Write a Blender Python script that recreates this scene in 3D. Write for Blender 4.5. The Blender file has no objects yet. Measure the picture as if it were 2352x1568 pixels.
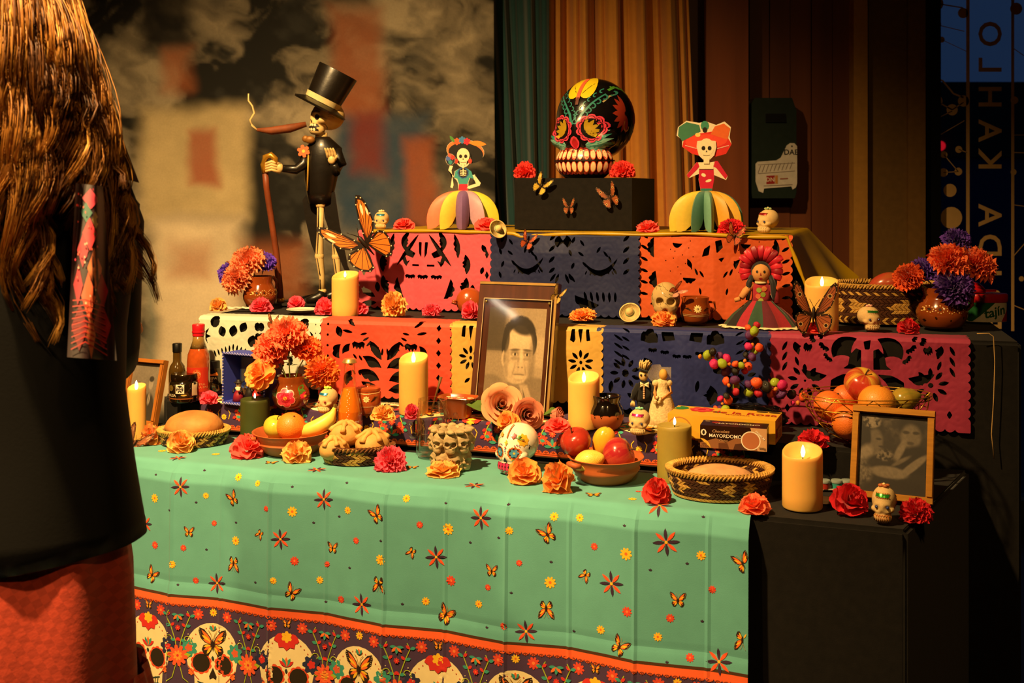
import bpy, bmesh, math, random
import numpy as np
from mathutils import Vector, Matrix, Euler, noise
from mathutils.bvhtree import BVHTree
from mathutils.geometry import tessellate_polygon

PI = math.pi
sin, cos = math.sin, math.cos
scene = bpy.context.scene
C = scene.collection

# ------------------------------------------------------------------ camera
FPX, CX, HY, CZ = 2600.0, 1176.0, 440.0, 1.37      # focal length in px, centre column, horizon row, eye height
cam_d = bpy.data.cameras.new('camera')
cam = bpy.data.objects.new('camera', cam_d)
C.objects.link(cam)
cam.location = (0, 0, CZ)
cam.rotation_euler = (PI / 2, 0, 0)
cam_d.sensor_width = 36.0
cam_d.lens = FPX / 2352 * 36.0
cam_d.shift_y = -(784 - HY) / 2352
cam_d.clip_start = 0.05
cam_d.dof.use_dof = True
cam_d.dof.focus_distance = 2.6
cam_d.dof.aperture_fstop = 7.1
scene.camera = cam

# ------------------------------------------------------------------ light
scene.view_settings.view_transform = 'Standard'
scene.view_settings.look = 'None'
scene.view_settings.gamma = 1.0
scene.view_settings.use_curve_mapping = False
scene.view_settings.exposure = 0.0
scene.cycles.use_denoising = True
scene.cycles.max_bounces = 8
scene.cycles.transparent_max_bounces = 12
scene.cycles.sample_clamp_indirect = 4.0
scene.cycles.caustics_reflective = False
scene.cycles.caustics_refractive = False

world = bpy.data.worlds.new('dusk')
scene.world = world
world.use_nodes = True
bg = world.node_tree.nodes['Background']
bg.inputs[0].default_value = (0.12, 0.26, 0.62, 1)
bg.inputs[1].default_value = 0.085

def spot(name, loc, target, energy, color, size_deg, blend, radius):
    d = bpy.data.lights.new(name, 'SPOT')
    d.energy = energy; d.color = color
    d.spot_size = math.radians(size_deg); d.spot_blend = blend
    d.shadow_soft_size = radius
    o = bpy.data.objects.new(name, d); C.objects.link(o)
    o.location = loc
    o.rotation_euler = (Vector(target) - Vector(loc)).to_track_quat('-Z', 'Y').to_euler()
    return o
WARM = (1.0, 0.63, 0.25)
WARM2 = (1.0, 0.55, 0.18)
spot('ceiling_spot', (-1.0, 1.25, 3.2), (-0.50, 2.75, 0.85), 830, WARM, 84, 1.0, 0.05)
spot('fill_spot', (0.5, -0.4, 3.1), (0.0, 2.9, 0.8), 60, WARM2, 70, 1.0, 0.10)  # added fill lamp for the centre and right of the altar
spot('hair_spot', (-1.75, 0.15, 3.1), (-0.82, 1.7, 1.25), 250, WARM, 34, 0.8, 0.06)  # extra lamp added to brighten the visitor's hair and back
# ------------------------------------------------------------------ projection of measured pixels onto real planes
def on(px, py, z):
    D = FPX * (CZ - z) / (py - HY)
    return Vector(((px - CX) / FPX * D, D, z))
def at(px, py, D):
    return Vector(((px - CX) / FPX * D, D, CZ - (py - HY) / FPX * D))
def px2m(n, D): return n * D / FPX

Z0, Z1, Z2, Z3 = 0.75, 0.83, 1.036, 1.257
TA = on(322, 1050, Z0); TB = on(1723, 1184, Z0)
TU = Vector((TB.x - TA.x, TB.y - TA.y, 0)).normalized()
TV = Vector((-TU.y, TU.x, 0))
def tp(s, v, z): return Vector((TA.x, TA.y, 0)) + TU * s + TV * v + Vector((0, 0, z))
def ts(p):
    r = p - TA
    return r.dot(TU), r.dot(TV)
A2 = on(460, 727, Z2); B2 = on(2225, 782, Z2)
U2 = Vector((B2.x - A2.x, B2.y - A2.y, 0)).normalized(); V2 = Vector((-U2.y, U2.x, 0))
L2 = (B2 - A2).length
def p2(s, v, z): return Vector((A2.x, A2.y, 0)) + U2 * s + V2 * v + Vector((0, 0, z))
A3 = at(850, 0, 3.22); A3.z = Z3
U3 = TU.copy(); V3 = TV.copy()
L3 = 1.1406
B3 = A3 + U3 * L3
def p3(s, v, z): return Vector((A3.x, A3.y, 0)) + U3 * s + V3 * v + Vector((0, 0, z))
def onplane(px, py, A, V):
    """the ray through a pixel meets the vertical plane through A with normal V"""
    d = Vector(((px - CX) / FPX, 1, -(py - HY) / FPX)); o = Vector((0, 0, CZ))
    t = (A - o).dot(V) / d.dot(V)
    return o + d * t

# ------------------------------------------------------------------ colours and materials
def lin(c):
    if isinstance(c, str):
        c = c.lstrip('#'); c = [int(c[i:i + 2], 16) / 255 for i in (0, 2, 4)]
    return tuple(x / 12.92 if x <= 0.04045 else ((x + 0.055) / 1.055) ** 2.4 for x in c[:3])
MATS = {}
def mat(name, color=None, rough=0.6, metal=0.0, var=0.12, scale=40.0, bump=0.0, bscale=None, attr=False, sss=0.0,
        trans=0.0, emit=0.0, coat=0.0, spec=0.5, sheen=0.0, sscol=None, translucent=0.0, alpha=1.0, stretch=None, ior=1.45):
    if name in MATS: return MATS[name]
    m = bpy.data.materials.new(name); m.use_nodes = True
    nt = m.node_tree; N = nt.nodes; L = nt.links
    b = N['Principled BSDF']
    tc = N.new('ShaderNodeTexCoord')
    src = tc.outputs['Object']
    if stretch:
        mp = N.new('ShaderNodeMapping'); mp.inputs['Scale'].default_value = stretch
        L.new(src, mp.inputs[0]); src = mp.outputs[0]
    nz = N.new('ShaderNodeTexNoise'); nz.inputs['Scale'].default_value = scale; nz.inputs['Detail'].default_value = 5
    L.new(src, nz.inputs['Vector'])
    mx = N.new('ShaderNodeMix'); mx.data_type = 'RGBA'; mx.blend_type = 'MULTIPLY'
    mx.inputs['Factor'].default_value = 1.0
    rp = N.new('ShaderNodeMapRange')
    rp.inputs['From Min'].default_value = 0.25; rp.inputs['From Max'].default_value = 0.75
    rp.inputs['To Min'].default_value = 1 - var; rp.inputs['To Max'].default_value = 1 + var
    L.new(nz.outputs['Fac'], rp.inputs['Value'])
    cr = N.new('ShaderNodeCombineColor')
    for i in range(3): L.new(rp.outputs[0], cr.inputs[i])
    if attr:
        a = N.new('ShaderNodeAttribute'); a.attribute_name = 'Col'
        L.new(a.outputs['Color'], mx.inputs['A'])
    else:
        c = lin(color); mx.inputs['A'].default_value = (*c, 1)
    L.new(cr.outputs[0], mx.inputs['B'])
    L.new(mx.outputs['Result'], b.inputs['Base Color'])
    b.inputs['Roughness'].default_value = rough
    b.inputs['Metallic'].default_value = metal
    b.inputs['Specular IOR Level'].default_value = spec
    b.inputs['IOR'].default_value = ior
    b.inputs['Coat Weight'].default_value = coat; b.inputs['Coat Roughness'].default_value = 0.12
    b.inputs['Sheen Weight'].default_value = sheen
    b.inputs['Transmission Weight'].default_value = trans
    if sss:
        b.inputs['Subsurface Weight'].default_value = sss
        b.inputs['Subsurface Radius'].default_value = sscol or (1.0, 0.5, 0.2)
        b.inputs['Subsurface Scale'].default_value = 0.012
    if emit:
        b.inputs['Emission Color'].default_value = (*lin(color), 1)
        b.inputs['Emission Strength'].default_value = emit
    if bump:
        nb = N.new('ShaderNodeTexNoise'); nb.inputs['Scale'].default_value = bscale or scale * 3; nb.inputs['Detail'].default_value = 4
        L.new(src, nb.inputs['Vector'])
        bp = N.new('ShaderNodeBump'); bp.inputs['Strength'].default_value = bump; bp.inputs['Distance'].default_value = 0.002
        L.new(nb.outputs['Fac'], bp.inputs['Height']); L.new(bp.outputs[0], b.inputs['Normal'])
    out = N['Material Output']
    if translucent:
        tr = N.new('ShaderNodeBsdfTranslucent'); L.new(mx.outputs['Result'], tr.inputs['Color'])
        ms = N.new('ShaderNodeMixShader'); ms.inputs[0].default_value = translucent
        L.new(b.outputs[0], ms.inputs[1]); L.new(tr.outputs[0], ms.inputs[2]); L.new(ms.outputs[0], out.inputs[0])
    if alpha < 1: b.inputs['Alpha'].default_value = alpha
    MATS[name] = m
    return m

# ------------------------------------------------------------------ mesh building
class MB:
    def __init__(s): s.v = []; s.f = []; s.c = []
    def add(s, V, F, col=None, xf=None):
        o = len(s.v)
        c = lin(col) if isinstance(col, str) else col
        if xf is not None: s.v.extend([tuple(xf @ Vector(p)) for p in V])
        else: s.v.extend([tuple(p) for p in V])
        for q in F:
            s.f.append(tuple(i + o for i in q)); s.c.append(c)
        return s
    def box(s, c, d, col=None, rot=None, taper=1.0):
        x, y, z = d[0] / 2, d[1] / 2, d[2] / 2
        P = []
        for k in (-1, 1):
            t = taper if k > 0 else 1.0
            for (a, b) in ((-1, -1), (1, -1), (1, 1), (-1, 1)):
                P.append(Vector((a * x * t, b * y * t, k * z)))
        if rot is not None: P = [rot @ p for p in P]
        P = [p + Vector(c) for p in P]
        return s.add(P, [(3, 2, 1, 0), (4, 5, 6, 7), (0, 1, 5, 4), (1, 2, 6, 5), (2, 3, 7, 6), (3, 0, 4, 7)], col)
    def lathe(s, prof, seg=32, c=(0, 0, 0), col=None, sx=1.0, sy=1.0, cols=None, xf=None):
        V = []; F = []; FC = []
        n = len(prof)
        for (r, z) in prof:
            for k in range(seg):
                a = 2 * PI * k / seg
                V.append(Vector((c[0] + r * sx * cos(a), c[1] + r * sy * sin(a), c[2] + z)))
        o = len(s.v)
        if xf is not None: V = [xf @ p for p in V]
        s.v.extend([tuple(p) for p in V])
        for i in range(n - 1):
            cc = (cols[i] if cols else col); cc = lin(cc) if isinstance(cc, str) else cc
            for k in range(seg):
                k2 = (k + 1) % seg
                s.f.append((o + i * seg + k, o + i * seg + k2, o + (i + 1) * seg + k2, o + (i + 1) * seg + k)); s.c.append(cc)
        cc = (cols[0] if cols else col); cc = lin(cc) if isinstance(cc, str) else cc
        if prof[0][0] > 1e-5: s.f.append(tuple(o + k for k in reversed(range(seg)))); s.c.append(cc)
        cc = (cols[-1] if cols else col); cc = lin(cc) if isinstance(cc, str) else cc
        if prof[-1][0] > 1e-5: s.f.append(tuple(o + (n - 1) * seg + k for k in range(seg))); s.c.append(cc)
        return s
    def tube(s, pts, rad, seg=8, col=None, flat=1.0, up=None):
        pts = [Vector(p) for p in pts]; n = len(pts)
        if not hasattr(rad, '__len__'): rad = [rad] * n
        u0 = Vector(up) if up is not None else Vector((0.13, 0.31, 0.94))
        V = []; F = []
        for i, p in enumerate(pts):
            t = (pts[min(i + 1, n - 1)] - pts[max(i - 1, 0)])
            if t.length < 1e-9: t = Vector((0, 0, 1))
            t.normalize()
            a = t.cross(u0)
            if a.length < 1e-4: a = t.cross(Vector((1, 0, 0)))
            a.normalize(); b = t.cross(a)
            for k in range(seg):
                g = 2 * PI * k / seg
                V.append(p + a * (cos(g) * rad[i]) + b * (sin(g) * rad[i] * flat))
        for i in range(n - 1):
            for k in range(seg):
                k2 = (k + 1) % seg
                F.append((i * seg + k, i * seg + k2, (i + 1) * seg + k2, (i + 1) * seg + k))
        F.append(tuple(range(seg - 1, -1, -1))); F.append(tuple((n - 1) * seg + k for k in range(seg)))
        return s.add(V, F, col)
    def ball(s, c, r, col=None, seg=16, rings=10, rot=None, fn=None):
        if not hasattr(r, '__len__'): r = (r, r, r)
        V = []; F = []
        for i in range(rings + 1):
            th = PI * i / rings
            for k in range(seg):
                a = 2 * PI * k / seg
                p = Vector((sin(th) * cos(a), sin(th) * sin(a), cos(th)))
                if fn: p = fn(p)
                p = Vector((p.x * r[0], p.y * r[1], p.z * r[2]))
                if rot is not None: p = rot @ p
                V.append(p + Vector(c))
        for i in range(rings):
            for k in range(seg):
                k2 = (k + 1) % seg
                F.append((i * seg + k, (i + 1) * seg + k, (i + 1) * seg + k2, i * seg + k2))
        return s.add(V, F, col)
    def grid(s, fn, nu, nv, col=None, closed=False):
        o = len(s.v); c = lin(col) if isinstance(col, str) else col
        for j in range(nv + 1):
            for i in range(nu + (0 if closed else 1)):
                s.v.append(tuple(fn(i / nu, j / nv)))
        w = nu if closed else nu + 1
        for j in range(nv):
            for i in range(nu):
                i2 = (i + 1) % w
                s.f.append((o + j * w + i, o + j * w + i2, o + (j + 1) * w + i2, o + (j + 1) * w + i)); s.c.append(c)
        return s
    def slab(s, poly, y0, y1, col=None, xf=None, side=None):
        """a flat outline (x, z) given thickness along y"""
        n = len(poly)
        V = [Vector((p[0], y0, p[1])) for p in poly] + [Vector((p[0], y1, p[1])) for p in poly]
        tri = tessellate_polygon([[Vector((p[0], p[1], 0)) for p in poly]])
        F = [t for t in tri] + [tuple(i + n for i in reversed(t)) for t in tri]
        s.add(V, F, col, xf)
        s.add(V, [(i, (i + 1) % n, n + (i + 1) % n, n + i) for i in range(n)], side or col, xf)
        return s
    def prism(s, poly, z0, z1, col=None):
        n = len(poly)
        V = [Vector((p[0], p[1], z0)) for p in poly] + [Vector((p[0], p[1], z1)) for p in poly]
        F = [tuple(range(n - 1, -1, -1)), tuple(range(n, 2 * n))] + [(i, (i + 1) % n, n + (i + 1) % n, n + i) for i in range(n)]
        return s.add(V, F, col)
    def xform(s, M):
        s.v = [tuple(M @ Vector(p)) for p in s.v]; return s
    def ground(s):
        z = min(p[2] for p in s.v); s.v = [(p[0], p[1], p[2] - z) for p in s.v]; return s
    def mesh(s, name, smooth=True, sharp=40):
        me = bpy.data.meshes.new(name)
        me.from_pydata(s.v, [], s.f)
        if any(c is not None for c in s.c):
            ca = me.color_attributes.new('Col', 'FLOAT_COLOR', 'CORNER')
            tot = [len(f) for f in s.f]
            cols = np.array([(c if c is not None else (.5, .5, .5)) for c in s.c], dtype=np.float32)
            cc = np.repeat(cols, tot, axis=0)
            cc = np.concatenate([cc, np.ones((len(cc), 1), np.float32)], axis=1)
            ca.data.foreach_set('color', cc.ravel())
        if smooth:
            me.polygons.foreach_set('use_smooth', [True] * len(me.polygons))
            me.update()
            if sharp < 180: me.set_sharp_from_angle(angle=math.radians(sharp))
        me.validate(clean_customdata=False)
        return me
    def build(s, name, m, parent=None, smooth=True, sharp=40, loc=None, rot=None):
        o = bpy.data.objects.new(name, s.mesh(name, smooth, sharp))
        o.data.materials.append(m)
        C.objects.link(o)
        if parent is not None: o.parent = parent
        if loc is not None: o.location = loc
        if rot is not None: o.rotation_euler = rot
        return o
    def bvh(s): return BVHTree.FromPolygons([Vector(p) for p in s.v], s.f)

def vgrid(name, fn, colfn, nu, nv, m, parent=None, loc=None, rot=None):
    """a surface whose flat print is given per vertex: fn(u,v)->xyz, colfn(U,V arrays)->(n,3) linear"""
    U, V = np.meshgrid(np.linspace(0, 1, nu + 1), np.linspace(0, 1, nv + 1))
    P = [tuple(fn(u, v)) for u, v in zip(U.ravel(), V.ravel())]
    F = [(j * (nu + 1) + i, j * (nu + 1) + i + 1, (j + 1) * (nu + 1) + i + 1, (j + 1) * (nu + 1) + i) for j in range(nv) for i in range(nu)]
    me = bpy.data.meshes.new(name); me.from_pydata(P, [], F)
    ca = me.color_attributes.new('Col', 'FLOAT_COLOR', 'POINT')
    c = np.clip(colfn(U.ravel(), V.ravel()), 0, 1).astype(np.float32)
    ca.data.foreach_set('color', np.concatenate([c, np.ones((len(c), 1), np.float32)], 1).ravel())
    me.polygons.foreach_set('use_smooth', [True] * len(me.polygons))
    o = bpy.data.objects.new(name, me); me.materials.append(m); C.objects.link(o)
    if parent is not None: o.parent = parent
    if loc is not None: o.location = loc
    if rot is not None: o.rotation_euler = rot
    return o

def thing(name, label, cat, loc=(0, 0, 0), rz=0.0, group=None):
    o = bpy.data.objects.new(name, None); C.objects.link(o)
    o.empty_display_size = 0.02
    o.location = loc; o.rotation_euler = (0, 0, rz)
    return tag(o, label, cat, group)
def tag(o, label, cat, group=None, kind=None):
    o['label'] = label; o['category'] = cat
    if group: o['group'] = group
    if kind: o['kind'] = kind
    return o
def struct(o):
    o['kind'] = 'structure'; return o

# ------------------------------------------------------------------ flat art: outlines with colours, laid on a surface
def ell(cx, cy, rx, ry, n=14, rot=0.0, a0=0.0, a1=2 * PI):
    P = []
    full = abs(a1 - a0 - 2 * PI) < 1e-6
    for i in range(n if full else n + 1):
        a = a0 + (a1 - a0) * i / n
        x, y = rx * cos(a), ry * sin(a)
        P.append((cx + x * cos(rot) - y * sin(rot), cy + x * sin(rot) + y * cos(rot)))
    return P
def leaf(cx, cy, L, w, rot, n=6, base=0.0):
    """pointed petal that starts at distance base from (cx,cy) along rot"""
    P = []
    for i in range(n + 1):
        t = i / n; P.append((base + L * t, w * sin(PI * t) ** 0.8 if 0 < t < 1 else 0))
    for i in range(n - 1, 0, -1):
        t = i / n; P.append((base + L * t, -w * sin(PI * t) ** 0.8))
    return [(cx + x * cos(rot) - y * sin(rot), cy + x * sin(rot) + y * cos(rot)) for x, y in P]
def daisy(cx, cy, r, n=8, depth=0.72, rot=0.0, m=4):
    P = []
    for i in range(n * m):
        a = rot + 2 * PI * i / (n * m)
        P.append((cx + r * (depth + (1 - depth) * abs(sin(n * (a - rot) / 2)) ** 0.7) * cos(a), cy + r * (depth + (1 - depth) * abs(sin(n * (a - rot) / 2)) ** 0.7) * sin(a)))
    return P
def stroke(pts, w, w1=None):
    n = len(pts); L = []; R = []
    w1 = w if w1 is None else w1
    for i, p in enumerate(pts):
        a = pts[max(i - 1, 0)]; b = pts[min(i + 1, n - 1)]
        dx, dy = b[0] - a[0], b[1] - a[1]; l = math.hypot(dx, dy) or 1
        ww = (w + (w1 - w) * i / max(1, n - 1)) / 2
        L.append((p[0] - dy / l * ww, p[1] + dx / l * ww)); R.append((p[0] + dy / l * ww, p[1] - dx / l * ww))
    return L + R[::-1]
def curl(cx, cy, r, turns, rot, sgn=1, n=14):
    P = []
    for i in range(n + 1):
        t = i / n; a = rot + sgn * turns * 2 * PI * t
        P.append((cx + r * (1 - 0.8 * t) * cos(a), cy + r * (1 - 0.8 * t) * sin(a)))
    return P
def xf2(shapes, s=1.0, rot=0.0, dx=0.0, dy=0.0, sx=1.0):
    R = []
    for P, c in shapes:
        R.append(([(dx + s * (sx * x * cos(rot) - y * sin(rot)), dy + s * (sx * x * sin(rot) + y * cos(rot))) for x, y in P], c))
    return R
def tess(P, maxl):
    tri = tessellate_polygon([[Vector((x, y, 0)) for x, y in P]])
    pts = [tuple(p) for p in P]; out = []
    stack = [tuple(t) for t in tri]; cache = {}
    guard = 0
    while stack:
        t = stack.pop(); guard += 1
        e = [(math.dist(pts[t[i]], pts[t[(i + 1) % 3]]), i) for i in range(3)]
        l, i = max(e)
        if l <= maxl or guard > 6000: out.append(t); continue
        a, b, c = t[i], t[(i + 1) % 3], t[(i + 2) % 3]
        k = (min(a, b), max(a, b))
        if k not in cache:
            cache[k] = len(pts); pts.append(((pts[a][0] + pts[b][0]) / 2, (pts[a][1] + pts[b][1]) / 2))
        m = cache[k]; stack += [(a, m, c), (m, b, c)]
    return pts, out
def art(mb, shapes, fn, off=0.0004, step=0.00012, maxl=0.02, lay0=0):
    """fn(x, y, offset) -> xyz or None"""
    lay = lay0; last = None
    for i, (P, c) in enumerate(shapes):
        if len(P) < 3: continue
        if c != last: lay += 1; last = c
        pts, tri = tess(P, maxl)
        o = off + step * (min(lay, 80) + .24 * (i % 4))
        V = [fn(x, y, o) for x, y in pts]
        F = [t for t in tri if V[t[0]] is not None and V[t[1]] is not None and V[t[2]] is not None]
        V = [v if v is not None else Vector((0, 0, 0)) for v in V]
        used = sorted({i for t in F for i in t}); mp = {i: k for k, i in enumerate(used)}
        mb.add([V[i] for i in used], [tuple(mp[i] for i in t) for t in F], c)
    return mb
def proj(tree, origin, X, Y, D):
    """paint projected along D onto a body: returns fn for art()"""
    X = Vector(X); Y = Vector(Y); D = Vector(D).normalized(); origin = Vector(origin)
    def fn(x, y, off):
        h = tree.ray_cast(origin + X * x + Y * y, D)
        if h[0] is None: return None
        n = h[1]
        if n.dot(D) > 0: n = -n
        if n.dot(D) > -0.12: return None
        return h[0] + n * off
    return fn
def flat(o, X, Y):
    o = Vector(o); X = Vector(X); Y = Vector(Y); Nn = X.cross(Y).normalized()
    return lambda x, y, off: o + X * x + Y * y + Nn * off
_font_cache = {}
def text_shapes(txt, size, col, bold=0.0, shear=0.0, space=1.0):
    """lettering as triangles: list of (triangle, colour), centred on the origin"""
    k = (txt, round(bold, 4), shear, space)
    if k not in _font_cache:
        cu = bpy.data.curves.new('t', 'FONT'); cu.body = txt; cu.size = 1.0; cu.align_x = 'CENTER'; cu.align_y = 'CENTER'
        cu.offset = bold; cu.shear = shear; cu.space_character = space; cu.resolution_u = 3
        ob = bpy.data.objects.new('t', cu); C.objects.link(ob)
        dg = bpy.context.evaluated_depsgraph_get(); dg.update()
        me = ob.evaluated_get(dg).to_mesh()
        vs = [(v.co.x, v.co.y) for v in me.vertices]
        fs = [tuple(p.vertices) for p in me.polygons]
        ob.evaluated_get(dg).to_mesh_clear()
        bpy.data.objects.remove(ob); bpy.data.curves.remove(cu)
        _font_cache[k] = (vs, fs)
    vs, fs = _font_cache[k]
    return [([(vs[i][0] * size, vs[i][1] * size) for i in f], col) for f in fs]
# ------------------------------------------------------------------ numpy noise for painted surfaces
_rng = np.random.default_rng(7)
_lat = _rng.random((64, 64))
def vnoise(x, y):
    xi = np.floor(x).astype(int); yi = np.floor(y).astype(int)
    fx = x - xi; fy = y - yi
    fx = fx * fx * (3 - 2 * fx); fy = fy * fy * (3 - 2 * fy)
    a = _lat[xi % 64, yi % 64]; b = _lat[(xi + 1) % 64, yi % 64]; c = _lat[xi % 64, (yi + 1) % 64]; d = _lat[(xi + 1) % 64, (yi + 1) % 64]
    return (a * (1 - fx) + b * fx) * (1 - fy) + (c * (1 - fx) + d * fx) * fy
def fbm(x, y, o=5):
    r = 0; a = 0.5; t = 0
    for k in range(o):
        r = r + a * vnoise(x * 2 ** k + 7.3 * k, y * 2 ** k + 3.1 * k); t += a; a *= 0.55
    return r / t
def sstep(a, b, x):
    t = np.clip((x - a) / (b - a), 0, 1); return t * t * (3 - 2 * t)
def mixc(base, col, w):
    return base * (1 - w[:, None]) + np.array(lin(col) if isinstance(col, str) else col)[None, :] * w[:, None]
def nbox(x, y, x0, x1, y0, y1, soft):
    dx = np.maximum(np.maximum(x0 - x, x - x1), 0); dy = np.maximum(np.maximum(y0 - y, y - y1), 0)
    ins = np.minimum(np.minimum(x - x0, x1 - x), np.minimum(y - y0, y1 - y))
    d = np.where(ins > 0, ins, -np.hypot(dx, dy))
    return sstep(-soft, soft, d)
def nell(x, y, cx, cy, rx, ry, soft=0.2, rot=0.0):
    X = (x - cx) * cos(rot) + (y - cy) * sin(rot); Y = -(x - cx) * sin(rot) + (y - cy) * cos(rot)
    return 1 - sstep(1 - soft, 1 + soft, np.hypot(X / rx, Y / ry))

# ------------------------------------------------------------------ the room
FLOOR = mat('dark_floor', '#2a1d14', rough=0.35, var=0.25, scale=3)
WOOD = mat('dark_wood', '#6e3c22', rough=0.45, var=0.35, scale=9, stretch=(1, 1, 0.06), bump=0.1)
WOOD2 = mat('reddish_wood', '#8e4a26', rough=0.45, var=0.3, scale=12, stretch=(1, 1, 0.05), bump=0.1)
TRIMM = mat('ochre_trim', '#c08a3c', rough=0.5, var=0.1)
CEIL = mat('ceiling_paint', '#3a2c20', rough=0.9)
RX0, RX1, RY0, RY1, RH = -3.2, 3.4, -2.6, 4.62, 3.3
def slabbox(name, x0, x1, y0, y1, z0, z1, m, parent=None):
    o = MB().box(((x0 + x1) / 2, (y0 + y1) / 2, (z0 + z1) / 2), (x1 - x0, y1 - y0, z1 - z0)).build(name, m, parent, smooth=False)
    if parent is None: struct(o)
    return o
slabbox('floor', RX0, RX1, RY0, RY1 + 0.2, -0.1, 0, FLOOR)
slabbox('ceiling', RX0, RX1, RY0, RY1 + 0.2, RH, RH + 0.1, CEIL)
slabbox('wall_left', RX0 - 0.1, RX0, RY0, RY1 + 0.2, 0, RH, WOOD)
slabbox('wall_right', RX1, RX1 + 0.1, RY0, RY1 + 0.2, 0, RH, WOOD)
slabbox('wall_front', RX0, RX1, RY0 - 0.1, RY0, 0, RH, WOOD)
def bx(px, D): return (px - CX) / FPX * D
WX0 = bx(2146, 4.62)
wb = slabbox('wall_back', RX0, WX0 - 0.05, RY1, RY1 + 0.15, 0, RH, WOOD)
wp = thing('wall_panels', 'vertical reddish wood panels beside the ochre curtain', 'wall panel'); wp['kind'] = 'structure'
slabbox('panel', bx(1622, 4.42), bx(1719, 4.42), 4.42, 4.618, 0, RH, WOOD2, wp)
_e = [1722, 1768, 1815, 1864, 1912, 1958]
for i in range(5):
    slabbox('panel', bx(_e[i], 4.56), bx(_e[i + 1], 4.56) - 0.003, 4.56 - 0.006 * (i % 2), 4.618, 0, RH, WOOD, wp)
t1 = slabbox('trim_1', bx(1961, 4.5), bx(1993, 4.5), 4.5, 4.618, 0, RH, TRIMM)
t2 = slabbox('trim_2', bx(1995, 4.55), bx(2084, 4.55), 4.55, 4.618, 0, RH, mat('olive_trim', '#7a5a2c', rough=0.5))
t3 = slabbox('trim_3', bx(2086, 4.53), bx(2126, 4.53), 4.53, 4.618, 0, RH, mat('olive_trim2', '#85602e', rough=0.5))
# window with mirrored gold lettering
win = thing('window_1', 'dark window with mirrored gold lettering and dot pattern', 'window'); win['kind'] = 'structure'
FRM = mat('window_frame', '#0a0b0c', rough=0.4)
slabbox('window_frame', WX0 - 0.045, WX0 + 0.012, 4.58, 4.70, 0, RH, FRM, win)
slabbox('window_frame', RX1 - 0.05, RX1, 4.58, 4.70, 0, RH, FRM, win)
slabbox('window_frame', WX0, RX1, 4.58, 4.70, 0, 0.12, FRM, win)
slabbox('window_frame', WX0, RX1, 4.58, 4.70, RH - 0.1, RH, FRM, win)
def glassmat():
    m = bpy.data.materials.new('window_glass'); m.use_nodes = True
    nt = m.node_tree; N = nt.nodes; N.clear()
    o = N.new('ShaderNodeOutputMaterial'); t = N.new('ShaderNodeBsdfTransparent'); g = N.new('ShaderNodeBsdfGlossy')
    g.inputs['Roughness'].default_value = 0.02; t.inputs[0].default_value = (.85, .9, .95, 1)
    f = N.new('ShaderNodeFresnel'); f.inputs['IOR'].default_value = 1.45; mx = N.new('ShaderNodeMixShader')
    nt.links.new(f.outputs[0], mx.inputs[0]); nt.links.new(t.outputs[0], mx.inputs[1]); nt.links.new(g.outputs[0], mx.inputs[2])
    nt.links.new(mx.outputs[0], o.inputs[0]); return m
GLASS = glassmat()
slabbox('pane', WX0 + 0.005, RX1 - 0.04, 4.636, 4.642, 0.1, RH - 0.08, GLASS, win)
VIN = mat('gold_vinyl', '#f0c078', rough=0.5, var=0.05)
DW = 4.632
vm = MB()
def wfn(x, y, off):                      # x, y in window pixels of the photograph, measured on the pane
    return Vector((bx(x, DW), DW - off, CZ - (y - HY) / FPX * DW))
def vart(sh): art(vm, sh, wfn, 0.0003, 0.00002, 9999)
G1 = '#f0c078'
vart([(stroke([(2223, -400), (2223, 760)], 8), G1), (stroke([(2326, -400), (2326, 760)], 7), G1)])
for (x, y, r) in [(2150, 8, 17), (2212, 30, 12), (2148, 56, 14), (2163, 91, 7), (2148, 127, 4), (2144, 165, 10), (2140, 190, 13), (2150, 232, 15), (2187, 252, 13),
                  (2213, 232, 13), (2152, 272, 7), (2168, 355, 8), (2202, 343, 8), (2167, 396, 10), (2201, 394, 9), (2182, 437, 15), (2185, 500, 25), (2330, 230, 9), (2334, 20, 14), (2328, 395, 7), (2346, 640, 6)]:
    vart([(ell(x, y, r, r, 20), G1)])
for (a, b, w) in [((2150, 8), (2212, 18), 3), ((2148, 56), (2215, 72), 2), ((2163, 91), (2220, 118), 1.5), ((2144, 180), (2165, 185), 4), ((2165, 185), (2190, 215), 4), ((2190, 215), (2213, 224), 4), ((2150, 232), (2187, 252), 3),
                  ((2187, 252), (2213, 235), 2.5), ((2152, 272), (2187, 255), 2), ((2150, 315), (2215, 277), 1.5), ((2168, 355), (2201, 394), 2), ((2167, 396), (2201, 394), 1.5), ((2202, 343), (2221, 350), 2),
                  ((2326, 110), (2352, 128), 2), ((2326, 310), (2400, 310), 1.5), ((2326, 350), (2400, 352), 2), ((2326, 470), (2400, 480), 1.5), ((2326, 590), (2370, 540), 2), ((2326, 700), (2400, 730), 2)]:
    vart([(stroke([a, b], w), G1)])
for ch, y in (('O', 78), ('L', 151), ('H', 222), ('A', 300), ('K', 367), ('A', 494), ('D', 564), ('I', 627), ('R', 679), ('F', 742)):
    sh = text_shapes(ch, 74, G1, bold=0.015)
    vart([([(2271 + yy, y - xx) for xx, yy in P], c) for P, c in sh])
vm.build('lettering', VIN, win, smooth=False)
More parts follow.
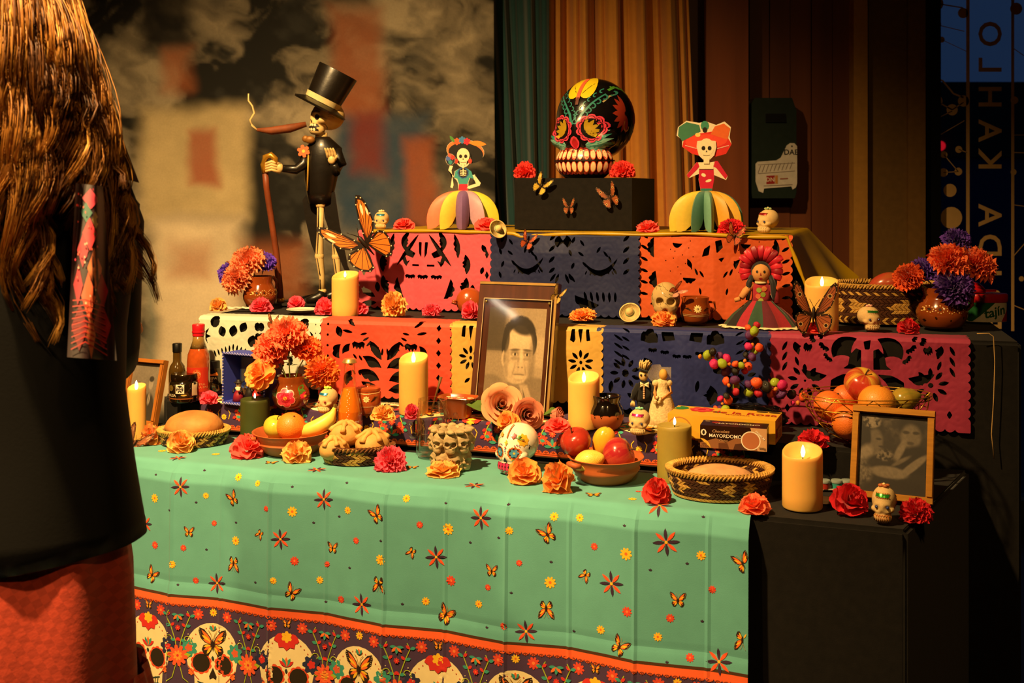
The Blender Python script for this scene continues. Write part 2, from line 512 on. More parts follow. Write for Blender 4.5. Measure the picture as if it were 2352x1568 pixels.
# beyond the pane
eb = thing('far_building', 'dim low building outside beyond the dark window', 'building', (4.6, 12.0, -.2))
MB().box((0, 0, .96), (7.0, 1.0, 1.92)).build('wall', mat('far_wall', '#34344e', rough=.9), eb, smooth=False)
MB().box((0, 0, 2.3), (7.2, 1.1, .76)).build('roof_band', mat('far_roof', '#2e2818', rough=.9), eb, smooth=False)
MB().ball((bx(2160, 11.43) - 4.6, -.57, CZ + .2 - (335 - HY) / FPX * 11.43), .05).build('lamp', mat('red_lamp', '#ff1a28', emit=0.5), eb)
slabbox('ground_outside', -8, 16, RY1 + 0.3, 20, -0.3, -0.2, mat('dusk_ground', '#2a2a38', rough=0.9))

# painted backdrop: a generic stand-in for the printed painting
DP = 4.02
def pfn(u, v):
    px = 168 + (1138 - 168) * u + 10 * v - 6; z0 = 0.45; z1 = 2.45
    z = z1 + (z0 - z1) * v
    return Vector((bx(px, DP), DP + 0.012 * sin(7 * u + 1.5) + 0.006 * sin(19 * u + 2 * v), z))
def pcol(u, v):
    px = 168 + 970 * u; z = 2.45 - 2.0 * v; py = HY + (CZ - z) * FPX / DP
    x = px / 170; y = py / 150
    w = fbm(x * 0.9 + 3, y * 0.9, 4)
    n = fbm(x + 2.2 * w, y * 1.15 + 1.5 * w + 4, 6)
    n2 = fbm(x * 2.3 + 9, y * 2.5, 5)
    t = sstep(0.40, 0.58, n)
    c = mixc(np.tile(np.array(lin('#14130f')), (len(u), 1)), '#7d7360', t)
    c = mixc(c, '#b3a58a', sstep(0.55, 0.75, n) * 0.8)
    c = mixc(c, '#3a3a36', sstep(0.5, 0.75, n2) * 0.45)
    wob = 26 * (fbm(x * 2, y * 2 + 5, 3) - 0.5)
    X = px + wob; Y = py + wob
    def blk(x0, x1, y0, y1, col, a=0.9, soft=26):
        nonlocal c
        c = mixc(c, col, nbox(X, Y, x0, x1, y0, y1, soft) * a * (0.72 + 0.5 * n2))
    blk(325, 440, -90, 110, '#15110d'); blk(375, 445, 110, 205, '#a35c34', 0.8)
    blk(325, 575, 245, 500, '#c9b588', 0.9); blk(435, 500, 300, 420, '#9c3a22', 0.75, 18)
    blk(350, 560, 500, 930, '#e2cfae', 0.95, 34); blk(395, 480, 560, 640, '#a8603a', 0.6, 30)
    blk(765, 860, -120, 20, '#120e0b'); blk(765, 880, 20, 300, '#93502c', 0.85)
    blk(770, 985, 265, 540, '#33465a', 0.95, 30); blk(815, 885, 250, 400, '#7a2a1c', 0.75, 24)
    blk(930, 1000, 320, 640, '#9c5128', 0.8, 20); blk(560, 700, 560, 680, '#a05a32', 0.75, 34); blk(600, 860, 690, 930, '#7d5a38', 0.8, 40)
    blk(340, 352, 620, 930, '#4f6a66', 0.7, 20)
    return c
CANV = mat('printed_canvas', attr=True, rough=0.85, var=0.07, scale=160, bump=0.12, bscale=900)
pb = vgrid('painted_backdrop', pfn, pcol, 300, 280, CANV)
md = pb.modifiers.new('thick', 'SOLIDIFY'); md.thickness = 0.004
tag(pb, 'large hanging printed backdrop of stormy clouds behind the altar', 'backdrop')

def curtain(name, label, px0, px1, D, m, folds, amp, seed, px0b=None, px1b=None):
    rnd = random.Random(seed)
    ph = [rnd.uniform(0, 6) for _ in range(5)]
    px0b = px0 if px0b is None else px0b; px1b = px1 if px1b is None else px1b
    def fn(u, v):
        z = 2.9 - 2.8 * v
        py = HY + (CZ - z) * FPX / D; k = min(max(py / 520, -1), 2)
        x = bx((px0 + (px0b - px0) * k) * (1 - u) + (px1 + (px1b - px1) * k) * u, D)
        w = sin(folds * 2 * PI * u + ph[0]) + 0.45 * sin(folds * 4.3 * u * PI + ph[1] + 0.3 * v) + 0.25 * sin(folds * 7.1 * PI * u + ph[2])
        return Vector((x, D + amp * w, z))
    o = MB().grid(fn, 150, 14).build(name, m)
    o.modifiers.new('thick', 'SOLIDIFY').thickness = 0.004
    return tag(o, label, 'curtain')
curtain('curtain', 'dark teal curtain hanging at the edge of the backdrop', 1112, 1262, 4.16, mat('teal_velvet', '#0e3a3c', rough=0.85, sheen=0.3, var=0.1), 2.2, 0.025, 3, 1150, 1262)
curtain('curtain', 'ochre curtain with soft folds behind the painted skull', 1248, 1584, 4.28, mat('ochre_velvet', '#cf8c36', rough=0.8, sheen=0.2, var=0.06), 5, 0.034, 11, 1248, 1604)

# slanted tube lamp on the left wall (its reflection shows in the portrait cover)
wl = thing('wall_lamp', 'short slanted tube lamp mounted high on the left wall', 'lamp', (-3.2, -.51, 2.58))
MB().box((.012, 0, 0), (.024, .06, .06)).tube([(.02, 0, 0), (.07, 0, 0)], .008, 8).build('bracket', FRM, wl)
MB().tube([(.02, .06, .05), (.15, -.06, -.05)], .011, 10).build('tube', mat('tube_glow', '#fff0d8', emit=26), wl)
# wall cabinet with its sign
cab = thing('defibrillator_cabinet', 'dim grey-green wall cabinet with a white lettered plate', 'cabinet', (bx(1772, 4.5), 4.5, CZ - (455 - HY) / FPX * 4.5))
k = 4.5 / FPX
cb = MB(); cb.slab([(-50 * k, 0), (46 * k, 0), (50 * k, 12 * k), (50 * k, 200 * k), (40 * k, 228 * k), (-44 * k, 228 * k), (-52 * k, 215 * k), (-52 * k, 12 * k)], -0.05, 0.05)
cb.build('body', mat('cabinet_plastic', '#25302a', rough=0.25, coat=0.4), cab, smooth=False)
cb = MB().slab([(-20 * k, 172 * k), (26 * k, 172 * k), (24 * k, 192 * k), (-20 * k, 192 * k)], -0.056, -0.049).build('handle', mat('black_plastic', '#0c0d0d', rough=0.3), cab, smooth=False)
cp = MB().slab([(-43 * k, 38 * k), (-36 * k, 16 * k), (-26 * k, 12 * k), (-24 * k, 22 * k), (38 * k, 27 * k), (41 * k, 20 * k), (48 * k, 24 * k), (51 * k, 34 * k), (51 * k, 118 * k), (45 * k, 125 * k), (35 * k, 125 * k), (28 * k, 120 * k), (14 * k, 92 * k), (4 * k, 86 * k), (-38 * k, 83 * k), (-43 * k, 78 * k)], -0.054, -0.0495)
plate = cp.build('plate', mat('plate_white', '#d8cfc4', rough=0.5), cab, smooth=False)
pm = MB(); ff = flat((0, -0.0545, 0), (k, 0, 0), (0, 0, k))
art(pm, xf2(text_shapes('DAE', 17, '#111111', bold=0.02), dx=37, dy=104) + [(ell(39, 118, 2, 2), '#222222')] + [([(-19, 32), (0, 33), (0, 52), (-19, 51)], '#a02018'), ([(1, 33), (7, 33), (7, 52), (1, 52)], '#c88838')] +
    xf2(text_shapes('DN', 13, '#e8d8c0', bold=0.02), dx=-10, dy=42) + [(stroke([(12, 44), (30, 45)], 3), '#a06050'), (stroke([(-25, 28), (40, 31)], 1.2), '#705848')] +
    [(stroke([(-38 + 9 * i, 58 + i), (-32 + 9 * i, 74 + i)], 1.2), '#8a7a70') for i in range(9)] + [(stroke([(-38, 56), (46, 62)], 1), '#8a7a70'), (stroke([(-38, 76), (46, 80)], 1), '#8a7a70')], ff, 0.0002, 0.0001, 9999)
pm.build('lettering', mat('print_flat', attr=True, rough=0.6, var=0.04), plate, smooth=False)
# ------------------------------------------------------------------ the altar: draped table, step and two stands
BLACK = mat('black_cloth', '#15120f', rough=0.9, var=0.3, scale=60, bump=0.25, bscale=500, sheen=0.08, spec=0.2)
def draped(name, label, poly, z0, z1, bev=0.008):
    m = MB().prism(poly, z0, z1); me = m.mesh(name, smooth=False)
    b = bmesh.new(); b.from_mesh(me)
    bmesh.ops.bevel(b, geom=[e for e in b.edges if e.calc_length() > 0.02 and any(v.co.z > z1 - 1e-4 for v in e.verts)], offset=bev, segments=3, affect='EDGES')
    b.to_mesh(me); b.free()
    me.polygons.foreach_set('use_smooth', [True] * len(me.polygons)); me.set_sharp_from_angle(angle=math.radians(50))
    o = bpy.data.objects.new(name, me); me.materials.append(BLACK); C.objects.link(o)
    return tag(o, label, 'table' if z0 < 0.1 else 'riser')
SR = 1.69
draped('draped_table', 'long table under black cloth with teal tablecloth over its front', [tp(-0.30, 0, 0).xy, tp(SR, 0, 0).xy, p2(L2, -0.012, 0).xy, p2(-0.16, -0.012, 0).xy], 0, Z0)
V1 = 0.285
draped('display_step', 'low black-draped step under the purple skull cloth', [tp(-0.147, V1, 0).xy, tp(1.665, V1, 0).xy, p2(1.80, -0.012, 0).xy, p2(-0.10, -0.012, 0).xy], Z0 + 0.0015, Z1)
draped('draped_stand', 'black-draped middle stand hung with five paper banners', [p2(0, 0, 0).xy, p2(L2 + .11, 0, 0).xy, p2(L2 + .11, 0.80, 0).xy, p2(0, 0.80, 0).xy], 0, Z2)
draped('display_box', 'black-draped top box under the yellow satin cloth', [p3(0, 0, 0).xy, p3(L3 + 0.015, 0, 0).xy, p3(L3 + 0.015, 0.60, 0).xy, p3(0, 0.60, 0).xy], Z2 + 0.002, Z3)

# ---- printed motifs (unit sized, y up)
OR, RD, YL, PU, TE, CR, DK, GN = '#f2742e', '#d8352c', '#f5bf2c', '#3d2a3e', '#3f9a86', '#f2dfa6', '#33231a', '#a8b82c'
def m_butterfly(open_=1.0, tilt=0.0):
    S = []
    for sx in (-1, 1):
        up = [(0, .02), (.12, .28), (.42, .62), (.66, .70), (.70, .55), (.62, .25), (.40, .05), (.1, -.04)]
        lo = [(0, 0), (.2, -.02), (.46, -.08), (.54, -.28), (.42, -.52), (.24, -.56), (.08, -.30)]
        k = sx * open_
        S.append(([(x * k, y) for x, y in up], DK)); S.append(([(x * k, y) for x, y in lo], DK))
    for sx in (-1, 1):
        k = sx * open_
        for a, b, w, c in (((.08, .08), (.56, .60), .13, OR), ((.10, .04), (.55, .38), .11, YL), ((.10, .0), (.48, .18), .10, OR),
                           ((.10, -.06), (.46, -.16), .09, YL), ((.09, -.10), (.44, -.32), .10, OR), ((.07, -.14), (.30, -.47), .10, YL)):
            ang = math.atan2(b[1] - a[1], b[0] - a[0]); L = math.hypot(b[0] - a[0], b[1] - a[1])
            S.append(([(x * k, y) for x, y in leaf(a[0], a[1], L, w * 0.6, ang, 4)], c))
        for i in range(6):
            S.append(([(x * k, y) for x, y in ell(.64 - .01 * i, .62 - .09 * i, .017, .017, 5)], CR))
    S.append((ell(0, -.05, .04, .26, 8), DK))
    for sx in (-1, 1): S.append((stroke([(0.02 * sx, .2), (.10 * sx, .45), (.22 * sx, .60)], .025), '#b08a30'))
    return S
def m_star8():
    S = []
    for i in range(8): S.append((leaf(0, 0, .95, .13, PI / 2 + i * PI / 4 + 0.1, 4, .08), (PU, '#ee5a2e')[i % 2]))
    S.append((ell(0, 0, .12, .12, 8), YL)); return S
def m_daisy(c, c2, n=9): return [(daisy(0, 0, 1, n, .62, .2, 4), c), (ell(0, 0, .26, .26, 8), c2)]
def m_bud(): return [(leaf(0, 0, .9, .22, PI / 2, 3), PU), (leaf(0, 0, .8, .2, PI / 2 + .8, 3), PU), (leaf(0, 0, .8, .2, PI / 2 - .8, 3), PU)]
def m_skull(var):
    S = []
    out = []
    for i in range(17):
        a = PI * (1.12 - 1.24 * i / 16); out.append((.40 * cos(a), -.40 + .40 * sin(a)))
    out += [(.36, -.62), (.27, -.70), (.26, -.88), (.18, -.99), (0, -1.02), (-.18, -.99), (-.26, -.88), (-.27, -.70), (-.36, -.62)]
    S.append((out, CR))
    for sx in (-1, 1):
        S.append((daisy(.17 * sx, -.55, .155, 10, .88, 0, 3), '#e2532c')); S.append((ell(.17 * sx, -.55, .125, .125, 14), '#2e2415'))
        c1, c2 = ((TE, '#d8603a') if var == 0 else ('#2e3350', RD))
        S += xf2([(daisy(0, 0, .13, 7, .7, 0, 3), c1), (daisy(0, 0, .06, 5, .7, 0, 3), c2)], dx=.35 * sx, dy=-.36)
        S.append((daisy(.31 * sx, -.68, .05, 6, .7, 0, 3), OR))
        S.append((stroke([(.36 * sx, -.60), (.26 * sx, -.72), (.20 * sx, -.78)], .012), '#c44a30'))
        for k in range(7): S.append((ell(sx * (.05 + .05 * k), -.075 - .012 * k * k * .5, .010, .010, 5), '#c8502e'))
    S.append(([(0, -.60), (.055, -.72), (.045, -.76), (0, -.735), (-.045, -.76), (-.055, -.72)], '#2e2415'))
    S.append((stroke([(-.22, -.80), (-.1, -.835), (0, -.84), (.1, -.835), (.22, -.80)], .016), '#2c4038'))
    S.append((stroke([(-.2, -.89), (-.1, -.915), (0, -.92), (.1, -.915), (.2, -.89)], .016), '#2c4038'))
    for i in range(-4, 5): S.append((stroke([(.047 * i, -.81 - .02 * (abs(i) < 3)), (.045 * i, -.90)], .012), '#2c4038'))
    if var == 0:
        S += xf2(m_butterfly(), .30, 0, 0, -.28)
        for a in (-.6, 0, .6): S.append((leaf(0, -.10, .08, .02, PI / 2 + a, 4), (TE, OR, TE)[int(a / .6) + 1]))
    else:
        for a in (-1.25, -.62, 0, .62, 1.25): S.append((leaf(0, -.02, .19, .065, -PI / 2 + a, 5), RD))
        S.append((daisy(0, -.03, .08, 6, .7, 0, 3), YL))
        for a in (-.9, -.45, 0, .45, .9): S.append((leaf(0, -.42, .13, .022, PI / 2 + a, 4), (RD, TE, OR, TE, RD)[int(round(a / .45)) + 2]))
    S.append((leaf(0, -.44, .06, .02, -PI / 2, 4), '#2c4038'))
    return S
def m_vine():
    S = []
    for sx in (-1, 1):
        pts = [(.02 * sx, -.62), (.05 * sx, -.35), (.14 * sx, -.10), (.22 * sx, .08), (.17 * sx, .17)]
        S.append((stroke(pts, .016), GN))
        for i, (x, y) in enumerate(pts[1:4]):
            S.append((leaf(x, y, .10, .028, .3 if sx > 0 else PI - .3, 4), TE)); S.append((leaf(x, y, .09, .026, PI / 2 + .9 * sx, 4), '#d8352c'))
        S.append((stroke(curl(.16 * sx, -.32, .09, .8, -.6 if sx > 0 else PI + .6, sx, 9), .014), GN))
        for i in range(5): S.append((ell(.19 * sx + .02 * i * sx, -.22 - .05 * i, .010, .010, 5), CR))
        S.append((leaf(0, -.62, .25, .05, .2 if sx > 0 else PI - .2, 4), GN))
        S.append((stroke([(.02 * sx, -.7), (.10 * sx, -.98), (.2 * sx, -1.05)], .014), GN))
    S += xf2(m_daisy('#ee5f35', '#e8882e', 10), .19, 0, 0, -.60); S += xf2(m_daisy('#f59a3a', '#d8352c', 8), .09, 0, 0, -.60)
    for i in range(5): S.append((leaf(0, .10, .12, .025, PI + i * PI / 4, 4), (TE, OR)[i % 2]))
    S += xf2(m_daisy(RD, OR, 7), .05, 0, 0, -.12)
    return S

COTTON = mat('printed_cotton', attr=True, rough=0.85, var=0.05, scale=25, bump=0.12, bscale=700, sheen=0.1, spec=0.25)
PRINT = mat('cotton_print', attr=True, rough=0.85, var=0.04, scale=60, spec=0.25)

# ---- teal tablecloth
_ph = []; _d = 0.0; _z = Z0 + 0.0025
NT = 640
for i in range(NT + 1):
    t = i * 0.001
    if t < 0.016: ph = math.radians(64) * t / 0.016
    elif t < 0.046: ph = math.radians(64)
    elif t < 0.054: ph = math.radians(64 + 25 * (t - 0.046) / 0.008)
    else: ph = math.radians(89)
    _ph.append((_d, _z, ph)); _d += cos(ph) * 0.001; _z -= sin(ph) * 0.001
_outw = _ph[200][0]
CRE = []
for px in (403, 510, 628, 749, 890, 1023, 1167, 1307, 1462, 1626):
    p = onplane(px, 1250, TA - TV * _outw, TV); CRE.append(ts(p)[0])
CRE = [CRE[0] - .14] + CRE + [CRE[-1] + .13]
def crease(s):
    if s <= CRE[0] or s >= CRE[-1]: return 0.0
    for i in range(len(CRE) - 1):
        if CRE[i] <= s <= CRE[i + 1]:
            f = (s - CRE[i]) / (CRE[i + 1] - CRE[i]); a, b = (i % 2), ((i + 1) % 2)
            return a * (1 - f) + b * f
    return 0.0
def clothfn(s, t, off=0.0):
    if t <= 0:
        w = 0.0008 * noise.noise((s * 9, t * 9, 1.0))
        return tp(s, -t, Z0 + 0.0025 + off + abs(w))
    i = min(t / 0.001, NT - 1.001); k = int(i); f = i - k
    d = _ph[k][0] * (1 - f) + _ph[k + 1][0] * f; z = _ph[k][1] * (1 - f) + _ph[k + 1][1] * f; ph = _ph[k][2]
    r = min(1, t / 0.03)
    d += r * (0.017 * crease(s) + 0.003 * noise.noise((s * 5, t * 3, 2.0)) + 0.0016 * noise.noise((s * 17, t * 7, 5.0)))
    if t > 0.27: d += 0.004 * min(1, (t - .27) / .05) * (1 + sin(s * 11))
    d += r * 0.0028 * max(0, 1 - min(abs(s - q_) for q_ in CRE) / .006)
    if 0.262 < t < 0.285: d -= 0.0014 * (1 - abs(t - .2735) / .0115)
    n = -TV * sin(ph) + Vector((0, 0, cos(ph)))
    return tp(s, -d, z) + n * off
S0, S1 = -0.10, ts(on(1723, 1184, Z0))[0] + 0.002
T_RIB = 0.306
def cloth_grid(mb, fn, ss, tt, colf):
    o = len(mb.v)
    for t in tt:
        for s in ss: mb.v.append(tuple(fn(s, t)))
    w = len(ss)
    for j in range(len(tt) - 1):
        for i in range(w - 1):
            mb.f.append((o + j * w + i, o + j * w + i + 1, o + (j + 1) * w + i + 1, o + (j + 1) * w + i)[::-1]); mb.c.append(lin(colf((tt[j] + tt[j + 1]) / 2)))
ss = sorted(set([round(S0 + (S1 - S0) * i / 130, 5) for i in range(131)] + [c + e for c in CRE for e in (-.006, 0, .006) if S0 < c + e < S1]))
tt = sorted(set([-0.249 + 0.0125 * i for i in range(20)] + [0] + [0.002 * i for i in range(1, 32)] + [0.065 + 0.012 * i for i in range(0, 46)] + [T_RIB - .006, T_RIB, T_RIB + .012, .262, .2735, .285]))
tcl = thing('tablecloth', 'teal cotton tablecloth printed with butterflies and a skull border', 'tablecloth')
cm = MB(); cloth_grid(cm, clothfn, ss, tt, lambda t: '#62a89f' if t < T_RIB - .006 else '#4a2c14' if t < T_RIB else '#e8602e' if t < T_RIB + .012 else '#4a3450')
cm.build('cloth', COTTON, tcl, sharp=12)
pr = MB()
cfn = lambda x, y, off: clothfn(x, -y, off)
def c1(X, Y): return (300 + X / 2.76, 1000 + Y / 2.76)
def c2(X, Y): return (1000 + X / 3.027, 1050 + Y / 3.027)
def front_st(px, py):
    p = onplane(px, py, TA - TV * (_outw + .003), TV)
    s, _ = ts(p)
    z = p.z
    for i in range(NT):
        if _ph[i][1] <= z: return s, i * 0.001
    return s, 0.6
def top_st(px, py):
    s, v = ts(on(px, py, Z0)); return s, -v
def put(shapes, pt, size, rot=0.0, sx=1.0, top=False, maxl=.011):
    s, t = top_st(*pt) if top else front_st(*pt)
    art(pr, [q for q in xf2(shapes, size, rot, s, -t, sx) if min(x for x, _ in q[0]) > S0 + .002 and max(x for x, _ in q[0]) < S1 - .0005], cfn, .0006, .00005, maxl)
BF = m_butterfly(); ST = m_star8(); YD = m_daisy(YL, '#e87030', 9); RDD = m_daisy('#dd4a30', '#f08040', 9); BU = m_bud()
for (p, r, s) in [(c1(648, 400), .55, 1.0), (c1(660, 805), PI, 1.05), (c1(385, 605), 0, .72), (c1(150, 875), -.5, 1.1), (c1(838, 612), 2.6, .66), (c1(1280, 712), 0, .74), (c1(1575, 495), .55, 1.1), (c1(1035, 985), -.5, 1.1), (c1(1590, 925), PI, 1.05),
                  (c1(1790, 730), 2.6, .68), (c1(2000, 1140), -.45, 1.15), (c2(780, 535), .55, 1.15), (c2(405, 775), 0, .75), (c2(775, 1045), PI, 1.12), (c2(1045, 815), 2.6, .75), (c2(1290, 1300), -.5, 1.15), (c2(1690, 985), 0, .86), (c2(2140, 730), .5, 1.15), (c2(2140, 1260), PI, 1.12), (c2(70, 1090), -.45, 1.15)]:
    put(BF, p, .026 * s, r, .82 if r not in (0,) else 1)
for (p, s) in [(c1(332, 318), 1), (c1(98, 555), .9), (c1(1218, 408), 1), (c1(968, 645), 1), (c1(550, 932), 1), (c1(1937, 768), 1.05), (c1(1477, 1060), 1.05), (c2(323, 415), 1.05), (c2(1608, 585), 1.15), (c2(1232, 866), 1.1), (c2(642, 1193), 1), (c2(1975, 1413), 1.1)]:
    put(ST, p, .0225 * s)
for (p, s) in [(c1(162, 392), 1), (c1(480, 378), .7), (c1(806, 303), .7), (c1(1035, 476), 1.1), (c1(672, 660), 1), (c1(290, 802), .85), (c1(928, 902), .75), (c1(1200, 912), .8), (c1(1378, 470), .8), (c1(1750, 398), .8), (c1(1602, 775), 1.1), (c1(1875, 1045), .85), (c1(2010, 592), 1.2),
               (c2(85, 498), 1.1), (c2(528, 497), .8), (c2(998, 425), .8), (c2(1335, 658), 1.2), (c2(800, 866), 1.15), (c2(313, 1005), .8), (c2(1845, 685), .9), (c2(1155, 1188), .85), (c2(1555, 1230), .85), (c2(2175, 1070), 1.1)]:
    put(YD, p, .0105 * s)
for (p, s) in [(c1(530, 552), .8), (c1(168, 686), 1.1), (c1(353, 700), .9), (c1(425, 910), .9), (c1(879, 452), .8), (c1(1051, 785), 1.2), (c1(1437, 658), .9), (c1(1246, 812), .8), (c1(1838, 558), .9), (c1(1340, 1033), 1), (c1(2030, 918), 1.3), (c2(107, 857), 1.1), (c2(378, 890), .8), (c2(595, 720), .8), (c2(1107, 615), .9), (c2(493, 1150), .9), (c2(1344, 1052), 1.2), (c2(1638, 1105), 1), (c2(1775, 1380), 1), (c2(1923, 920), .9)]:
    put(RDD, p, .0085 * s)
for p in [c1(160, 252), c1(425, 422), c1(268, 466), c1(1024, 329), c1(672, 553), c1(486, 724), c1(325, 935), c1(810, 922), c1(1320, 518), c1(1160, 556), c1(1395, 838), c1(1603, 661), c1(1238, 1057), c1(1735, 1063), c1(1990, 437), c2(248, 593), c2(453, 552), c2(1320, 473), c2(805, 731), c2(543, 930), c2(1502, 775), c2(1750, 742), c2(962, 1215), c2(1855, 1143), c2(1620, 1410), c2(373, 1170), c2(1850, 437)]:
    put(BU, p, .006)
for (p, sh, s) in [(c1(300, 150), ST, .02), (c1(1180, 225), ST, .022), (c2(273, 205), ST, .023), (c2(1560, 345), ST, .025), (c2(1100, 270), BF, .024), (c1(890, 180), BF, .022), (c1(1785, 210), BF, .02), (c1(540, 126), YD, .01), (c1(200, 105), YD, .01), (c2(590, 195), YD, .011), (c2(1370, 300), YD, .009), (c2(1410, 248), RDD, .006), (c2(810, 318), YD, .009), (c1(676, 220), YD, .009)]:
    put(sh, p, s, 0.3 if sh is BF else 0, top=True)
for p in [c1(465, 195), c1(1366, 280), c2(515, 273)]: put(BU, p, .006, top=True)
# skull border
n = int((S1 - S0) / .016)
for i in range(n):
    s = S0 + (i + .5) * (S1 - S0) / n
    art(pr, [(ell(s, -T_RIB - .011, .0082, .0075, 8, 0, PI, 2 * PI), '#e8602e')] + [(leaf(s, -T_RIB - .013, .008, .0012, -PI / 2 + a, 3), '#7a3018') for a in (-.9, 0, .9)], cfn, .0006, .00005, .010)
SKP = [front_st(px, 1490)[0] for px in (352, 495, 665, 833, 1010, 1190, 1370, 1560)]
SK = [m_skull(1), m_skull(0)]; VN = m_vine()
for i, s in enumerate(SKP):
    z = .165
    art(pr, xf2(SK[i % 2], z, 0, s, -T_RIB - .05), cfn, .0006, .00005, .010)
    s2 = (s + SKP[i + 1]) / 2 if i < 7 else s + .075
    art(pr, [q for q in xf2(VN, .13, 0, s2, -T_RIB - .05) if max(x for x, _ in q[0]) < S1], cfn, .0006, .00005, .010)
    for dx, sh, sz in ((-.036, RDD, .013), (.036, RDD, .013), (0, YD if i % 2 else BF, .009 if i % 2 else .016)):
        if s + dx < S1 - .02: art(pr, xf2(sh, sz, 0, s + dx, -T_RIB - .033 + .006 * (dx == 0)), cfn, .0006, .00005, .010)
pr.build('printed_pattern', PRINT, tcl, smooth=True, sharp=80)

# ---- second cloth on the step
def clothfn1(s, t, off=0.0):
    w = 0.0012 * noise.noise((s * 8, t * 8, 3.0)); r = 0.008
    if t <= 0: return tp(s, V1 - 0.002 - t, Z1 + 0.002 + abs(w) + off)
    if t < r * PI / 2:
        a = t / r; n = -TV * sin(a) + Vector((0, 0, cos(a)))
        return tp(s, V1 - 0.002, Z1 + 0.002 - r) + n * (r + off)
    return tp(s, V1 - 0.002 - r - off - .003 * (1 + noise.noise((s * 9, t * 5, 6.0))) * min(1, (t - r * 1.57) / .03), Z1 + 0.002 - r - (t - r * PI / 2) * .985)
s10, s11 = -0.03, 1.39
c1o = thing('tablecloth', 'purple cloth with cream skulls covering the low step', 'tablecloth')
m1 = MB(); tt1 = [-0.16 + 0.01 * i for i in range(17)] + [0.002 * i for i in range(1, 9)] + [0.02 + .008 * i for i in range(6)] + [.066, .0725, .076]
cloth_grid(m1, clothfn1, [s10 + (s11 - s10) * i / 150 for i in range(151)], tt1, lambda t: '#463050' if t < .066 else '#e8602e' if t < .0725 else '#4a2c14')
m1.build('cloth', COTTON, c1o, sharp=60)
p1_ = MB(); c1fn = lambda x, y, off: clothfn1(x, -y, off)
n = 78
for i in range(n):
    s = s10 + (i + .5) * (s11 - s10) / n
    art(p1_, [(ell(s, -.068, .0088, .0085, 8, 0, 0, PI), '#e8602e')] + [(leaf(s, -.066, .007, .001, PI / 2 + a, 3), '#7a3018') for a in (-.9, 0, .9)], c1fn, .0009, .0001, .02)
k = 0
for i in range(11):
    s = s10 + .075 + i * .135
    if s + .06 > s11: break
    art(p1_, [([(x, -y) for x, y in P], c) for P, c in xf2(SK[(i + 1) % 2], .15, 0, s, .008)], c1fn, .0007, .0001, .012)
    for dx, sh, sz, y in ((-.045, RDD, .013, -.036), (.045, RDD, .013, -.036), (0, YD, .008, -.04)):
        art(p1_, xf2(sh, sz, 0, s + dx, y), c1fn, .0009, .0001, .02)
    for sx in (-1, 1):
        art(p1_, [(stroke([(s + sx * .014, -.045), (s + sx * .018, -.03), (s + sx * .012, -.022)], .002), YL)], c1fn, .0009, .0001, .01)
        vs = [(s + .0675 + sx * .018, -.004), (s + .0675 + sx * .026, -.02), (s + .0675 + sx * .03, -.036), (s + .0675 + sx * .024, -.046)]
        art(p1_, [(stroke(vs, .0024), GN)] + [(leaf(x, y, .013, .004, a, 3), cc) for (x, y) in vs[:3] for a, cc in ((-.2, TE), (PI + .5, RD))], c1fn, .0009, .0001, .01)
    art(p1_, [q for q in [(leaf(s + .0675, -.05, .02, .004, a, 4), cc) for a, cc in ((0, TE), (PI / 4, '#e8602e'), (PI / 2, TE), (3 * PI / 4, '#e8602e'), (PI, TE))]] + xf2(RDD, .009, 0, s + .0675, -.02), c1fn, .0009, .0001, .02)
p1_.build('printed_pattern', PRINT, c1o, smooth=True, sharp=80)

# ---- yellow satin on the top box
SAT = mat('yellow_satin', '#b48c10', rough=0.38, var=0.08, scale=8, spec=0.4)
yc = thing('satin_cloth', 'yellow satin cloth over the top box, draped down its right side', 'tablecloth')
def yfn(u, v):
    # u: across from left overhang to right overhang, v: front to back
    s = -0.012 + u * (L3 + 0.25)
    d = -0.012 + v * 0.61
    z = Z3 + 0.003 + 0.0012 * (1 + noise.noise((s * 12, d * 12, 0)))
    if s > L3 + 0.016:
        e = s - (L3 + 0.016)
        k = 0.30 + 0.34 * v                                   # flares out more towards the back
        z -= e * (0.92 - .30 * v) + 0.012 * sin(v * 8 + 1) * e / .2; s = L3 + 0.016 + e * k + 0.010 * sin(v * 11 + e * 9) * e / .2
        d += 0.05 * e * (1 - v)
    return p3(s, d, z)
MB().grid(yfn, 130, 40).build('cloth', SAT, yc, sharp=180)
hm = MB(); hp = []
for i in range(61):
    s = -0.01 + (L3 + 0.03) * i / 60
    hp.append(p3(s, -0.013, Z3 + 0.001 + 0.0022 * sin(s * 9) + 0.0035 * noise.noise((s * 7, 1, 2)) - (0.006 if abs(s - .47) < .02 else 0)))
e0 = hp[-1]
for i in range(1, 14): hp.append(e0 + U3 * (0.0052 * i) + Vector((0, 0, -0.0135 * i)) - V3 * .001)
hm.tube(hp, [0.0048 + .0012 * sin(i * .9) for i in range(len(hp))], 8)
hm.build('hem', SAT, yc, sharp=180)
lf = MB().grid(lambda u, v: p3(-.022 - .016 * v + .004 * sin(u * 8), -.03 + .05 * u, Z3 - .02 - .075 * v + .01 * u) , 8, 8)
lf.build('flap', SAT, yc, sharp=180)

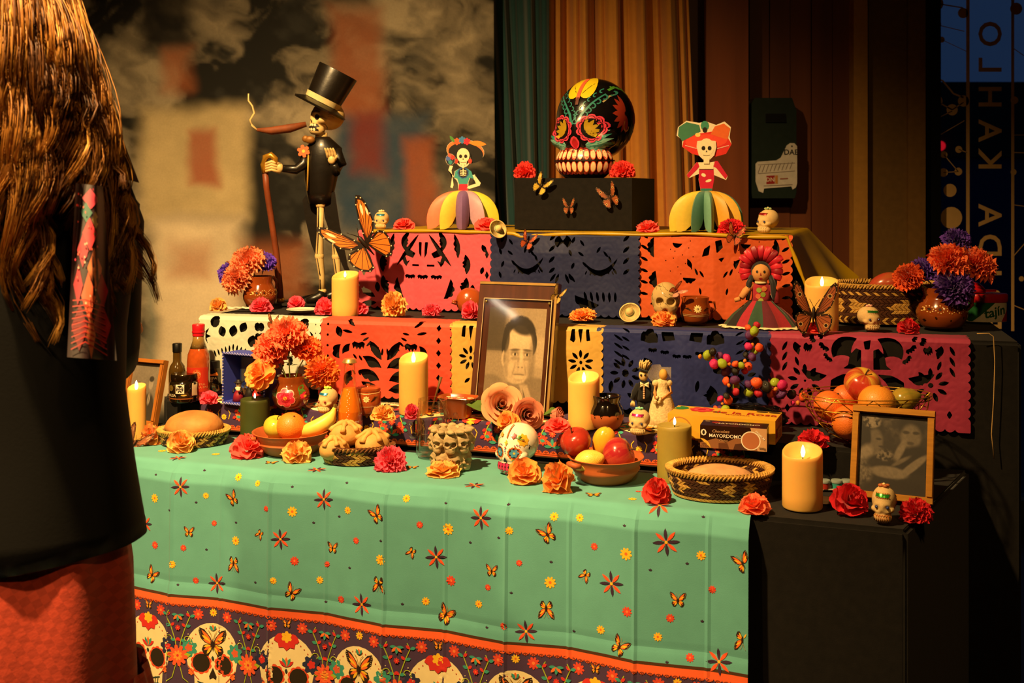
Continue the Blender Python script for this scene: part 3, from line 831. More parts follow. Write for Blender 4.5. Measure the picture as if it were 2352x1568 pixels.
# ------------------------------------------------------------------ cut paper banners
def poly_sd(P, X, Y):
    P = np.array(P); n = len(P); d = np.full(X.shape, 1e9); ins = np.zeros(X.shape, bool)
    for i in range(n):
        ax, ay = P[i]; bx_, by = P[(i + 1) % n]
        ex, ey = bx_ - ax, by - ay; wx, wy = X - ax, Y - ay
        t = np.clip((wx * ex + wy * ey) / (ex * ex + ey * ey + 1e-12), 0, 1)
        d = np.minimum(d, np.hypot(wx - ex * t, wy - ey * t))
        c = ((ay <= Y) != (by <= Y))
        with np.errstate(divide='ignore', invalid='ignore'):
            xi = ax + (Y - ay) * ex / (ey if abs(ey) > 1e-12 else 1e-12)
        ins ^= c & (X < xi)
    return np.where(ins, -d, d)
def paper_mesh(name, W, H, holes, fn, m, parent, res=0.0022, sc_side=True, sc_bot=True, scr=0.011, mirror_dup=True, tops=0.0):
    """W wide, hangs H below the edge, 'tops' over the edge; holes: outlines in x in [-W/2,W/2], y (0 at edge, down negative)"""
    x = np.arange(-W / 2 - 2 * res, W / 2 + 2.01 * res, res); y = np.arange(tops + 2 * res, -H - 2.01 * res, -res)
    X, Y = np.meshgrid(x, y)
    hw = W / 2 - (scr * .75 if sc_side else 0); hb = -H + (scr * .75 if sc_bot else 0)
    sd = np.maximum(np.maximum(np.abs(X) - hw, Y - tops), hb - Y)
    if sc_side:
        k = (np.round(Y / (2 * scr * .92) - .5) + .5) * (2 * scr * .92)
        sd = np.minimum(sd, np.maximum(np.hypot(np.abs(X) - hw + scr * .25, Y - k) - scr, np.maximum(Y - tops, -H - Y)))
    if sc_bot:
        k = (np.round(X / (2 * scr * .95) - .5) + .5) * (2 * scr * .95)
        sd = np.minimum(sd, np.maximum(np.hypot(X - k, Y - hb - scr * .25) - scr, np.abs(X) - W / 2))
    for P in holes:
        px = [p[0] for p in P]; py = [p[1] for p in P]; mg = 3 * res
        sel = (X > min(px) - mg) & (X < max(px) + mg) & (Y > min(py) - mg) & (Y < max(py) + mg)
        if not sel.any(): continue
        sd[sel] = np.maximum(sd[sel], -poly_sd(P, X[sel], Y[sel]))
    V = []; F = []; ids = {}
    ny, nx = sd.shape
    def vid(key, px_, py_):
        if key not in ids:
            ids[key] = len(V); V.append((px_, py_))
        return ids[key]
    corner = ((0, 0), (0, 1), (1, 1), (1, 0))
    ins = sd < 0
    for j in range(ny - 1):
        for i in range(nx - 1):
            b = (ins[j, i], ins[j, i + 1], ins[j + 1, i + 1], ins[j + 1, i])
            if not any(b): continue
            poly = []
            for q in range(4):
                j0, i0 = j + corner[q][0], i + corner[q][1]; r = (q + 1) % 4; j1, i1 = j + corner[r][0], i + corner[r][1]
                if b[q]: poly.append(vid((j0, i0), X[j0, i0], Y[j0, i0]))
                if b[q] != b[r]:
                    t = sd[j0, i0] / (sd[j0, i0] - sd[j1, i1])
                    key = (min((j0, i0), (j1, i1)), max((j0, i0), (j1, i1)))
                    poly.append(vid(key, X[j0, i0] + (X[j1, i1] - X[j0, i0]) * t, Y[j0, i0] + (Y[j1, i1] - Y[j0, i0]) * t))
            if len(poly) >= 3: F.append(tuple(poly))
    mb = MB(); mb.v = [tuple(fn(a, b_)) for a, b_ in V]; mb.f = F; mb.c = [None] * len(F)
    return mb.build(name, m, parent, sharp=180)
def mir(hs): return hs + [[(-x, y) for x, y in P] for P in hs]
def burst(cx, cy, n, r0, L, w, rot=0.0, a1=2 * PI): return [leaf(cx, cy, L, w, rot + a1 * i / n, 5, r0) for i in range(n)]
def scal(pts, w, bumps=4):
    """a curved slit with a scalloped edge"""
    n = 12; out = []; back = []
    P = [np.array(p) for p in pts]
    for i in range(n + 1):
        t = i / n; p = (1 - t) ** 2 * P[0] + 2 * t * (1 - t) * P[1] + t * t * P[2]
        d = 2 * (1 - t) * (P[1] - P[0]) + 2 * t * (P[2] - P[1]); nn = np.array((-d[1], d[0])); nn = nn / (np.linalg.norm(nn) + 1e-9)
        e = sin(PI * t)
        w_ = w * 1.45; out.append(tuple(p + nn * w_ * e * .35)); back.append(tuple(p - nn * w_ * e * (.65 + .35 * abs(sin(bumps * PI * t)))))
    return out + back[::-1]
def bat(cx, cy, w, h, rot=0.0):
    P = [(-.5, .3), (-.3, .5), (0, .35), (.3, .5), (.5, .3), (.38, -.2), (.25, .05), (.12, -.3), (0, 0), (-.12, -.3), (-.25, .05), (-.38, -.2)]
    return [(cx + x * w * cos(rot) - y * h * sin(rot), cy + x * w * sin(rot) + y * h * cos(rot)) for x, y in P]
def dia(cx, cy, w, h): return [(cx - w, cy), (cx, cy + h), (cx + w, cy), (cx, cy - h)]
def pat(kind, W, H):
    w, h = W / 2, H; hs = []
    if kind == 'skullpot':          # pink: face with tall crest
        hs += mir([scal([(.10 * W, -.02 * H), (.20 * W, -.15 * H), (.12 * W, -.30 * H)], .012), scal([(.22 * W, -.05 * H), (.27 * W, -.2 * H), (.25 * W, -.36 * H)], .010), leaf(.03 * W, -.05 * H, .12, .006, -.9, 5),
                   leaf(.16 * W, -.30 * H, .04, .006, -1.9, 5), scal([(.30 * W, -.30 * H), (.34 * W, -.42 * H), (.31 * W, -.55 * H)], .013), scal([(.31 * W, -.58 * H), (.33 * W, -.7 * H), (.27 * W, -.82 * H)], .014),
                   scal([(.15 * W, -.85 * H), (.2 * W, -.78 * H), (.2 * W, -.60 * H)], .012), leaf(.42 * W, -.18 * H, .025, .007, -1.1), leaf(.43 * W, -.45 * H, .022, .006, -1.9), leaf(.37 * W, -.86 * H, .05, .009, .5, 5), leaf(.35 * W, -.80 * H, .03, .008, 1.5), leaf(.36 * W, -.93 * H, .05, .008, -.1),
                   dia(.455 * W, -.3 * H, .006, .012), dia(.455 * W, -.55 * H, .006, .012), dia(.455 * W, -.78 * H, .006, .012), [(.012 * W, -.16 * H), (.035 * W, -.16 * H), (.03 * W, -.30 * H), (.012 * W, -.36 * H)], [(.06 * W, -.30 * H), (.12 * W, -.24 * H), (.13 * W, -.33 * H), (.08 * W, -.36 * H)]])
        hs += mir([[(.03 * W, -.435 * H), (.085 * W, -.435 * H), (.085 * W, -.46 * H), (.03 * W, -.46 * H)], [(.10 * W, -.38 * H), (.15 * W, -.43 * H), (.13 * W, -.46 * H)]])
        hs += [bat(-.10 * W, -.60 * H, .035, .018), bat(0, -.60 * H, .035, .018), bat(.10 * W, -.60 * H, .035, .018)]
    elif kind == 'flower':          # coral: plant under a big bloom
        hs += [leaf(.0, -.12 * H, .022, .0032, a, 4, .048) for a in [PI + .25 + i * .245 for i in range(12)]]
        hs += mir([leaf(.02 * W, -.52 * H, .06, .011, -1.95 + 2.9, 5), scal([(.02 * W, -.62 * H), (.08 * W, -.5 * H), (.17 * W, -.48 * H)], .014, 1), scal([(.035 * W, -.78 * H), (.10 * W, -.66 * H), (.2 * W, -.66 * H)], .016, 2), scal([(.03 * W, -.9 * H), (.1 * W, -.84 * H), (.18 * W, -.8 * H)], .013, 2),
                   bat(.20 * W, -.36 * H, .036, .028), scal([(.26 * W, -.32 * H), (.31 * W, -.36 * H), (.32 * W, -.46 * H)], .009, 1), leaf(.13 * W, -.56 * H, .018, .003, 1.1), leaf(.17 * W, -.54 * H, .018, .003, 1.0), leaf(.21 * W, -.52 * H, .018, .003, .9), leaf(.24 * W, -.60 * H, .022, .004, .5),
                   leaf(.14 * W, -.74 * H, .016, .003, 1.2), leaf(.18 * W, -.73 * H, .016, .003, 1.1), leaf(.22 * W, -.72 * H, .016, .003, 1.0), scal([(.25 * W, -.66 * H), (.31 * W, -.74 * H), (.29 * W, -.86 * H)], .014), leaf(.22 * W, -.10 * H, .03, .004, .6), leaf(.24 * W, -.18 * H, .03, .004, .2), leaf(.25 * W, -.06 * H, .03, .004, 1.1), leaf(.10 * W, -.93 * H, .02, .004, .3)])
        for i in range(6): hs.append(dia(.405 * W, -.09 * H - i * .155 * H, .0065, .0085))
        for i in range(7): hs.append(ell(-.43 * W, -.08 * H - i * .135 * H, .0035, .0035, 8))
        hs += [leaf(-.36 * W, -.10 * H, .03, .009, -1.2), scal([(-.33 * W, -.33 * H), (-.38 * W, -.42 * H), (-.34 * W, -.52 * H)], .011, 2)]
    elif kind == 'petals':          # yellow
        hs += mir(burst(.36 * W, -.47 * H, 9, .010, .022, .0042, .2)) + mir([ell(.36 * W, -.47 * H, .004, .005, 8)])
        hs += mir([[(.30 * W, -.05 * H), (.32 * W, -.05 * H), (.325 * W, -.18 * H), (.315 * W, -.22 * H), (.29 * W, -.19 * H)], [(.34 * W, -.05 * H), (.37 * W, -.05 * H), (.36 * W, -.25 * H)], [(.39 * W, -.05 * H), (.41 * W, -.05 * H), (.42 * W, -.19 * H), (.395 * W, -.20 * H)]])
        hs += mir([leaf(.30 * W, -.78 * H, .02, .004, .5), leaf(.40 * W, -.80 * H, .02, .004, 2.4), leaf(.15 * W, -.3 * H, .04, .006, 1), leaf(.15 * W, -.7 * H, .04, .006, 1)])
    elif kind == 'leaves':          # white with large black openings
        hs += mir([ell(.36 * W, -.10 * H, .014, .016, 10), leaf(.31 * W, -.16 * H, .03, .011, -1.9), leaf(.20 * W, -.14 * H, .032, .012, -1.4), leaf(.11 * W, -.10 * H, .03, .011, -1.1), leaf(.05 * W, -.28 * H, .034, .013, -1.3), leaf(.06 * W, -.52 * H, .03, .013, -1.0),
                   ell(.015 * W, -.16 * H, .009, .012, 8), ell(.015 * W, -.31 * H, .009, .012, 8), [(.40 * W, -.18 * H), (.425 * W, -.28 * H), (.385 * W, -.31 * H), (.425 * W, -.34 * H), (.41 * W, -.44 * H), (.435 * W, -.36 * H), (.435 * W, -.24 * H)],
                   scal([(.42 * W, -.58 * H), (.44 * W, -.66 * H), (.42 * W, -.75 * H)], .010), scal([(.16 * W, -.62 * H), (.21 * W, -.56 * H), (.20 * W, -.5 * H)], .008, 1), scal([(.08 * W, -.85 * H), (.12 * W, -.72 * H), (.2 * W, -.68 * H)], .014, 2)])
        for i in range(9): hs += mir([leaf((.11 + .032 * i) * W, (-.40 - .020 * abs(i - 3)) * H, .022, .0026, -1.2 - .09 * i, 4)])
        hs += burst(.02 * W, -.60 * H, 12, .016, .016, .0022) + [ell(.02 * W, -.60 * H, .006, .007, 8)]
        hs += mir([leaf(.27 * W, -.60 * H, .02, .004, 2.9), leaf(.27 * W, -.66 * H, .02, .004, 3.3), ell(.25 * W, -.62 * H, .007, .008, 8)])
        for i in range(6): hs.append(ell(.455 * W, -.1 * H - .12 * H * i, .0018, .003, 6))
    elif kind == 'rosette':         # deep blue lower row
        hs += burst(-.33 * W, -.56 * H, 9, .016, .022, .005, .35) + [ell(-.33 * W, -.56 * H, .0085, .0095, 12)] + burst(.33 * W, -.56 * H, 9, .016, .022, .005, .35) + [ell(.33 * W, -.56 * H, .0085, .0095, 12)]
        for i in range(4): hs += mir([leaf((.40 - .0 * i) * W, (-.09 - .10 * i) * H, .030, .0032, 3.75, 4), leaf(.30 * W, (-.07 - .11 * i) * H, .026, .003, .55, 4)])
        hs += mir([scal([(.24 * W, -.16 * H), (.19 * W, -.10 * H), (.14 * W, -.18 * H)], .02, 3), [(.05 * W, -.05 * H), (.12 * W, -.05 * H), (.11 * W, -.16 * H), (.04 * W, -.14 * H)], bat(.10 * W, -.30 * H, .022, .014), bat(.03 * W, -.34 * H, .022, .014), bat(.17 * W, -.28 * H, .022, .016),
                   scal([(.22 * W, -.36 * H), (.20 * W, -.45 * H), (.23 * W, -.52 * H)], .014, 2), scal([(.16 * W, -.66 * H), (.20 * W, -.78 * H), (.16 * W, -.9 * H)], .018, 3), leaf(.08 * W, -.75 * H, .03, .005, 1.4), leaf(.42 * W, -.8 * H, .03, .006, 1.7), leaf(.26 * W, -.88 * H, .03, .006, .6)])
    elif kind == 'arch':            # magenta: arched figure between rosettes
        hs += burst(-.31 * W, -.52 * H, 9, .016, .024, .005, .2) + burst(.31 * W, -.52 * H, 9, .016, .024, .005, .2) + [ell(.31 * W, -.52 * H, .006, .006, 10), ell(-.31 * W, -.52 * H, .003, .003, 8)]
        hs += mir([scal([(.05 * W, -.05 * H), (.16 * W, -.08 * H), (.17 * W, -.26 * H)], .026, 1), [(.03 * W, -.17 * H), (.055 * W, -.15 * H), (.085 * W, -.22 * H), (.095 * W, -.33 * H), (.12 * W, -.37 * H), (.03 * W, -.37 * H)], [(.05 * W, -.42 * H), (.12 * W, -.43 * H), (.15 * W, -.46 * H), (.18 * W, -.50 * H), (.185 * W, -.62 * H), (.12 * W, -.60 * H), (.09 * W, -.50 * H)],
                   scal([(.20 * W, -.45 * H), (.26 * W, -.47 * H), (.33 * W, -.40 * H)], .012, 5), bat(.22 * W, -.16 * H, .028, .018, .7), bat(.20 * W, -.27 * H, .026, .016, .8), bat(.30 * W, -.18 * H, .02, .03, .3), bat(.28 * W, -.07 * H, .02, .02, 1.2), bat(.24 * W, -.03 * H, .02, .016, 1.2), scal([(.36 * W, -.10 * H), (.37 * W, -.16 * H), (.34 * W, -.24 * H)], .010, 3),
                   leaf(.40 * W, -.10 * H, .026, .004, -1.1), leaf(.40 * W, -.21 * H, .026, .004, -1.1), leaf(.40 * W, -.32 * H, .026, .004, -1.1), leaf(.36 * W, -.14 * H, .024, .004, -1.9), leaf(.36 * W, -.26 * H, .024, .004, -1.9), dia(.22 * W, -.66 * H, .013, .013), leaf(.09 * W, -.75 * H, .03, .005, 1.2), leaf(.15 * W, -.85 * H, .04, .007, .9), dia(.40 * W, -.82 * H, .006, .01)])
        hs += [[(-.018 * W, -.08 * H), (.018 * W, -.06 * H), (.012 * W, -.16 * H), (-.012 * W, -.16 * H)]]
    elif kind == 'skullface':       # blue upper row
        for sx in (-1, 1):
            cx = sx * .24 * W
            hs += [leaf(cx + a * .11 * W, -.18 * H + b * H, .022, .0035, r, 4) for a, b, r in ((-.9, 0, 2.2), (-.9, -.12, 2.5), (-.7, -.25, 2.3), (.5, -.1, -1.2), (.75, -.24, -1.0), (.2, -.05, -.9), (-.2, -.08, 1.0))]
            for i in range(7): hs.append(leaf(cx - .08 * W + i * .026 * W, -.46 * H - .01 * H * sin(i), .014, .002, -1.57 + .15 * (i - 3), 4))
            hs += [scal([(cx - .10 * W, -.36 * H), (cx, -.62 * H), (cx + .12 * W, -.30 * H)], .009, 5), leaf(cx + .15 * W, -.12 * H, .026, .0045, .8), leaf(cx + .15 * W, -.25 * H, .026, .0045, .8), leaf(cx + .15 * W, -.38 * H, .026, .0045, .8), leaf(cx + .15 * W, -.5 * H, .024, .0045, .7),
                   leaf(cx - .18 * W, -.15 * H, .02, .004, 1.2), leaf(cx - .18 * W, -.3 * H, .02, .004, 1.9), leaf(cx - .18 * W, -.45 * H, .02, .004, 1.2), leaf(cx - .18 * W, -.58 * H, .02, .004, 1.9)]
            for i in range(6): hs.append(leaf(cx - .10 * W + i * .04 * W, -.70 * H, .03, .004, -1.3 - .05 * i, 4))
            hs += [scal([(cx - .16 * W, -.75 * H), (cx - .10 * W, -.86 * H), (cx, -.86 * H)], .016, 3)]
        hs += mir([scal([(.02 * W, -.05 * H), (.05 * W, -.12 * H), (.03 * W, -.2 * H)], .014, 1), leaf(.02 * W, -.5 * H, .03, .004, -1.2), leaf(.04 * W, -.5 * H, .03, .004, -.9)])
    elif kind == 'bighead':         # orange upper row
        for sx in (-1, 1):
            cx = sx * .22 * W
            hs += [scal([(cx - sx * .02 * W + .02 * W, -.04 * H), (cx, -.0 * H), (cx - .06 * W, -.06 * H)], .012, 3), scal([(cx + sx * .17 * W, -.06 * H), (cx + sx * .20 * W, -.18 * H), (cx + sx * .17 * W, -.30 * H)], .010, 4), scal([(cx + sx * .16 * W, -.45 * H), (cx + sx * .18 * W, -.56 * H), (cx + sx * .15 * W, -.66 * H)], .012, 4),
                   scal([(cx - .05 * W, -.12 * H), (cx - .02 * W, -.16 * H), (cx + .02 * W, -.13 * H)], .006, 1), scal([(cx - sx * .05 * W, -.30 * H), (cx - sx * .08 * W, -.36 * H), (cx - sx * .08 * W, -.42 * H)], .006, 1), scal([(cx + .02 * W, -.52 * H), (cx + .06 * W, -.56 * H), (cx + .11 * W, -.53 * H)], .008, 4)]
            for i, (a, b) in enumerate([(-.3, -.2), (.3, -.18), (-.2, -.3), (.1, -.26), (.45, -.28), (-.45, -.33), (.2, -.36), (-.05, -.40), (.4, -.42), (-.3, -.45), (.05, -.48), (-.15, -.22), (.35, -.1)]): hs.append(ell(cx + a * .2 * W, b * H, .0018, .0022, 6))
            hs += [leaf(cx + sx * .21 * W, -.08 * H - .13 * H * i, .024, .004, PI / 2 - sx * (.9 + .1 * i)) for i in range(6)]
            hs += burst(cx + sx * .12 * W, -.80 * H, 8, .012, .02, .004, .3)
        hs += [[(-.02 * W, -.14 * H), (-.06 * W, -.19 * H), (-.075 * W, -.28 * H), (-.03 * W, -.26 * H)], [(.01 * W, -.10 * H), (.05 * W, -.08 * H), (.06 * W, -.17 * H), (.02 * W, -.24 * H)], [(.03 * W, -.30 * H), (.07 * W, -.28 * H), (.05 * W, -.34 * H)]]
        hs += mir([leaf(.06 * W, -.52 * H, .022, .003, 1), leaf(.10 * W, -.5 * H, .022, .003, 1.2), leaf(.08 * W, -.72 * H, .02, .003, 1.4)])
    return hs
TISSUE = {}
def banner(label, color, kind, P, A, V, U, px0, px1, drop, zt, over=0.03, seed=0, gap=0.006, sag=0.0):
    a = onplane(px0, HY + 1, A, V); b = onplane(px1, HY + 1, A, V)
    s0 = (a - A).dot(U); s1 = (b - A).dot(U); W = s1 - s0; sc = (s0 + s1) / 2
    r = 0.008
    def fn(x, y):
        t = -y
        amp = min(1, max(0, (t - .01) / .05))
        cr = 0.004 * max(0, 1 - abs(x) / 0.03) * amp                  # the centre fold stands proud
        wv = amp * (0.0035 * noise.noise((x * 14 + seed, t * 10, seed)) + 0.006 * noise.noise((x * 5 + seed * 3, t * 4, 1.5)) + 0.004 * sin(x * 20 + seed))
        fine = 0.0010 * noise.noise((x * 70, t * 60, seed + 4))
        if t <= 0: return P(sc + x, gap * 0 - t - 0.0, zt + 0.0045 + abs(fine) + .001 * abs(noise.noise((x * 20, t * 20, seed))))
        if t < r * 1.57:
            q = t / r; return P(sc + x, -gap * sin(q) - r * sin(q) * .4, zt + 0.0045 - r * (1 - cos(q)) + abs(fine) * .5)
        return P(sc + x, -gap - r * .4 - max(-.004, cr + wv + .004) - abs(fine) - sag * amp, zt + 0.0045 - r - (t - r * 1.57))
    if color not in TISSUE: TISSUE[color] = mat('tissue_' + color.strip('#'), color, rough=0.65, var=0.06, scale=30, bump=0.15, bscale=140, translucent=0.12, sheen=0.1)
    o = paper_mesh('paper_banner', W, drop, pat(kind, W, drop), fn, TISSUE[color], None, res=0.0021 if drop > .1 else .002, tops=over)
    return tag(o, label, 'paper banner', 'cut paper banners on the altar')
banner('pink cut-paper banner on the top box, beside the large monarch butterfly', '#e65a6c', 'skullpot', p3, A3, V3, U3, 826, 1137, .225, Z3, 0.0, 1)
banner('navy cut-paper banner with folded centre hanging behind the portrait frame', '#1b2350', 'skullface', p3, A3, V3, U3, 1130, 1474, .225, Z3, 0.0, 2, .009, .004)
banner('orange cut-paper banner hanging behind the cracked stone skull', '#d0561e', 'bighead', p3, A3, V3, U3, 1468, 1822, .222, Z3, 0.0, 3)
banner('white cut-paper banner with black openings behind the hot sauce bottle', '#d9dcc4', 'leaves', p2, A2, V2, U2, 462, 744, .185, Z2, .05, 4)
banner('coral cut-paper banner hanging behind the orange soda bottle', '#e04c34', 'flower', p2, A2, V2, U2, 738, 1042, .20, Z2, .07, 5)
banner('yellow cut-paper banner half hidden by the portrait frame', '#d2a64a', 'petals', p2, A2, V2, U2, 1036, 1388, .19, Z2, .05, 6)
banner('blue cut-paper banner with rosettes behind the bride and groom dolls', '#1d2868', 'rosette', p2, A2, V2, U2, 1372, 1772, .20, Z2, .05, 7)
banner('magenta cut-paper banner at the right end of the middle stand', '#a83050', 'arch', p2, A2, V2, U2, 1764, 2228, .215, Z2, .06, 8)
# ------------------------------------------------------------------ builders for the offerings
YAW = math.atan2(-TV.x, TV.y)          # the altar's facing direction
CREPE = mat('crepe_paper', attr=True, rough=0.8, var=0.10, scale=90, bump=0.35, bscale=240, translucent=0.22, sheen=0.15, spec=0.2)
def shade(c, k):
    c = lin(c) if isinstance(c, str) else c
    return tuple(min(1, x * k) for x in c)
def flower_mb(R, Hh, style, color, seed):
    rnd = random.Random(seed); mb = MB()
    K, nu, nv, m, amp, ln = {'carnation': (8, 60, 4, 15, .30, .16), 'crumple': (6, 44, 5, 6, .42, .24), 'marigold': (9, 56, 4, 14, .26, .10), 'rosette': (7, 48, 5, 5, .30, .12), 'fringe': (9, 72, 3, 24, .34, .20)}[style]
    for k in range(K):
        f = k / (K - 1); e0 = 0.02 + 1.38 * f ** .9; ph = rnd.uniform(0, 6.28); ph2 = rnd.uniform(0, 6.28); so = rnd.uniform(0, 50); Ln = (1.0 - .10 * f) * rnd.uniform(.9, 1.05)
        mm = max(3, int(m * (1 - .55 * f)))
        col = shade(color, rnd.uniform(.86, 1.12))
        def fn(u, v):
            a = 2 * PI * u; r = .12 + .88 * v
            e = e0 + amp * r * r * (sin(mm * a + ph) * .55 + .6 * noise.noise((cos(a) * 2.4 + so, sin(a) * 2.4, r * 1.5))) * (1 - .4 * f)
            l = Ln * r * (1 + ln * v * (noise.noise((cos(a) * 5 + so, sin(a) * 5, 3)) + (.5 * sin(mm * 2 * a + ph2) if style in ('carnation', 'fringe') else 0)))
            aa = a + .18 * sin(mm * a + ph2) * v / max(1, mm / 6)
            if style == 'marigold': l *= 1 - .10 * (abs(sin(mm * a)) > .85) * v
            return Vector((cos(e) * cos(aa) * l, cos(e) * sin(aa) * l, max(-.12, sin(e)) * l))
        mb.grid(fn, nu, nv, col, closed=True)
    mb.v = [(x * R, y * R, z * Hh) for x, y, z in mb.v]
    return mb
FCOL = dict(pink='#f85a74', coral='#f86058', red='#d8202c', orange='#ffa850', amber='#ffc068', salmon='#ff8258', violet='#7448d8', hot='#f2463c')
def flower(label, px, py, Z, wpx, hpx, color, style, seed, tilt=.6, yaw=None, P=None):
    """py: where it rests; wpx, hpx: its size in the photograph"""
    if P is None: P = on(px, py, Z)
    R = px2m(wpx, P.y) / 2; Hh = px2m(hpx, P.y)
    rnd = random.Random(seed * 7 + 1)
    mb = flower_mb(R, Hh * .80, style, FCOL.get(color, color), seed)
    mb.xform(Matrix.Rotation(rnd.uniform(-.5, .5) if yaw is None else yaw, 4, 'Z') @ Matrix.Rotation(tilt, 4, 'X'))
    mb.v = [(x, y * .85, z) for x, y, z in mb.v]
    zs = [v[2] for v in mb.v]; z0 = sorted(zs)[int(len(zs) * .03)]; top = max(zs) - z0; k = Hh / top
    mb.v = [(x, y, max(0.0, (z - z0) * k) + .0008) for x, y, z in mb.v]
    xs = [v[0] for v in mb.v]; w = (max(xs) - min(xs)); kx = 2 * R / w
    mb.v = [(x * kx, y * kx, z) for x, y, z in mb.v]
    o = mb.build('paper_flower', CREPE, loc=P, sharp=180)
    return tag(o, label, 'flower', 'paper flowers on the altar')

WAX = mat('ivory_wax', '#f2bc62', rough=0.45, var=0.03, sss=0.55, sscol=(1.0, .55, .2), spec=0.4)
WAXG = mat('dark_green_wax', '#3d4418', rough=0.5, var=0.08, sss=0.2, sscol=(.5, .6, .2))
WAXO = mat('olive_wax', '#a08a3c', rough=0.5, var=0.08, sss=0.3, sscol=(1, .7, .2))
def flame_mat():
    m = bpy.data.materials.new('flame'); m.use_nodes = True
    b = m.node_tree.nodes['Principled BSDF']; b.inputs['Base Color'].default_value = (1, .8, .5, 1)
    b.inputs['Emission Color'].default_value = (1, .74, .40, 1); b.inputs['Emission Strength'].default_value = 9.0
    return m
FLAME = flame_mat()
def candle(label, px, py, Z, wpx, toppy, style='cut', m=None, flame=28, rib=0, P=None):
    P = P or on(px, py, Z); D = P.y
    R = px2m(wpx, D) / 2; Hh = (CZ - (toppy - HY) / FPX * D) - P.z
    t = thing('candle', label, 'candle', P, group='pillar candles')
    seg = 64; b = MB()
    def ztop(a):
        if style == 'flat': return Hh - .0015
        # rim dips at the front and rounds off at the left, like a softened edge
        f = (.5 + .5 * cos(a + PI / 2)) ** 1.6; l = max(0, -cos(a)) ** 2
        return Hh - .30 * R * 2 * f * .75 - .12 * R * 2 * l
    rows = []
    zs = [0, .003, .25, .5, .75, .93, .985, 1.0]
    for i, q in enumerate(zs):
        rr = R * (.965 if i == 0 else 1.0 if i < 6 else .99 if i == 6 else .955)
        rows.append([(rr * (1 + rib * (k % 2)) * cos(2 * PI * k / seg), rr * (1 + rib * (k % 2)) * sin(2 * PI * k / seg), (q if i != 1 else 0) * ztop(2 * PI * k / seg) + (.003 if i == 1 else 0)) for k in range(seg)])
    depth = .30 * R * 2 if style == 'cut' else .05 * R
    for q, dz in ((.86, .02), (.78, .35), (.6, .8), (.3, 1.0), (.02, 1.05)):
        rows.append([(R * q * cos(2 * PI * k / seg), R * q * sin(2 * PI * k / seg), max(.3 * Hh, min(ztop(2 * PI * k / seg) - .0015 * (1 + dz), Hh - .002) if dz < .1 else (ztop(2 * PI * k / seg) * (1 - min(1, dz)) + (Hh - depth * 1.15) * min(1, dz)) if style == 'cut' else Hh - .003 - depth * dz)) for k in range(seg)])
    V = [p for r in rows for p in r]; n = len(rows)
    F = [(i * seg + k, i * seg + (k + 1) % seg, (i + 1) * seg + (k + 1) % seg, (i + 1) * seg + k) for i in range(n - 1) for k in range(seg)] + [tuple(range(seg - 1, -1, -1)), tuple((n - 1) * seg + k for k in range(seg))]
    b.add(V, F); b.build('wax_body', m or WAX, t, sharp=60)
    fh = px2m(flame, D); fz = (Hh - depth * 1.15 if style == 'cut' else Hh - .004)
    fm = MB(); prof = []
    base = Hh - fh * (.90 if style == 'cut' else .1) - (0.0 if style == 'cut' else .0)
    if style == 'cut': base = max(base, fz)
    for i in range(13):
        q = i / 12; prof.append((max(.00005, fh * .21 * sin(PI * min(1, q * 1.0)) ** .75 * (1 - .45 * q)), base + fh * q))
    fm.lathe(prof, 14, (0, -R * .1, 0), sx=1.0, sy=.6); fm.build('flame', FLAME, t, sharp=180)
    MB().tube([(0, -R * .1, fz - .004), (0, -R * .1, base + fh * .2)], .0012, 6).build('wick', mat('wick', '#2a1c10'), t)
    return t

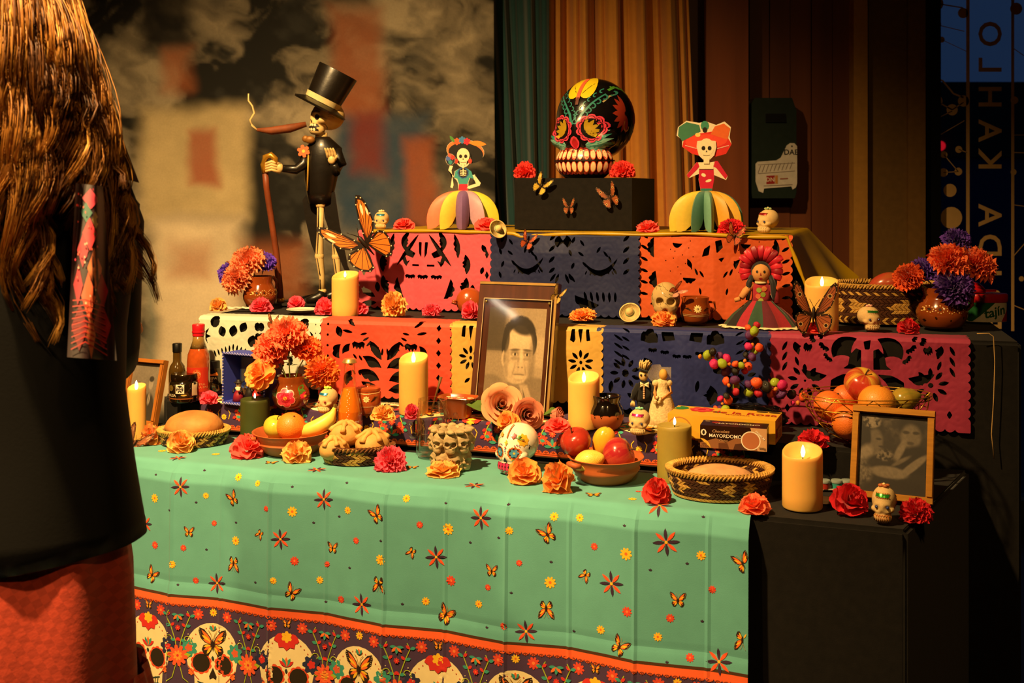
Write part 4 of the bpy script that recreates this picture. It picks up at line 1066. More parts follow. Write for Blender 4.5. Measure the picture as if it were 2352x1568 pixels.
# ---- skulls: a star-shaped union of ellipsoids with pressed-in sockets
def skull_mb(H, wide=1.0, deep=1.0, eye=.105, ed=.13, nose=.06, nt=80, npz=72, jaw=1.0, bottom=0.02, cheek=1.0, eyez=.45, eyex=.165):
    O = np.array((0, -.03, .50))
    E = [((0, .07, .60), (.40 * wide, .46 * deep, .40)), ((0, -.20, .45), (.31 * wide, .25 * deep, .28)), ((0, -.20 * deep, .17), (.25 * wide * jaw, .21 * deep * (.5 + .5 * jaw), .20)), ((.25 * wide * cheek, -.20 * deep, .40), (.11, .15, .095)), ((-.25 * wide * cheek, -.20 * deep, .40), (.11, .15, .095)), ((0, -.24 * deep, .57), (.26 * wide, .16, .10))]
    th = np.linspace(1e-3, PI - 1e-3, npz); ph = np.linspace(0, 2 * PI, nt, endpoint=False)
    T, Pp = np.meshgrid(th, ph, indexing='ij')
    d = np.stack([np.sin(T) * np.sin(Pp), -np.sin(T) * np.cos(Pp), np.cos(T)], -1)
    acc = 0
    for c, a in E:
        c = np.array(c); a = np.array(a); oc = (O - c) / a; dd = d / a
        A = (dd ** 2).sum(-1); B = (dd * oc).sum(-1); Cc = (oc ** 2).sum() - 1
        disc = B * B - A * Cc
        r = np.where(disc > 0, (-B + np.sqrt(np.maximum(disc, 0))) / A, 0); r = np.maximum(r, 1e-4)
        acc = acc + r ** 26
    r = acc ** (1 / 26.0)
    zl = np.where(d[..., 2] < -1e-4, (O[2] - bottom) / np.maximum(-d[..., 2], 1e-4), 9)
    r = np.minimum(r, zl)
    p = O + d * r[..., None]
    fr = np.clip((-p[..., 1] + .0) / .12, 0, 1)
    for sx in (-1, 1):
        q = np.hypot((p[..., 0] - sx * eyex * wide) / eye, (p[..., 2] - eyez) / (eye * 1.02))
        p[..., 1] += fr * ed * np.exp(-q ** (8 if ed > .15 else 4))
    q = np.hypot(p[..., 0] / (.05 * (1.0 + 4.0 * np.clip(.36 - p[..., 2], -.05, .05))), (p[..., 2] - .335) / .065)
    p[..., 1] += fr * nose * np.exp(-q ** 4)
    V = (p * H).reshape(-1, 3); mb = MB(); n, m = p.shape[:2]
    mb.v = [tuple(v) for v in V]
    for i in range(n - 1):
        for k in range(m):
            k2 = (k + 1) % m
            mb.f.append((i * m + k, (i + 1) * m + k, (i + 1) * m + k2, i * m + k2)); mb.c.append(None)
    mb.f.append(tuple(range(m))[::-1]); mb.c.append(None); mb.f.append(tuple((n - 1) * m + k for k in range(m))); mb.c.append(None)
    z0 = min(v[2] for v in mb.v); mb.v = [(x, y, z - z0) for x, y, z in mb.v]
    return mb
SUGAR = mat('sugar', '#d6b478', rough=0.8, var=0.08, scale=200, bump=0.3, bscale=700, sss=0.15)
ICING = mat('icing', attr=True, rough=0.5, var=0.05)
FOIL = mat('foil', attr=True, rough=0.25, metal=0.6, var=0.4, scale=300)
GEM = mat('blue_gem', '#26386e', rough=0.08, coat=1.0, spec=0.8)
def sugar_skull(label, px, py, Z, wpx, hpx, rz, foil='#2a8ac0', top='#8ac040', sq='#dcc088', P=None, gem=None, seed=1, side=None, leafy=None):
    P = P or on(px, py, Z); H = px2m(hpx, P.y); rnd = random.Random(seed)
    t = thing('sugar_skull', label, 'sugar skull', P, rz, 'little sugar skulls')
    mb = skull_mb(H * .93, wide=.95 * wpx / hpx * 1.05, deep=.98, eye=.085, ed=.05, nose=.03, nt=56, npz=44, jaw=1.2); mb.build('head', SUGAR, t, sharp=180)
    tr = mb.bvh(); fn = proj(tr, (0, -1, 0), (H, 0, 0), (0, 0, H), (0, 1, 0))
    w = wpx / hpx
    def surf(x, y, off): return fn(x, y, off)
    ic = MB()
    def squig(pts, r, c):
        L = [surf(x, y, r * .5) for x, y in pts]; L = [q for q in L if q is not None]
        if len(L) > 2: ic.tube(L, r, 5, c)
    for row, (y0, am, n) in enumerate(((.68, .022, 7), (.76, .02, 6))):
        squig([(-.20 * w + .40 * w * i / (n * 6), y0 + am * sin(i * PI / 3)) for i in range(n * 6 + 1)], H * .013, sq)
    for k in range(9):                                   # piped beard of teeth and cheeks
        x0 = (-.24 + .06 * k) * w; squig([(x0, .05), (x0 + .02, .12), (x0 - .01, .19 + .03 * sin(k))], H * .014, sq)
    squig([(-.22 * w + .44 * w * i / 24, .21 + .025 * sin(i * 1.6)) for i in range(25)], H * .012, sq)
    ic.build('piped_icing', ICING, t, sharp=180)
    fo = MB(); yy = .72
    art(fo, [([(-.20 * w, yy - .03), (.18 * w, yy - .05), (.20 * w, yy + .03), (-.18 * w, yy + .045)], foil)], surf, .0012, .0002, .05)
    fo.build('foil_band', FOIL, t)
    em = MB()
    for sx in (-1, 1):
        q = surf(.16 * w * sx, .435, .001)
        if q is not None: em.ball(q, H * .045, None, 10, 8)
    em.build('eyes', gem or GEM, t)
    tp_ = MB()
    for k in range(4):
        a = k * PI / 2 + .4
        tp_.ball((cos(a) * H * .09, sin(a) * H * .07 + H * .02, H * .93), (H * .075, H * .06, H * .045), top if k % 2 else shade(top, 1.25), 10, 6, Matrix.Rotation(rnd.uniform(-.5, .5), 3, 'Z'))
    tp_.ball((0, H * .02, H * .955), H * .045, '#f0d890', 8, 6)
    tp_.build('icing_rosette', ICING, t, sharp=180)
    if leafy:
        lm = MB(); f2 = proj(tr, (1, 0, 0), (0, H, 0), (0, 0, H), (-1, 0, 0))
        for k in range(5):
            for sx in (-1, 1): art(lm, [(leaf(-.05 + .03 * k, .35 + .07 * k, .09, .025, 1 + sx * .9, 4), leafy)], f2, .001, .0002, .04)
        lm.build('green_leaves', ICING, t)
    return t

# ---- woven baskets: slanting strands in two colours round an oval wall
REED = mat('palm_strands', attr=True, rough=0.6, var=0.22, scale=60, stretch=(1, 1, 3))
LT, DKB = '#c99a48', '#4a260e'
def basket(name, label, P, rx, ry, h, flare, rows, N, pattern, seed=0, inner=True, rim=True):
    t = thing(name, label, 'basket', P, group='woven baskets')
    def wall(a, z, inset=0.0):
        q = z / h; k = 1 - flare * max(0.0, 1 - q) ** 1.5
        return Vector(((rx * k - inset) * cos(a), (ry * k - inset) * sin(a), z))
    b = MB(); prof = [0, .004, .33 * h, .66 * h, h - .002]
    rowsV = [[wall(2 * PI * k / 48, z, .0035) for k in range(48)] for z in prof] + [[wall(2 * PI * k / 48, z, .0075) for k in range(48)] for z in prof[::-1][:-1]]
    V = [p for r in rowsV for p in r]; n = len(rowsV)
    F = [(i * 48 + k, i * 48 + (k + 1) % 48, (i + 1) * 48 + (k + 1) % 48, (i + 1) * 48 + k) for i in range(n - 1) for k in range(48)] + [tuple(range(47, -1, -1)), tuple((n - 1) * 48 + k for k in range(48))]
    b.add(V, F); b.build('body', mat('basket_core', '#3a220e', rough=0.8, var=0.3), t)
    st = MB(); dz = h / rows; rnd = random.Random(seed)
    for side in ((1, -1) if inner else (1,)):
        for i in range(rows):
            for k in range(N):
                c = pattern(i, k, rows, N)
                c = shade(c, rnd.uniform(.8, 1.15)); sl = (1 if i % 2 else -1) * 1.05
                z0, z1 = i * dz, (i + 1) * dz; a = 2 * PI * k / N; da = 2 * PI / N
                ins = -.0005 if side > 0 else .0085; bul = -.0022 if side > 0 else .0105
                if z0 < .004 and side < 0: continue
                q = [wall(a - sl * da * .5, z0, ins), wall(a - sl * da * .5 + da * .93, z0, ins), wall(a + sl * da * .5 + da * .93, z1, ins), wall(a + sl * da * .5, z1, ins)]
                m_ = [wall(a - sl * da * .35 + da * .12, z0 + dz * .12, bul), wall(a - sl * da * .35 + da * .8, z0 + dz * .12, bul), wall(a + sl * da * .35 + da * .8, z1 - dz * .12, bul), wall(a + sl * da * .35 + da * .12, z1 - dz * .12, bul)]
                st.add(q + m_, [(0, 1, 5, 4), (1, 2, 6, 5), (2, 3, 7, 6), (3, 0, 4, 7), (4, 5, 6, 7)], c)
    w = st.build('woven_strands', REED, t, smooth=False); w['kind'] = 'stuff'
    if rim:
        rm = MB(); n = int(N * 1.35)
        for k in range(n):
            a = 2 * PI * k / n; da = 2 * PI / n
            pts = [wall(a, h - .009, -.0025), wall(a + da * .7, h - .002, -.003), wall(a + da * 1.3, h + .0005, .003), wall(a + da * 1.9, h - .002, .0095), wall(a + da * 2.5, h - .009, .0105)]
            rm.tube(pts, [.002, .0026, .0026, .0026, .002], 5, shade(LT if rim != 'dark' else '#6a3c18', rnd.uniform(.8, 1.15)), flat=.9)
        q = rm.build('rim', REED, t); q['kind'] = 'stuff'
    return t
def pt_herr(i, k, r, n): return LT if ((k + (i // 1)) // 2 + i) % 2 else DKB
def pt_chev(i, k, r, n): return LT if ((k + abs(i - r // 2) * 1) % 6) < 3 else DKB
def pt_diam(i, k, r, n):
    if i in (0, r - 1): return LT
    if i in (1, r - 2): return DKB
    p = k % 14; d = abs(p - 6.5) + 1.25 * abs(i - (r - 1) / 2)
    return LT if (d < 4.2 and not (abs(p - 6.5) < 1)) or d > 8.8 else DKB
def pt_big(i, k, r, n):
    if i in (0, 1, r - 1, r - 3): return LT if (k % 2) else DKB
    if i in (2, r - 2, r - 4): return DKB
    p = k % 16; j = abs(i - (r - 4.5) / 2 - .5)
    return LT if abs(p - 7.5) > 1.5 + 1.5 * j and p not in (0, 15) else DKB

# ---- fruit
def fruit(label, kind, c, r, col, col2=None, rot=(0, 0, 0), seed=0, cat=None):
    """c: centre in the world"""
    t = thing(kind, label, cat or kind, c)
    R = Euler(rot).to_matrix(); mb = MB(); rnd = random.Random(seed)
    if kind == 'apple':
        def f(p):
            q = math.hypot(p.x, p.y); dip = .20 * math.exp(-(q / .32) ** 2)
            z = p.z * .90; z = z - dip if p.z > 0 else z + dip * .8
            s = 1 + .07 * p.z; return Vector((p.x * s, p.y * s, z))
    elif kind == 'lemon':
        def f(p):
            e = abs(p.z) ** 6 * .22; return Vector((p.x * .80, p.y * .80, p.z * .98 + (e if p.z > 0 else -e * .7)))
    elif kind == 'mango':
        def f(p): return Vector((p.x * (.85 + .12 * p.z), p.y * .8, p.z * 1.25 + .08 * p.x))
    elif kind == 'pear':
        def f(p):
            k = .82 + .18 * (-p.z) if p.z < 0 else .82 - .34 * p.z ** .8
            return Vector((p.x * k * 1.15, p.y * k * 1.15, p.z * 1.2))
    else:
        def f(p): return Vector((p.x, p.y, p.z * .94))
    ring = 26
    mb.ball((0, 0, 0), r, None, 34, ring, R, f)
    n = len(mb.f); c1_, c2_ = lin(col), lin(col2 or col)
    cols = []
    for q in mb.f:
        p = R.transposed() @ (sum((Vector(mb.v[i]) for i in q), Vector()) / len(q)); ang = math.atan2(p.y, p.x)
        w = .5 + .5 * noise.noise((cos(ang) * 2.0 + seed, sin(ang) * 2.0, p.z / r * .8)) + .25 * noise.noise((cos(ang) * 9 + seed, sin(ang) * 9, p.z / r * 1.5)) + .35 * max(0, p.z / r - .55)
        w = max(0, min(1, (w - .35) * 1.8)); cols.append(tuple(a * (1 - w) + b * w for a, b in zip(c1_, c2_)))
    mb.c = cols
    pm_ = mat('peel_' + ('rough' if kind in ('orange', 'lemon', 'mandarin') else 'glossy'), attr=True, rough=.42 if kind in ('orange', 'lemon', 'mandarin') else .22, var=.05, scale=300, bump=.45 if kind in ('orange', 'lemon', 'mandarin') else .02, bscale=420, coat=.1)
    mb.build('skin', pm_, t, sharp=180)
    if kind in ('apple', 'pear', 'orange', 'mandarin', 'mango'):
        z = r * {'apple': .72, 'pear': 1.15, 'orange': .93, 'mandarin': .92, 'mango': 1.22}[kind]; L = r * (.34 if kind in ('apple', 'pear') else .05)
        MB().tube([R @ Vector((0, 0, z - r * .05)), R @ Vector((.04 * r, 0, z + L * .6)), R @ Vector((.12 * r, .03 * r, z + L))], [r * .045, r * .04, r * .06], 6).build('stem', mat('stem_brown', '#4a3018', rough=.8), t)
    return t
CLAY = mat('clay_terracotta', '#b05a2c', rough=0.55, var=0.22, scale=14, bump=0.15, bscale=60, spec=.35)
GLAZ = mat('clay_glazed', '#8a3f16', rough=0.14, var=0.25, scale=10, coat=0.7)
GLAZ2 = mat('clay_glazed_red', '#a34a1e', rough=0.18, var=0.2, scale=10, coat=0.6)
PAINT = mat('slip_paint', attr=True, rough=0.35, var=0.06, coat=.2)

# ------------------------------------------------------------------ flowers lying on the tiers
FL = [
 # label, px, py(rest), Z, w, h, colour, style, seed, tilt
 ('deep orange paper flower beside the bread basket at the table left end', 351, 1024, Z0, 54, 48, 'orange', 'crumple', 1, .9),
 ('amber paper flower leaning on the front of the round bread basket', 414, 1041, Z0, 64, 50, 'amber', 'rosette', 2, .9),
 ('coral pink paper flower left of the clay bowl of mixed fruit', 566, 1054, Z0, 80, 55, 'coral', 'crumple', 3, .7),
 ('pale amber paper flower in front of the clay bowl with banana', 682, 1064, Z0, 74, 50, 'amber', 'crumple', 4, .9),
 ('coral pink frilly paper flower beside the basket of knobbly rolls', 897, 1084, Z0, 82, 56, 'pink', 'carnation', 5, .8),
 ('flattened amber paper flower lying before the stone skull cup', 1019, 1096, Z0, 86, 32, 'amber', 'crumple', 6, .25),
 ('light orange paper flower in front of the white painted skull', 1205, 1112, Z0, 80, 56, 'orange', 'rosette', 7, .9),
 ('tall orange paper flower at the left of the apple bowl', 1284, 1132, Z0, 82, 72, 'orange', 'crumple', 8, .6),
 ('red paper flower between the apple bowl and the sweet bread basket', 1508, 1157, Z0, 70, 58, 'hot', 'rosette', 9, .8),
 ('salmon paper flower at the front edge by the tall candle', 1733, 1181, Z0, 78, 44, 'salmon', 'crumple', 10, .5),
 ('deep red paper flower between the tall candle and gold frame', 1948, 1182, Z0, 88, 68, 'red', 'rosette', 11, .9),
 ('deep red paper flower at the foot of the gold frame right corner', 2104, 1200, Z0, 80, 54, 'red', 'carnation', 12, .7),
 ('pink paper flower beside the blue diorama box', 480, 931, Z1, 50, 30, 'pink', 'crumple', 13, .6),
 ('amber paper flower in front of the lidded clay mug', 880, 968, Z1, 62, 34, 'amber', 'crumple', 14, .5),
 ('small pink paper flower between the candle and the glass jar', 945, 966, Z1, 34, 36, 'pink', 'rosette', 15, .8),
 ('orange paper flower tucked below the fabric roses', 1169, 990, Z1, 56, 42, 'orange', 'rosette', 16, .9),
 ('flat red-pink paper flower right of the fabric roses', 1280, 995, Z1, 66, 30, 'coral', 'rosette', 17, .5),
 ('red paper flower beside the wire fruit basket', 1868, 1030, Z1, 74, 38, 'red', 'crumple', 18, .6),
 ('pale orange paper flower at the left end of the white banner', 501, 721, Z2, 42, 32, 'amber', 'crumple', 19, .6),
 ('pink paper flower in front of the glazed jug on the white banner', 599, 722, Z2, 58, 34, 'pink', 'crumple', 20, .6),
 ('small pink paper flower behind the white saucer', 681, 714, Z2, 42, 28, 'pink', 'rosette', 21, .6),
 ('pink paper flower just left of the upper left candle', 745, 729, Z2, 48, 42, 'pink', 'crumple', 22, .6),
 ('low pink paper flower right of the upper left candle', 820, 727, Z2, 56, 28, 'pink', 'crumple', 23, .5),
 ('bright amber marigold standing before the pink banner', 906, 732, Z2, 64, 58, 'amber', 'marigold', 24, 1.0),
 ('small pink carnation before the pink banner', 993, 731, Z2, 48, 30, 'pink', 'carnation', 25, .6),
 ('pink paper flower in front of the small clay dish', 1083, 738, Z2, 46, 42, 'pink', 'rosette', 26, .8),
 ('orange carnation on the edge above the yellow banner', 1338, 742, Z2, 66, 28, 'orange', 'carnation', 27, .5),
 ('crumpled orange paper flower below the cracked stone skull', 1524, 755, Z2, 62, 34, 'orange', 'crumple', 28, .5),
 ('scarlet paper flower in front of the brown butterfly', 1879, 772, Z2, 58, 28, 'hot', 'crumple', 29, .4),
 ('scarlet paper flower left of the jug with orange and violet blooms', 2086, 773, Z2, 56, 36, 'red', 'crumple', 30, .6),
 ('dull pink paper flower at the left end of the top box', 928, 532, Z3, 52, 26, 'coral', 'rosette', 31, .6),
 ('coral paper flower in front of the orange and purple paper skirt', 1119, 531, Z3, 60, 30, 'coral', 'rosette', 32, .6),
 ('coral paper flower right of the black box', 1488, 531, Z3, 54, 28, 'coral', 'crumple', 33, .5),
 ('dark red woolly flower in front of the green and yellow skirt', 1680, 532, Z3, 66, 34, 'red', 'carnation', 34, .7),
]
for f in FL:
    P_ = None
    if f[3] == Z3:
        P_ = p3(0, 0, 0); P_ = onplane(f[1], HY + 1, A3 + V3 * .045, V3); P_.z = Z3 + .0055
    o_ = flower(f[0], f[1], f[2] - 2, f[3], f[4], f[5], f[6], f[7], f[8], f[9], P=P_)
    if f[3] == Z0: o_.location.z += .0035
    if f[3] == Z1: o_.location.z += .0035
    if f[3] == Z2: o_.location.z += .0062

# ------------------------------------------------------------------ candles
E0 = .0035
for a in [('tall ivory candle at the table front right beside the salmon flower', 1843, 1168, Z0, 91, 1027, 'cut', WAX, 30),
          ('ivory candle with wide flat rim before the coral banner', 950, 952, Z1, 67, 815, 'cut', WAX, 27),
          ('ivory candle beside the black-dripped clay pot', 1341, 984, Z1, 72, 859, 'cut', WAX, 26),
          ('ivory candle at the left of the pink banner', 793, 727, Z2, 62, 626, 'cut', WAX, 16),
          ('ivory candle behind the brown butterfly on the middle stand', 1887, 762, Z2, 76, 640, 'cut', WAX, 25),
          ('dark green ribbed candle behind the clay bowl with banana', 586, 1019, Z0, 66, 917, 'flat', WAXG, 14),
          ('olive ribbed candle behind the sweet bread basket', 1549, 1106, Z0, 78, 978, 'flat', WAXO, 20)]:
    c_ = candle(*a, rib=.006 if a[6] == 'flat' else 0); c_.location.z += E0
P_ = on(314, 1010, Z0)
c_ = candle('ivory candle at the far left beside the dark jacket', 314, 1010, Z0, 42, 885, 'cut', WAX, 24); c_.location.z += E0
# ------------------------------------------------------------------ front table
LIFT = .0045
def P0(px, py): p = on(px, py, Z0); p.z += LIFT; return p
def P1(px, py): p = on(px, py, Z1); p.z += LIFT; return p
def P2_(px, py): p = on(px, py, Z2); p.z += .0065; return p
CRUST = mat('bread_crust', attr=True, rough=0.65, var=0.32, scale=22, bump=0.6, bscale=70)
def bread(label, P, rx, ry, h, col, bones=4, seed=0, name='bread_roll', rz=0):
    t = thing(name, label, 'bread', P, rz); rnd = random.Random(seed)
    d = MB(); d.ball((0, 0, h * .42), (rx, ry, h * .58), col, 28, 16, None, lambda p: Vector((p.x, p.y, max(p.z, -.72))) * (1 + .05 * noise.noise((p.x * 2 + seed, p.y * 2, p.z * 2))))
    d.ground(); tr = d.bvh(); d.build('crumb', CRUST, t, sharp=180)
    for k in range(bones):
        b = MB(); a = k * PI / bones + rnd.uniform(-.2, .2); pts = []; rad = []
        for i in range(15):
            q = -1 + 2 * i / 14; x, y = cos(a) * rx * .9 * q, sin(a) * ry * .9 * q
            hh = tr.ray_cast(Vector((x, y, 1)), Vector((0, 0, -1)))
            if hh[0] is None: continue
            pts.append(hh[0] + Vector((0, 0, h * .03))); rad.append(h * (.085 + .065 * (abs(sin(q * PI * 1.5)) ** 2)))
        if len(pts) > 3: b.tube(pts, rad, 8, shade(col, 1.12)).build('bone_strip', CRUST, t, sharp=180)
    if bones:
        MB().ball((0, 0, h * 1.0), (h * .15,) * 3, shade(col, 1.15), 12, 8).build('knob', CRUST, t, sharp=180)
    return t
# round bread in its basket
P = P0(445, 1020); D = P.y
basket('bread_basket', 'low herringbone basket holding one round loaf', P, px2m(80, D), px2m(66, D), px2m(34, D), .12, 5, 54, pt_herr, 1, False)
bread('round smooth loaf in the herringbone basket', P + Vector((0, 0, .013)), px2m(66, D), px2m(54, D), px2m(60, D), '#c08040', 0, 3, 'round_loaf')
# clay bowl with apple, orange and banana
def clay_bowl(label, P, r, h, name='clay_bowl', rz=0):
    t = thing(name, label, 'bowl', P, rz)
    pr_ = [(.0, 0), (r * .62, 0), (r * .70, h * .10), (r * .84, h * .38), (r * .90, h * .52), (r * .86, h * .62), (r * .97, h * .93), (r * 1.0, h * .98), (r * .985, h), (r * .93, h * .97), (r * .80, h * .62), (r * .62, h * .28), (0.0001, h * .16)]
    MB().lathe(pr_, 56).build('bowl_body', CLAY, t, sharp=70)
    for a in (PI * .02, PI * 1.02):
        c = Vector((cos(a) * r * .99, sin(a) * r * .99, h * .80)); tt_ = Vector((-sin(a), cos(a), 0)); n_ = Vector((cos(a), sin(a), 0))
        MB().tube([c - tt_ * r * .2 - n_ * r * .05, c - tt_ * r * .16 + n_ * r * .07, c + n_ * r * .13 + Vector((0, 0, h * .05)), c + tt_ * r * .16 + n_ * r * .07, c + tt_ * r * .2 - n_ * r * .05], [h * .10, h * .12, h * .13, h * .12, h * .10], 8).build('handle', CLAY, t, sharp=180)
    return t
P = P0(668, 1042); D = P.y; r = px2m(88, D); h = px2m(50, D)
clay_bowl('terracotta bowl holding a yellow apple, an orange and a banana', P, r, h, rz=.35)
def inb(dx, dz, dy=0): return P + Vector((px2m(dx, D), dy, h + px2m(dz, D)))
fruit('yellow-green apple in the left fruit bowl', 'apple', inb(-36, 5, .01), px2m(29, D), '#c9b437', '#b8bf3e', (.3, .2, 0), 2)
fruit('round orange in the middle of the left fruit bowl', 'orange', inb(1, 10, -.005), px2m(33, D), '#f0862a', '#ee7a22', (.5, .3, 0), 3)
bn = thing('banana', 'short ripe banana lying in the left fruit bowl', 'banana', inb(62, 8, 0))
bp = [(-.040, -.01, -.012), (-.02, -.008, -.006), (0, -.004, 0), (.018, 0, .010), (.030, .004, .022), (.036, .006, .033), (.039, .008, .044)]
MB().tube([Vector(q) * (D / 2.7) for q in bp], [.010, .0175, .020, .0195, .0155, .008, .0045], 7).build('peel', mat('banana_peel', '#f0cd58', rough=.4, var=.08, scale=60), bn, sharp=75)
MB().tube([Vector(bp[-1]) * (D / 2.7), Vector((.041, .009, .052)) * (D / 2.7)], [.0046, .005], 6).build('stem', mat('banana_tip', '#6a5520'), bn)
# basket of knobbly rolls
P = P0(820, 1062); D = P.y
basket('bread_basket', 'basket with wide brown and tan weave holding three knobbly rolls', P, px2m(84, D), px2m(62, D), px2m(40, D), .14, 5, 40, pt_chev, 2, True, 'dark')
for lb, dx, dy, dz, w_, h_, sd in (('knobbly sugared roll at the back of the roll basket', -30, .028, 30, 42, 50, 1), ('small knobbly roll at the front left of the roll basket', -48, -.022, 12, 40, 44, 2), ('wide knobbly roll at the right of the roll basket', 36, 0.0, 14, 52, 52, 3)):
    bread(lb, P + Vector((px2m(dx, D), dy, px2m(dz, D))), px2m(w_, D) * .92, px2m(w_, D) * .72, px2m(h_, D), '#d9a458', 3, sd, 'knobbly_roll', .4 * sd)
# orange soda bottle
def thin_glass(name, tint):
    m = bpy.data.materials.new(name); m.use_nodes = True
    nt = m.node_tree; N = nt.nodes; N.clear()
    o = N.new('ShaderNodeOutputMaterial'); t = N.new('ShaderNodeBsdfTransparent'); g = N.new('ShaderNodeBsdfGlossy')
    g.inputs['Roughness'].default_value = 0.05; t.inputs[0].default_value = tint
    f = N.new('ShaderNodeLayerWeight'); f.inputs['Blend'].default_value = 0.22; mx = N.new('ShaderNodeMixShader'); g.inputs[0].default_value = (.8, .8, .8, 1)
    nt.links.new(f.outputs['Facing'], mx.inputs[0]); nt.links.new(t.outputs[0], mx.inputs[1]); nt.links.new(g.outputs[0], mx.inputs[2])
    nt.links.new(mx.outputs[0], o.inputs[0]); return m
CLEAR = thin_glass('clear_glass', (1, .97, .92, 1))
P = P0(803, 1036); D = P.y; H = px2m(208, D); R = px2m(30, D)
sb = thing('soda_bottle', 'glass bottle of orange soda with a crimped cap', 'bottle', P)
pf = [(.0001, 0), (R * .92, 0), (R, .006), (R, H * .30), (R * .97, H * .42), (R * .80, H * .55), (R * .52, H * .70), (R * .44, H * .80), (R * .42, H * .955), (R * .47, H * .96), (R * .47, H * .975)]
MB().lathe(pf + [(R * .36, H * .975), (R * .36, H * .80), (R * .44, H * .70), (R * .9, H * .40), (R * .9, .012), (.0001, .010)], 36).build('glass', CLEAR, sb, sharp=60)
lq = [(.0001, .012), (R * .89, .014), (R * .89, H * .40), (R * .72, H * .55), (R * .47, H * .68), (.0001, H * .68)]
MB().lathe(lq, 36).build('soda', mat('orange_soda', '#ee8420', rough=.12, var=.03, sss=.5, sscol=(1, .5, .1)), sb, sharp=60)
cpm = MB(); n = 42; V = []
for rr, z in ((R * .50, H * .955), (R * .56, H * .962), (R * .50, H * .985), (R * .42, H * 1.0), (.0001, H * 1.002)):
    V += [(rr * (1 + (.05 if (k % 2 and z < H * .97) else 0)) * cos(2 * PI * k / n), rr * (1 + (.05 if (k % 2 and z < H * .97) else 0)) * sin(2 * PI * k / n), z) for k in range(n)]
cpm.add(V, [(i * n + k, i * n + (k + 1) % n, (i + 1) * n + (k + 1) % n, (i + 1) * n + k) for i in range(4) for k in range(n)]); cpm.build('cap', mat('cap_metal', '#c8a060', rough=.35, metal=.7), sb, sharp=50)
lb = MB(); bt = MB().lathe(pf, 36); f_ = proj(bt.bvh(), (0, -1, 0), (R, 0, 0), (0, 0, R), (0, 1, 0))
art(lb, [(ell(-.25, 1.35, .62, .75, 20, .35), '#2c5a34'), (ell(-.25, 1.35, .55, .68, 20, .35), '#f0ead0')] + [(ell(-.35 + .18 * i, 1.5 + .12 * (i % 2), .11, .12, 8), '#2f7a34') for i in range(4)] + [(leaf(-.3, 1.25, .35, .08, a, 4), '#2a6a2c') for a in (.4, 1.3, 2.4)] + [(ell(-.3, 1.0, .14, .08, 8), '#e07a2c')] +
    xf2(text_shapes('HECHO EN\nMEXICO', .2, '#f2e8d0'), dx=.28, dy=2.15) + [(ell(.1 * sin(k * 2.3), 2.7 + .15 * k, .022, .03, 5), '#ffffff') for k in range(14)], f_, .0006, .0001, .2)
lb.build('label', PAINT, sb)
# cactus-handled glass jar with water
P = P0(994, 1052); D = P.y; H = px2m(132, D); R = px2m(38, D)
gj = thing('glass_mug', 'clear ribbed glass jar mug half full of water with cactus-arm handles', 'mug', P)
n = 48; prof = [(.0001, 0), (R * .86, 0), (R * .96, .005), (R, H * .15), (R, H * .70), (R * .92, H * .80), (R * .86, H * .84), (R * .90, H * .865), (R * .86, H * .89), (R * .90, H * .92), (R * .87, H * .97), (R * .90, H), (R * .80, H), (R * .79, H * .84), (R * .88, H * .7), (R * .88, H * .12), (R * .80, .012), (.0001, .011)]
g = MB(); V = []
for rr, z in prof:
    rib = .035 if .1 * H < z < .78 * H and rr > R * .9 else 0
    V += [(rr * (1 + rib * cos(k * PI * 2 / 3)) * cos(2 * PI * k / n), rr * (1 + rib * cos(k * PI * 2 / 3)) * sin(2 * PI * k / n), z) for k in range(n)]
g.add(V, [(i * n + k, i * n + (k + 1) % n, (i + 1) * n + (k + 1) % n, (i + 1) * n + k) for i in range(len(prof) - 1) for k in range(n)]); g.build('jar', CLEAR, gj, sharp=60)
MB().lathe([(.0001, .012), (R * .79, .013), (R * .87, H * .12), (R * .87, H * .42), (.0001, H * .42)], 40).build('water', thin_glass('water', (.86, .92, .9, 1)), gj, sharp=50)
for sx, z0 in ((-1, .36), (1, .52)):
    MB().tube([(sx * R * 1.0, 0, H * z0), (sx * R * 1.22, 0, H * (z0 + .0)), (sx * R * 1.36, 0, H * (z0 + .06)), (sx * R * 1.38, 0, H * (z0 + .16)), (sx * R * 1.36, 0, H * (z0 + .24))], [R * .16, R * .19, R * .21, R * .21, R * .12], 12).build('handle', CLEAR, gj, sharp=180)
# stone cup carved with skulls
P = P0(1037, 1080); D = P.y; H = px2m(98, D); R = px2m(51, D)
STONE = mat('carved_stone', '#b49a6e', rough=.85, var=.45, scale=45, bump=.7, bscale=160)
sc_ = thing('stone_cup', 'stone cup carved with two rings of small skulls', 'cup', P)
MB().lathe([(.0001, 0), (R * .70, 0), (R * .74, H * .1), (R * .72, H * .5), (R * .80, H * .86), (R * .86, H * .93), (R * .78, H * .95), (R * .66, H * .93), (R * .6, H * .5), (.0001, H * .3)], 30).build('cup_body', STONE, sc_, sharp=180)
cs = skull_mb(H * .50, wide=.92, deep=.85, eye=.115, ed=.26, nose=.14, nt=44, npz=38)
for row, (z, n, off, rr) in enumerate(((.015 * H, 7, .25, .60), (H * .44, 8, .0, .70))):
    for k in range(n):
        a = -PI / 2 + 2 * PI * (k + off) / n
        me_o = cs.build('carved_skull', STONE, sc_, sharp=180, loc=(cos(a) * R * rr, sin(a) * R * rr, z), rot=(0, 0, a + PI / 2)) if row == 0 and k == 0 else None
        if me_o is None:
            me_o = bpy.data.objects.new('carved_skull', cs_mesh); C.objects.link(me_o); me_o.parent = sc_; me_o.location = (cos(a) * R * rr, sin(a) * R * rr, z); me_o.rotation_euler = (0, 0, a + PI / 2)
        else: cs_mesh = me_o.data
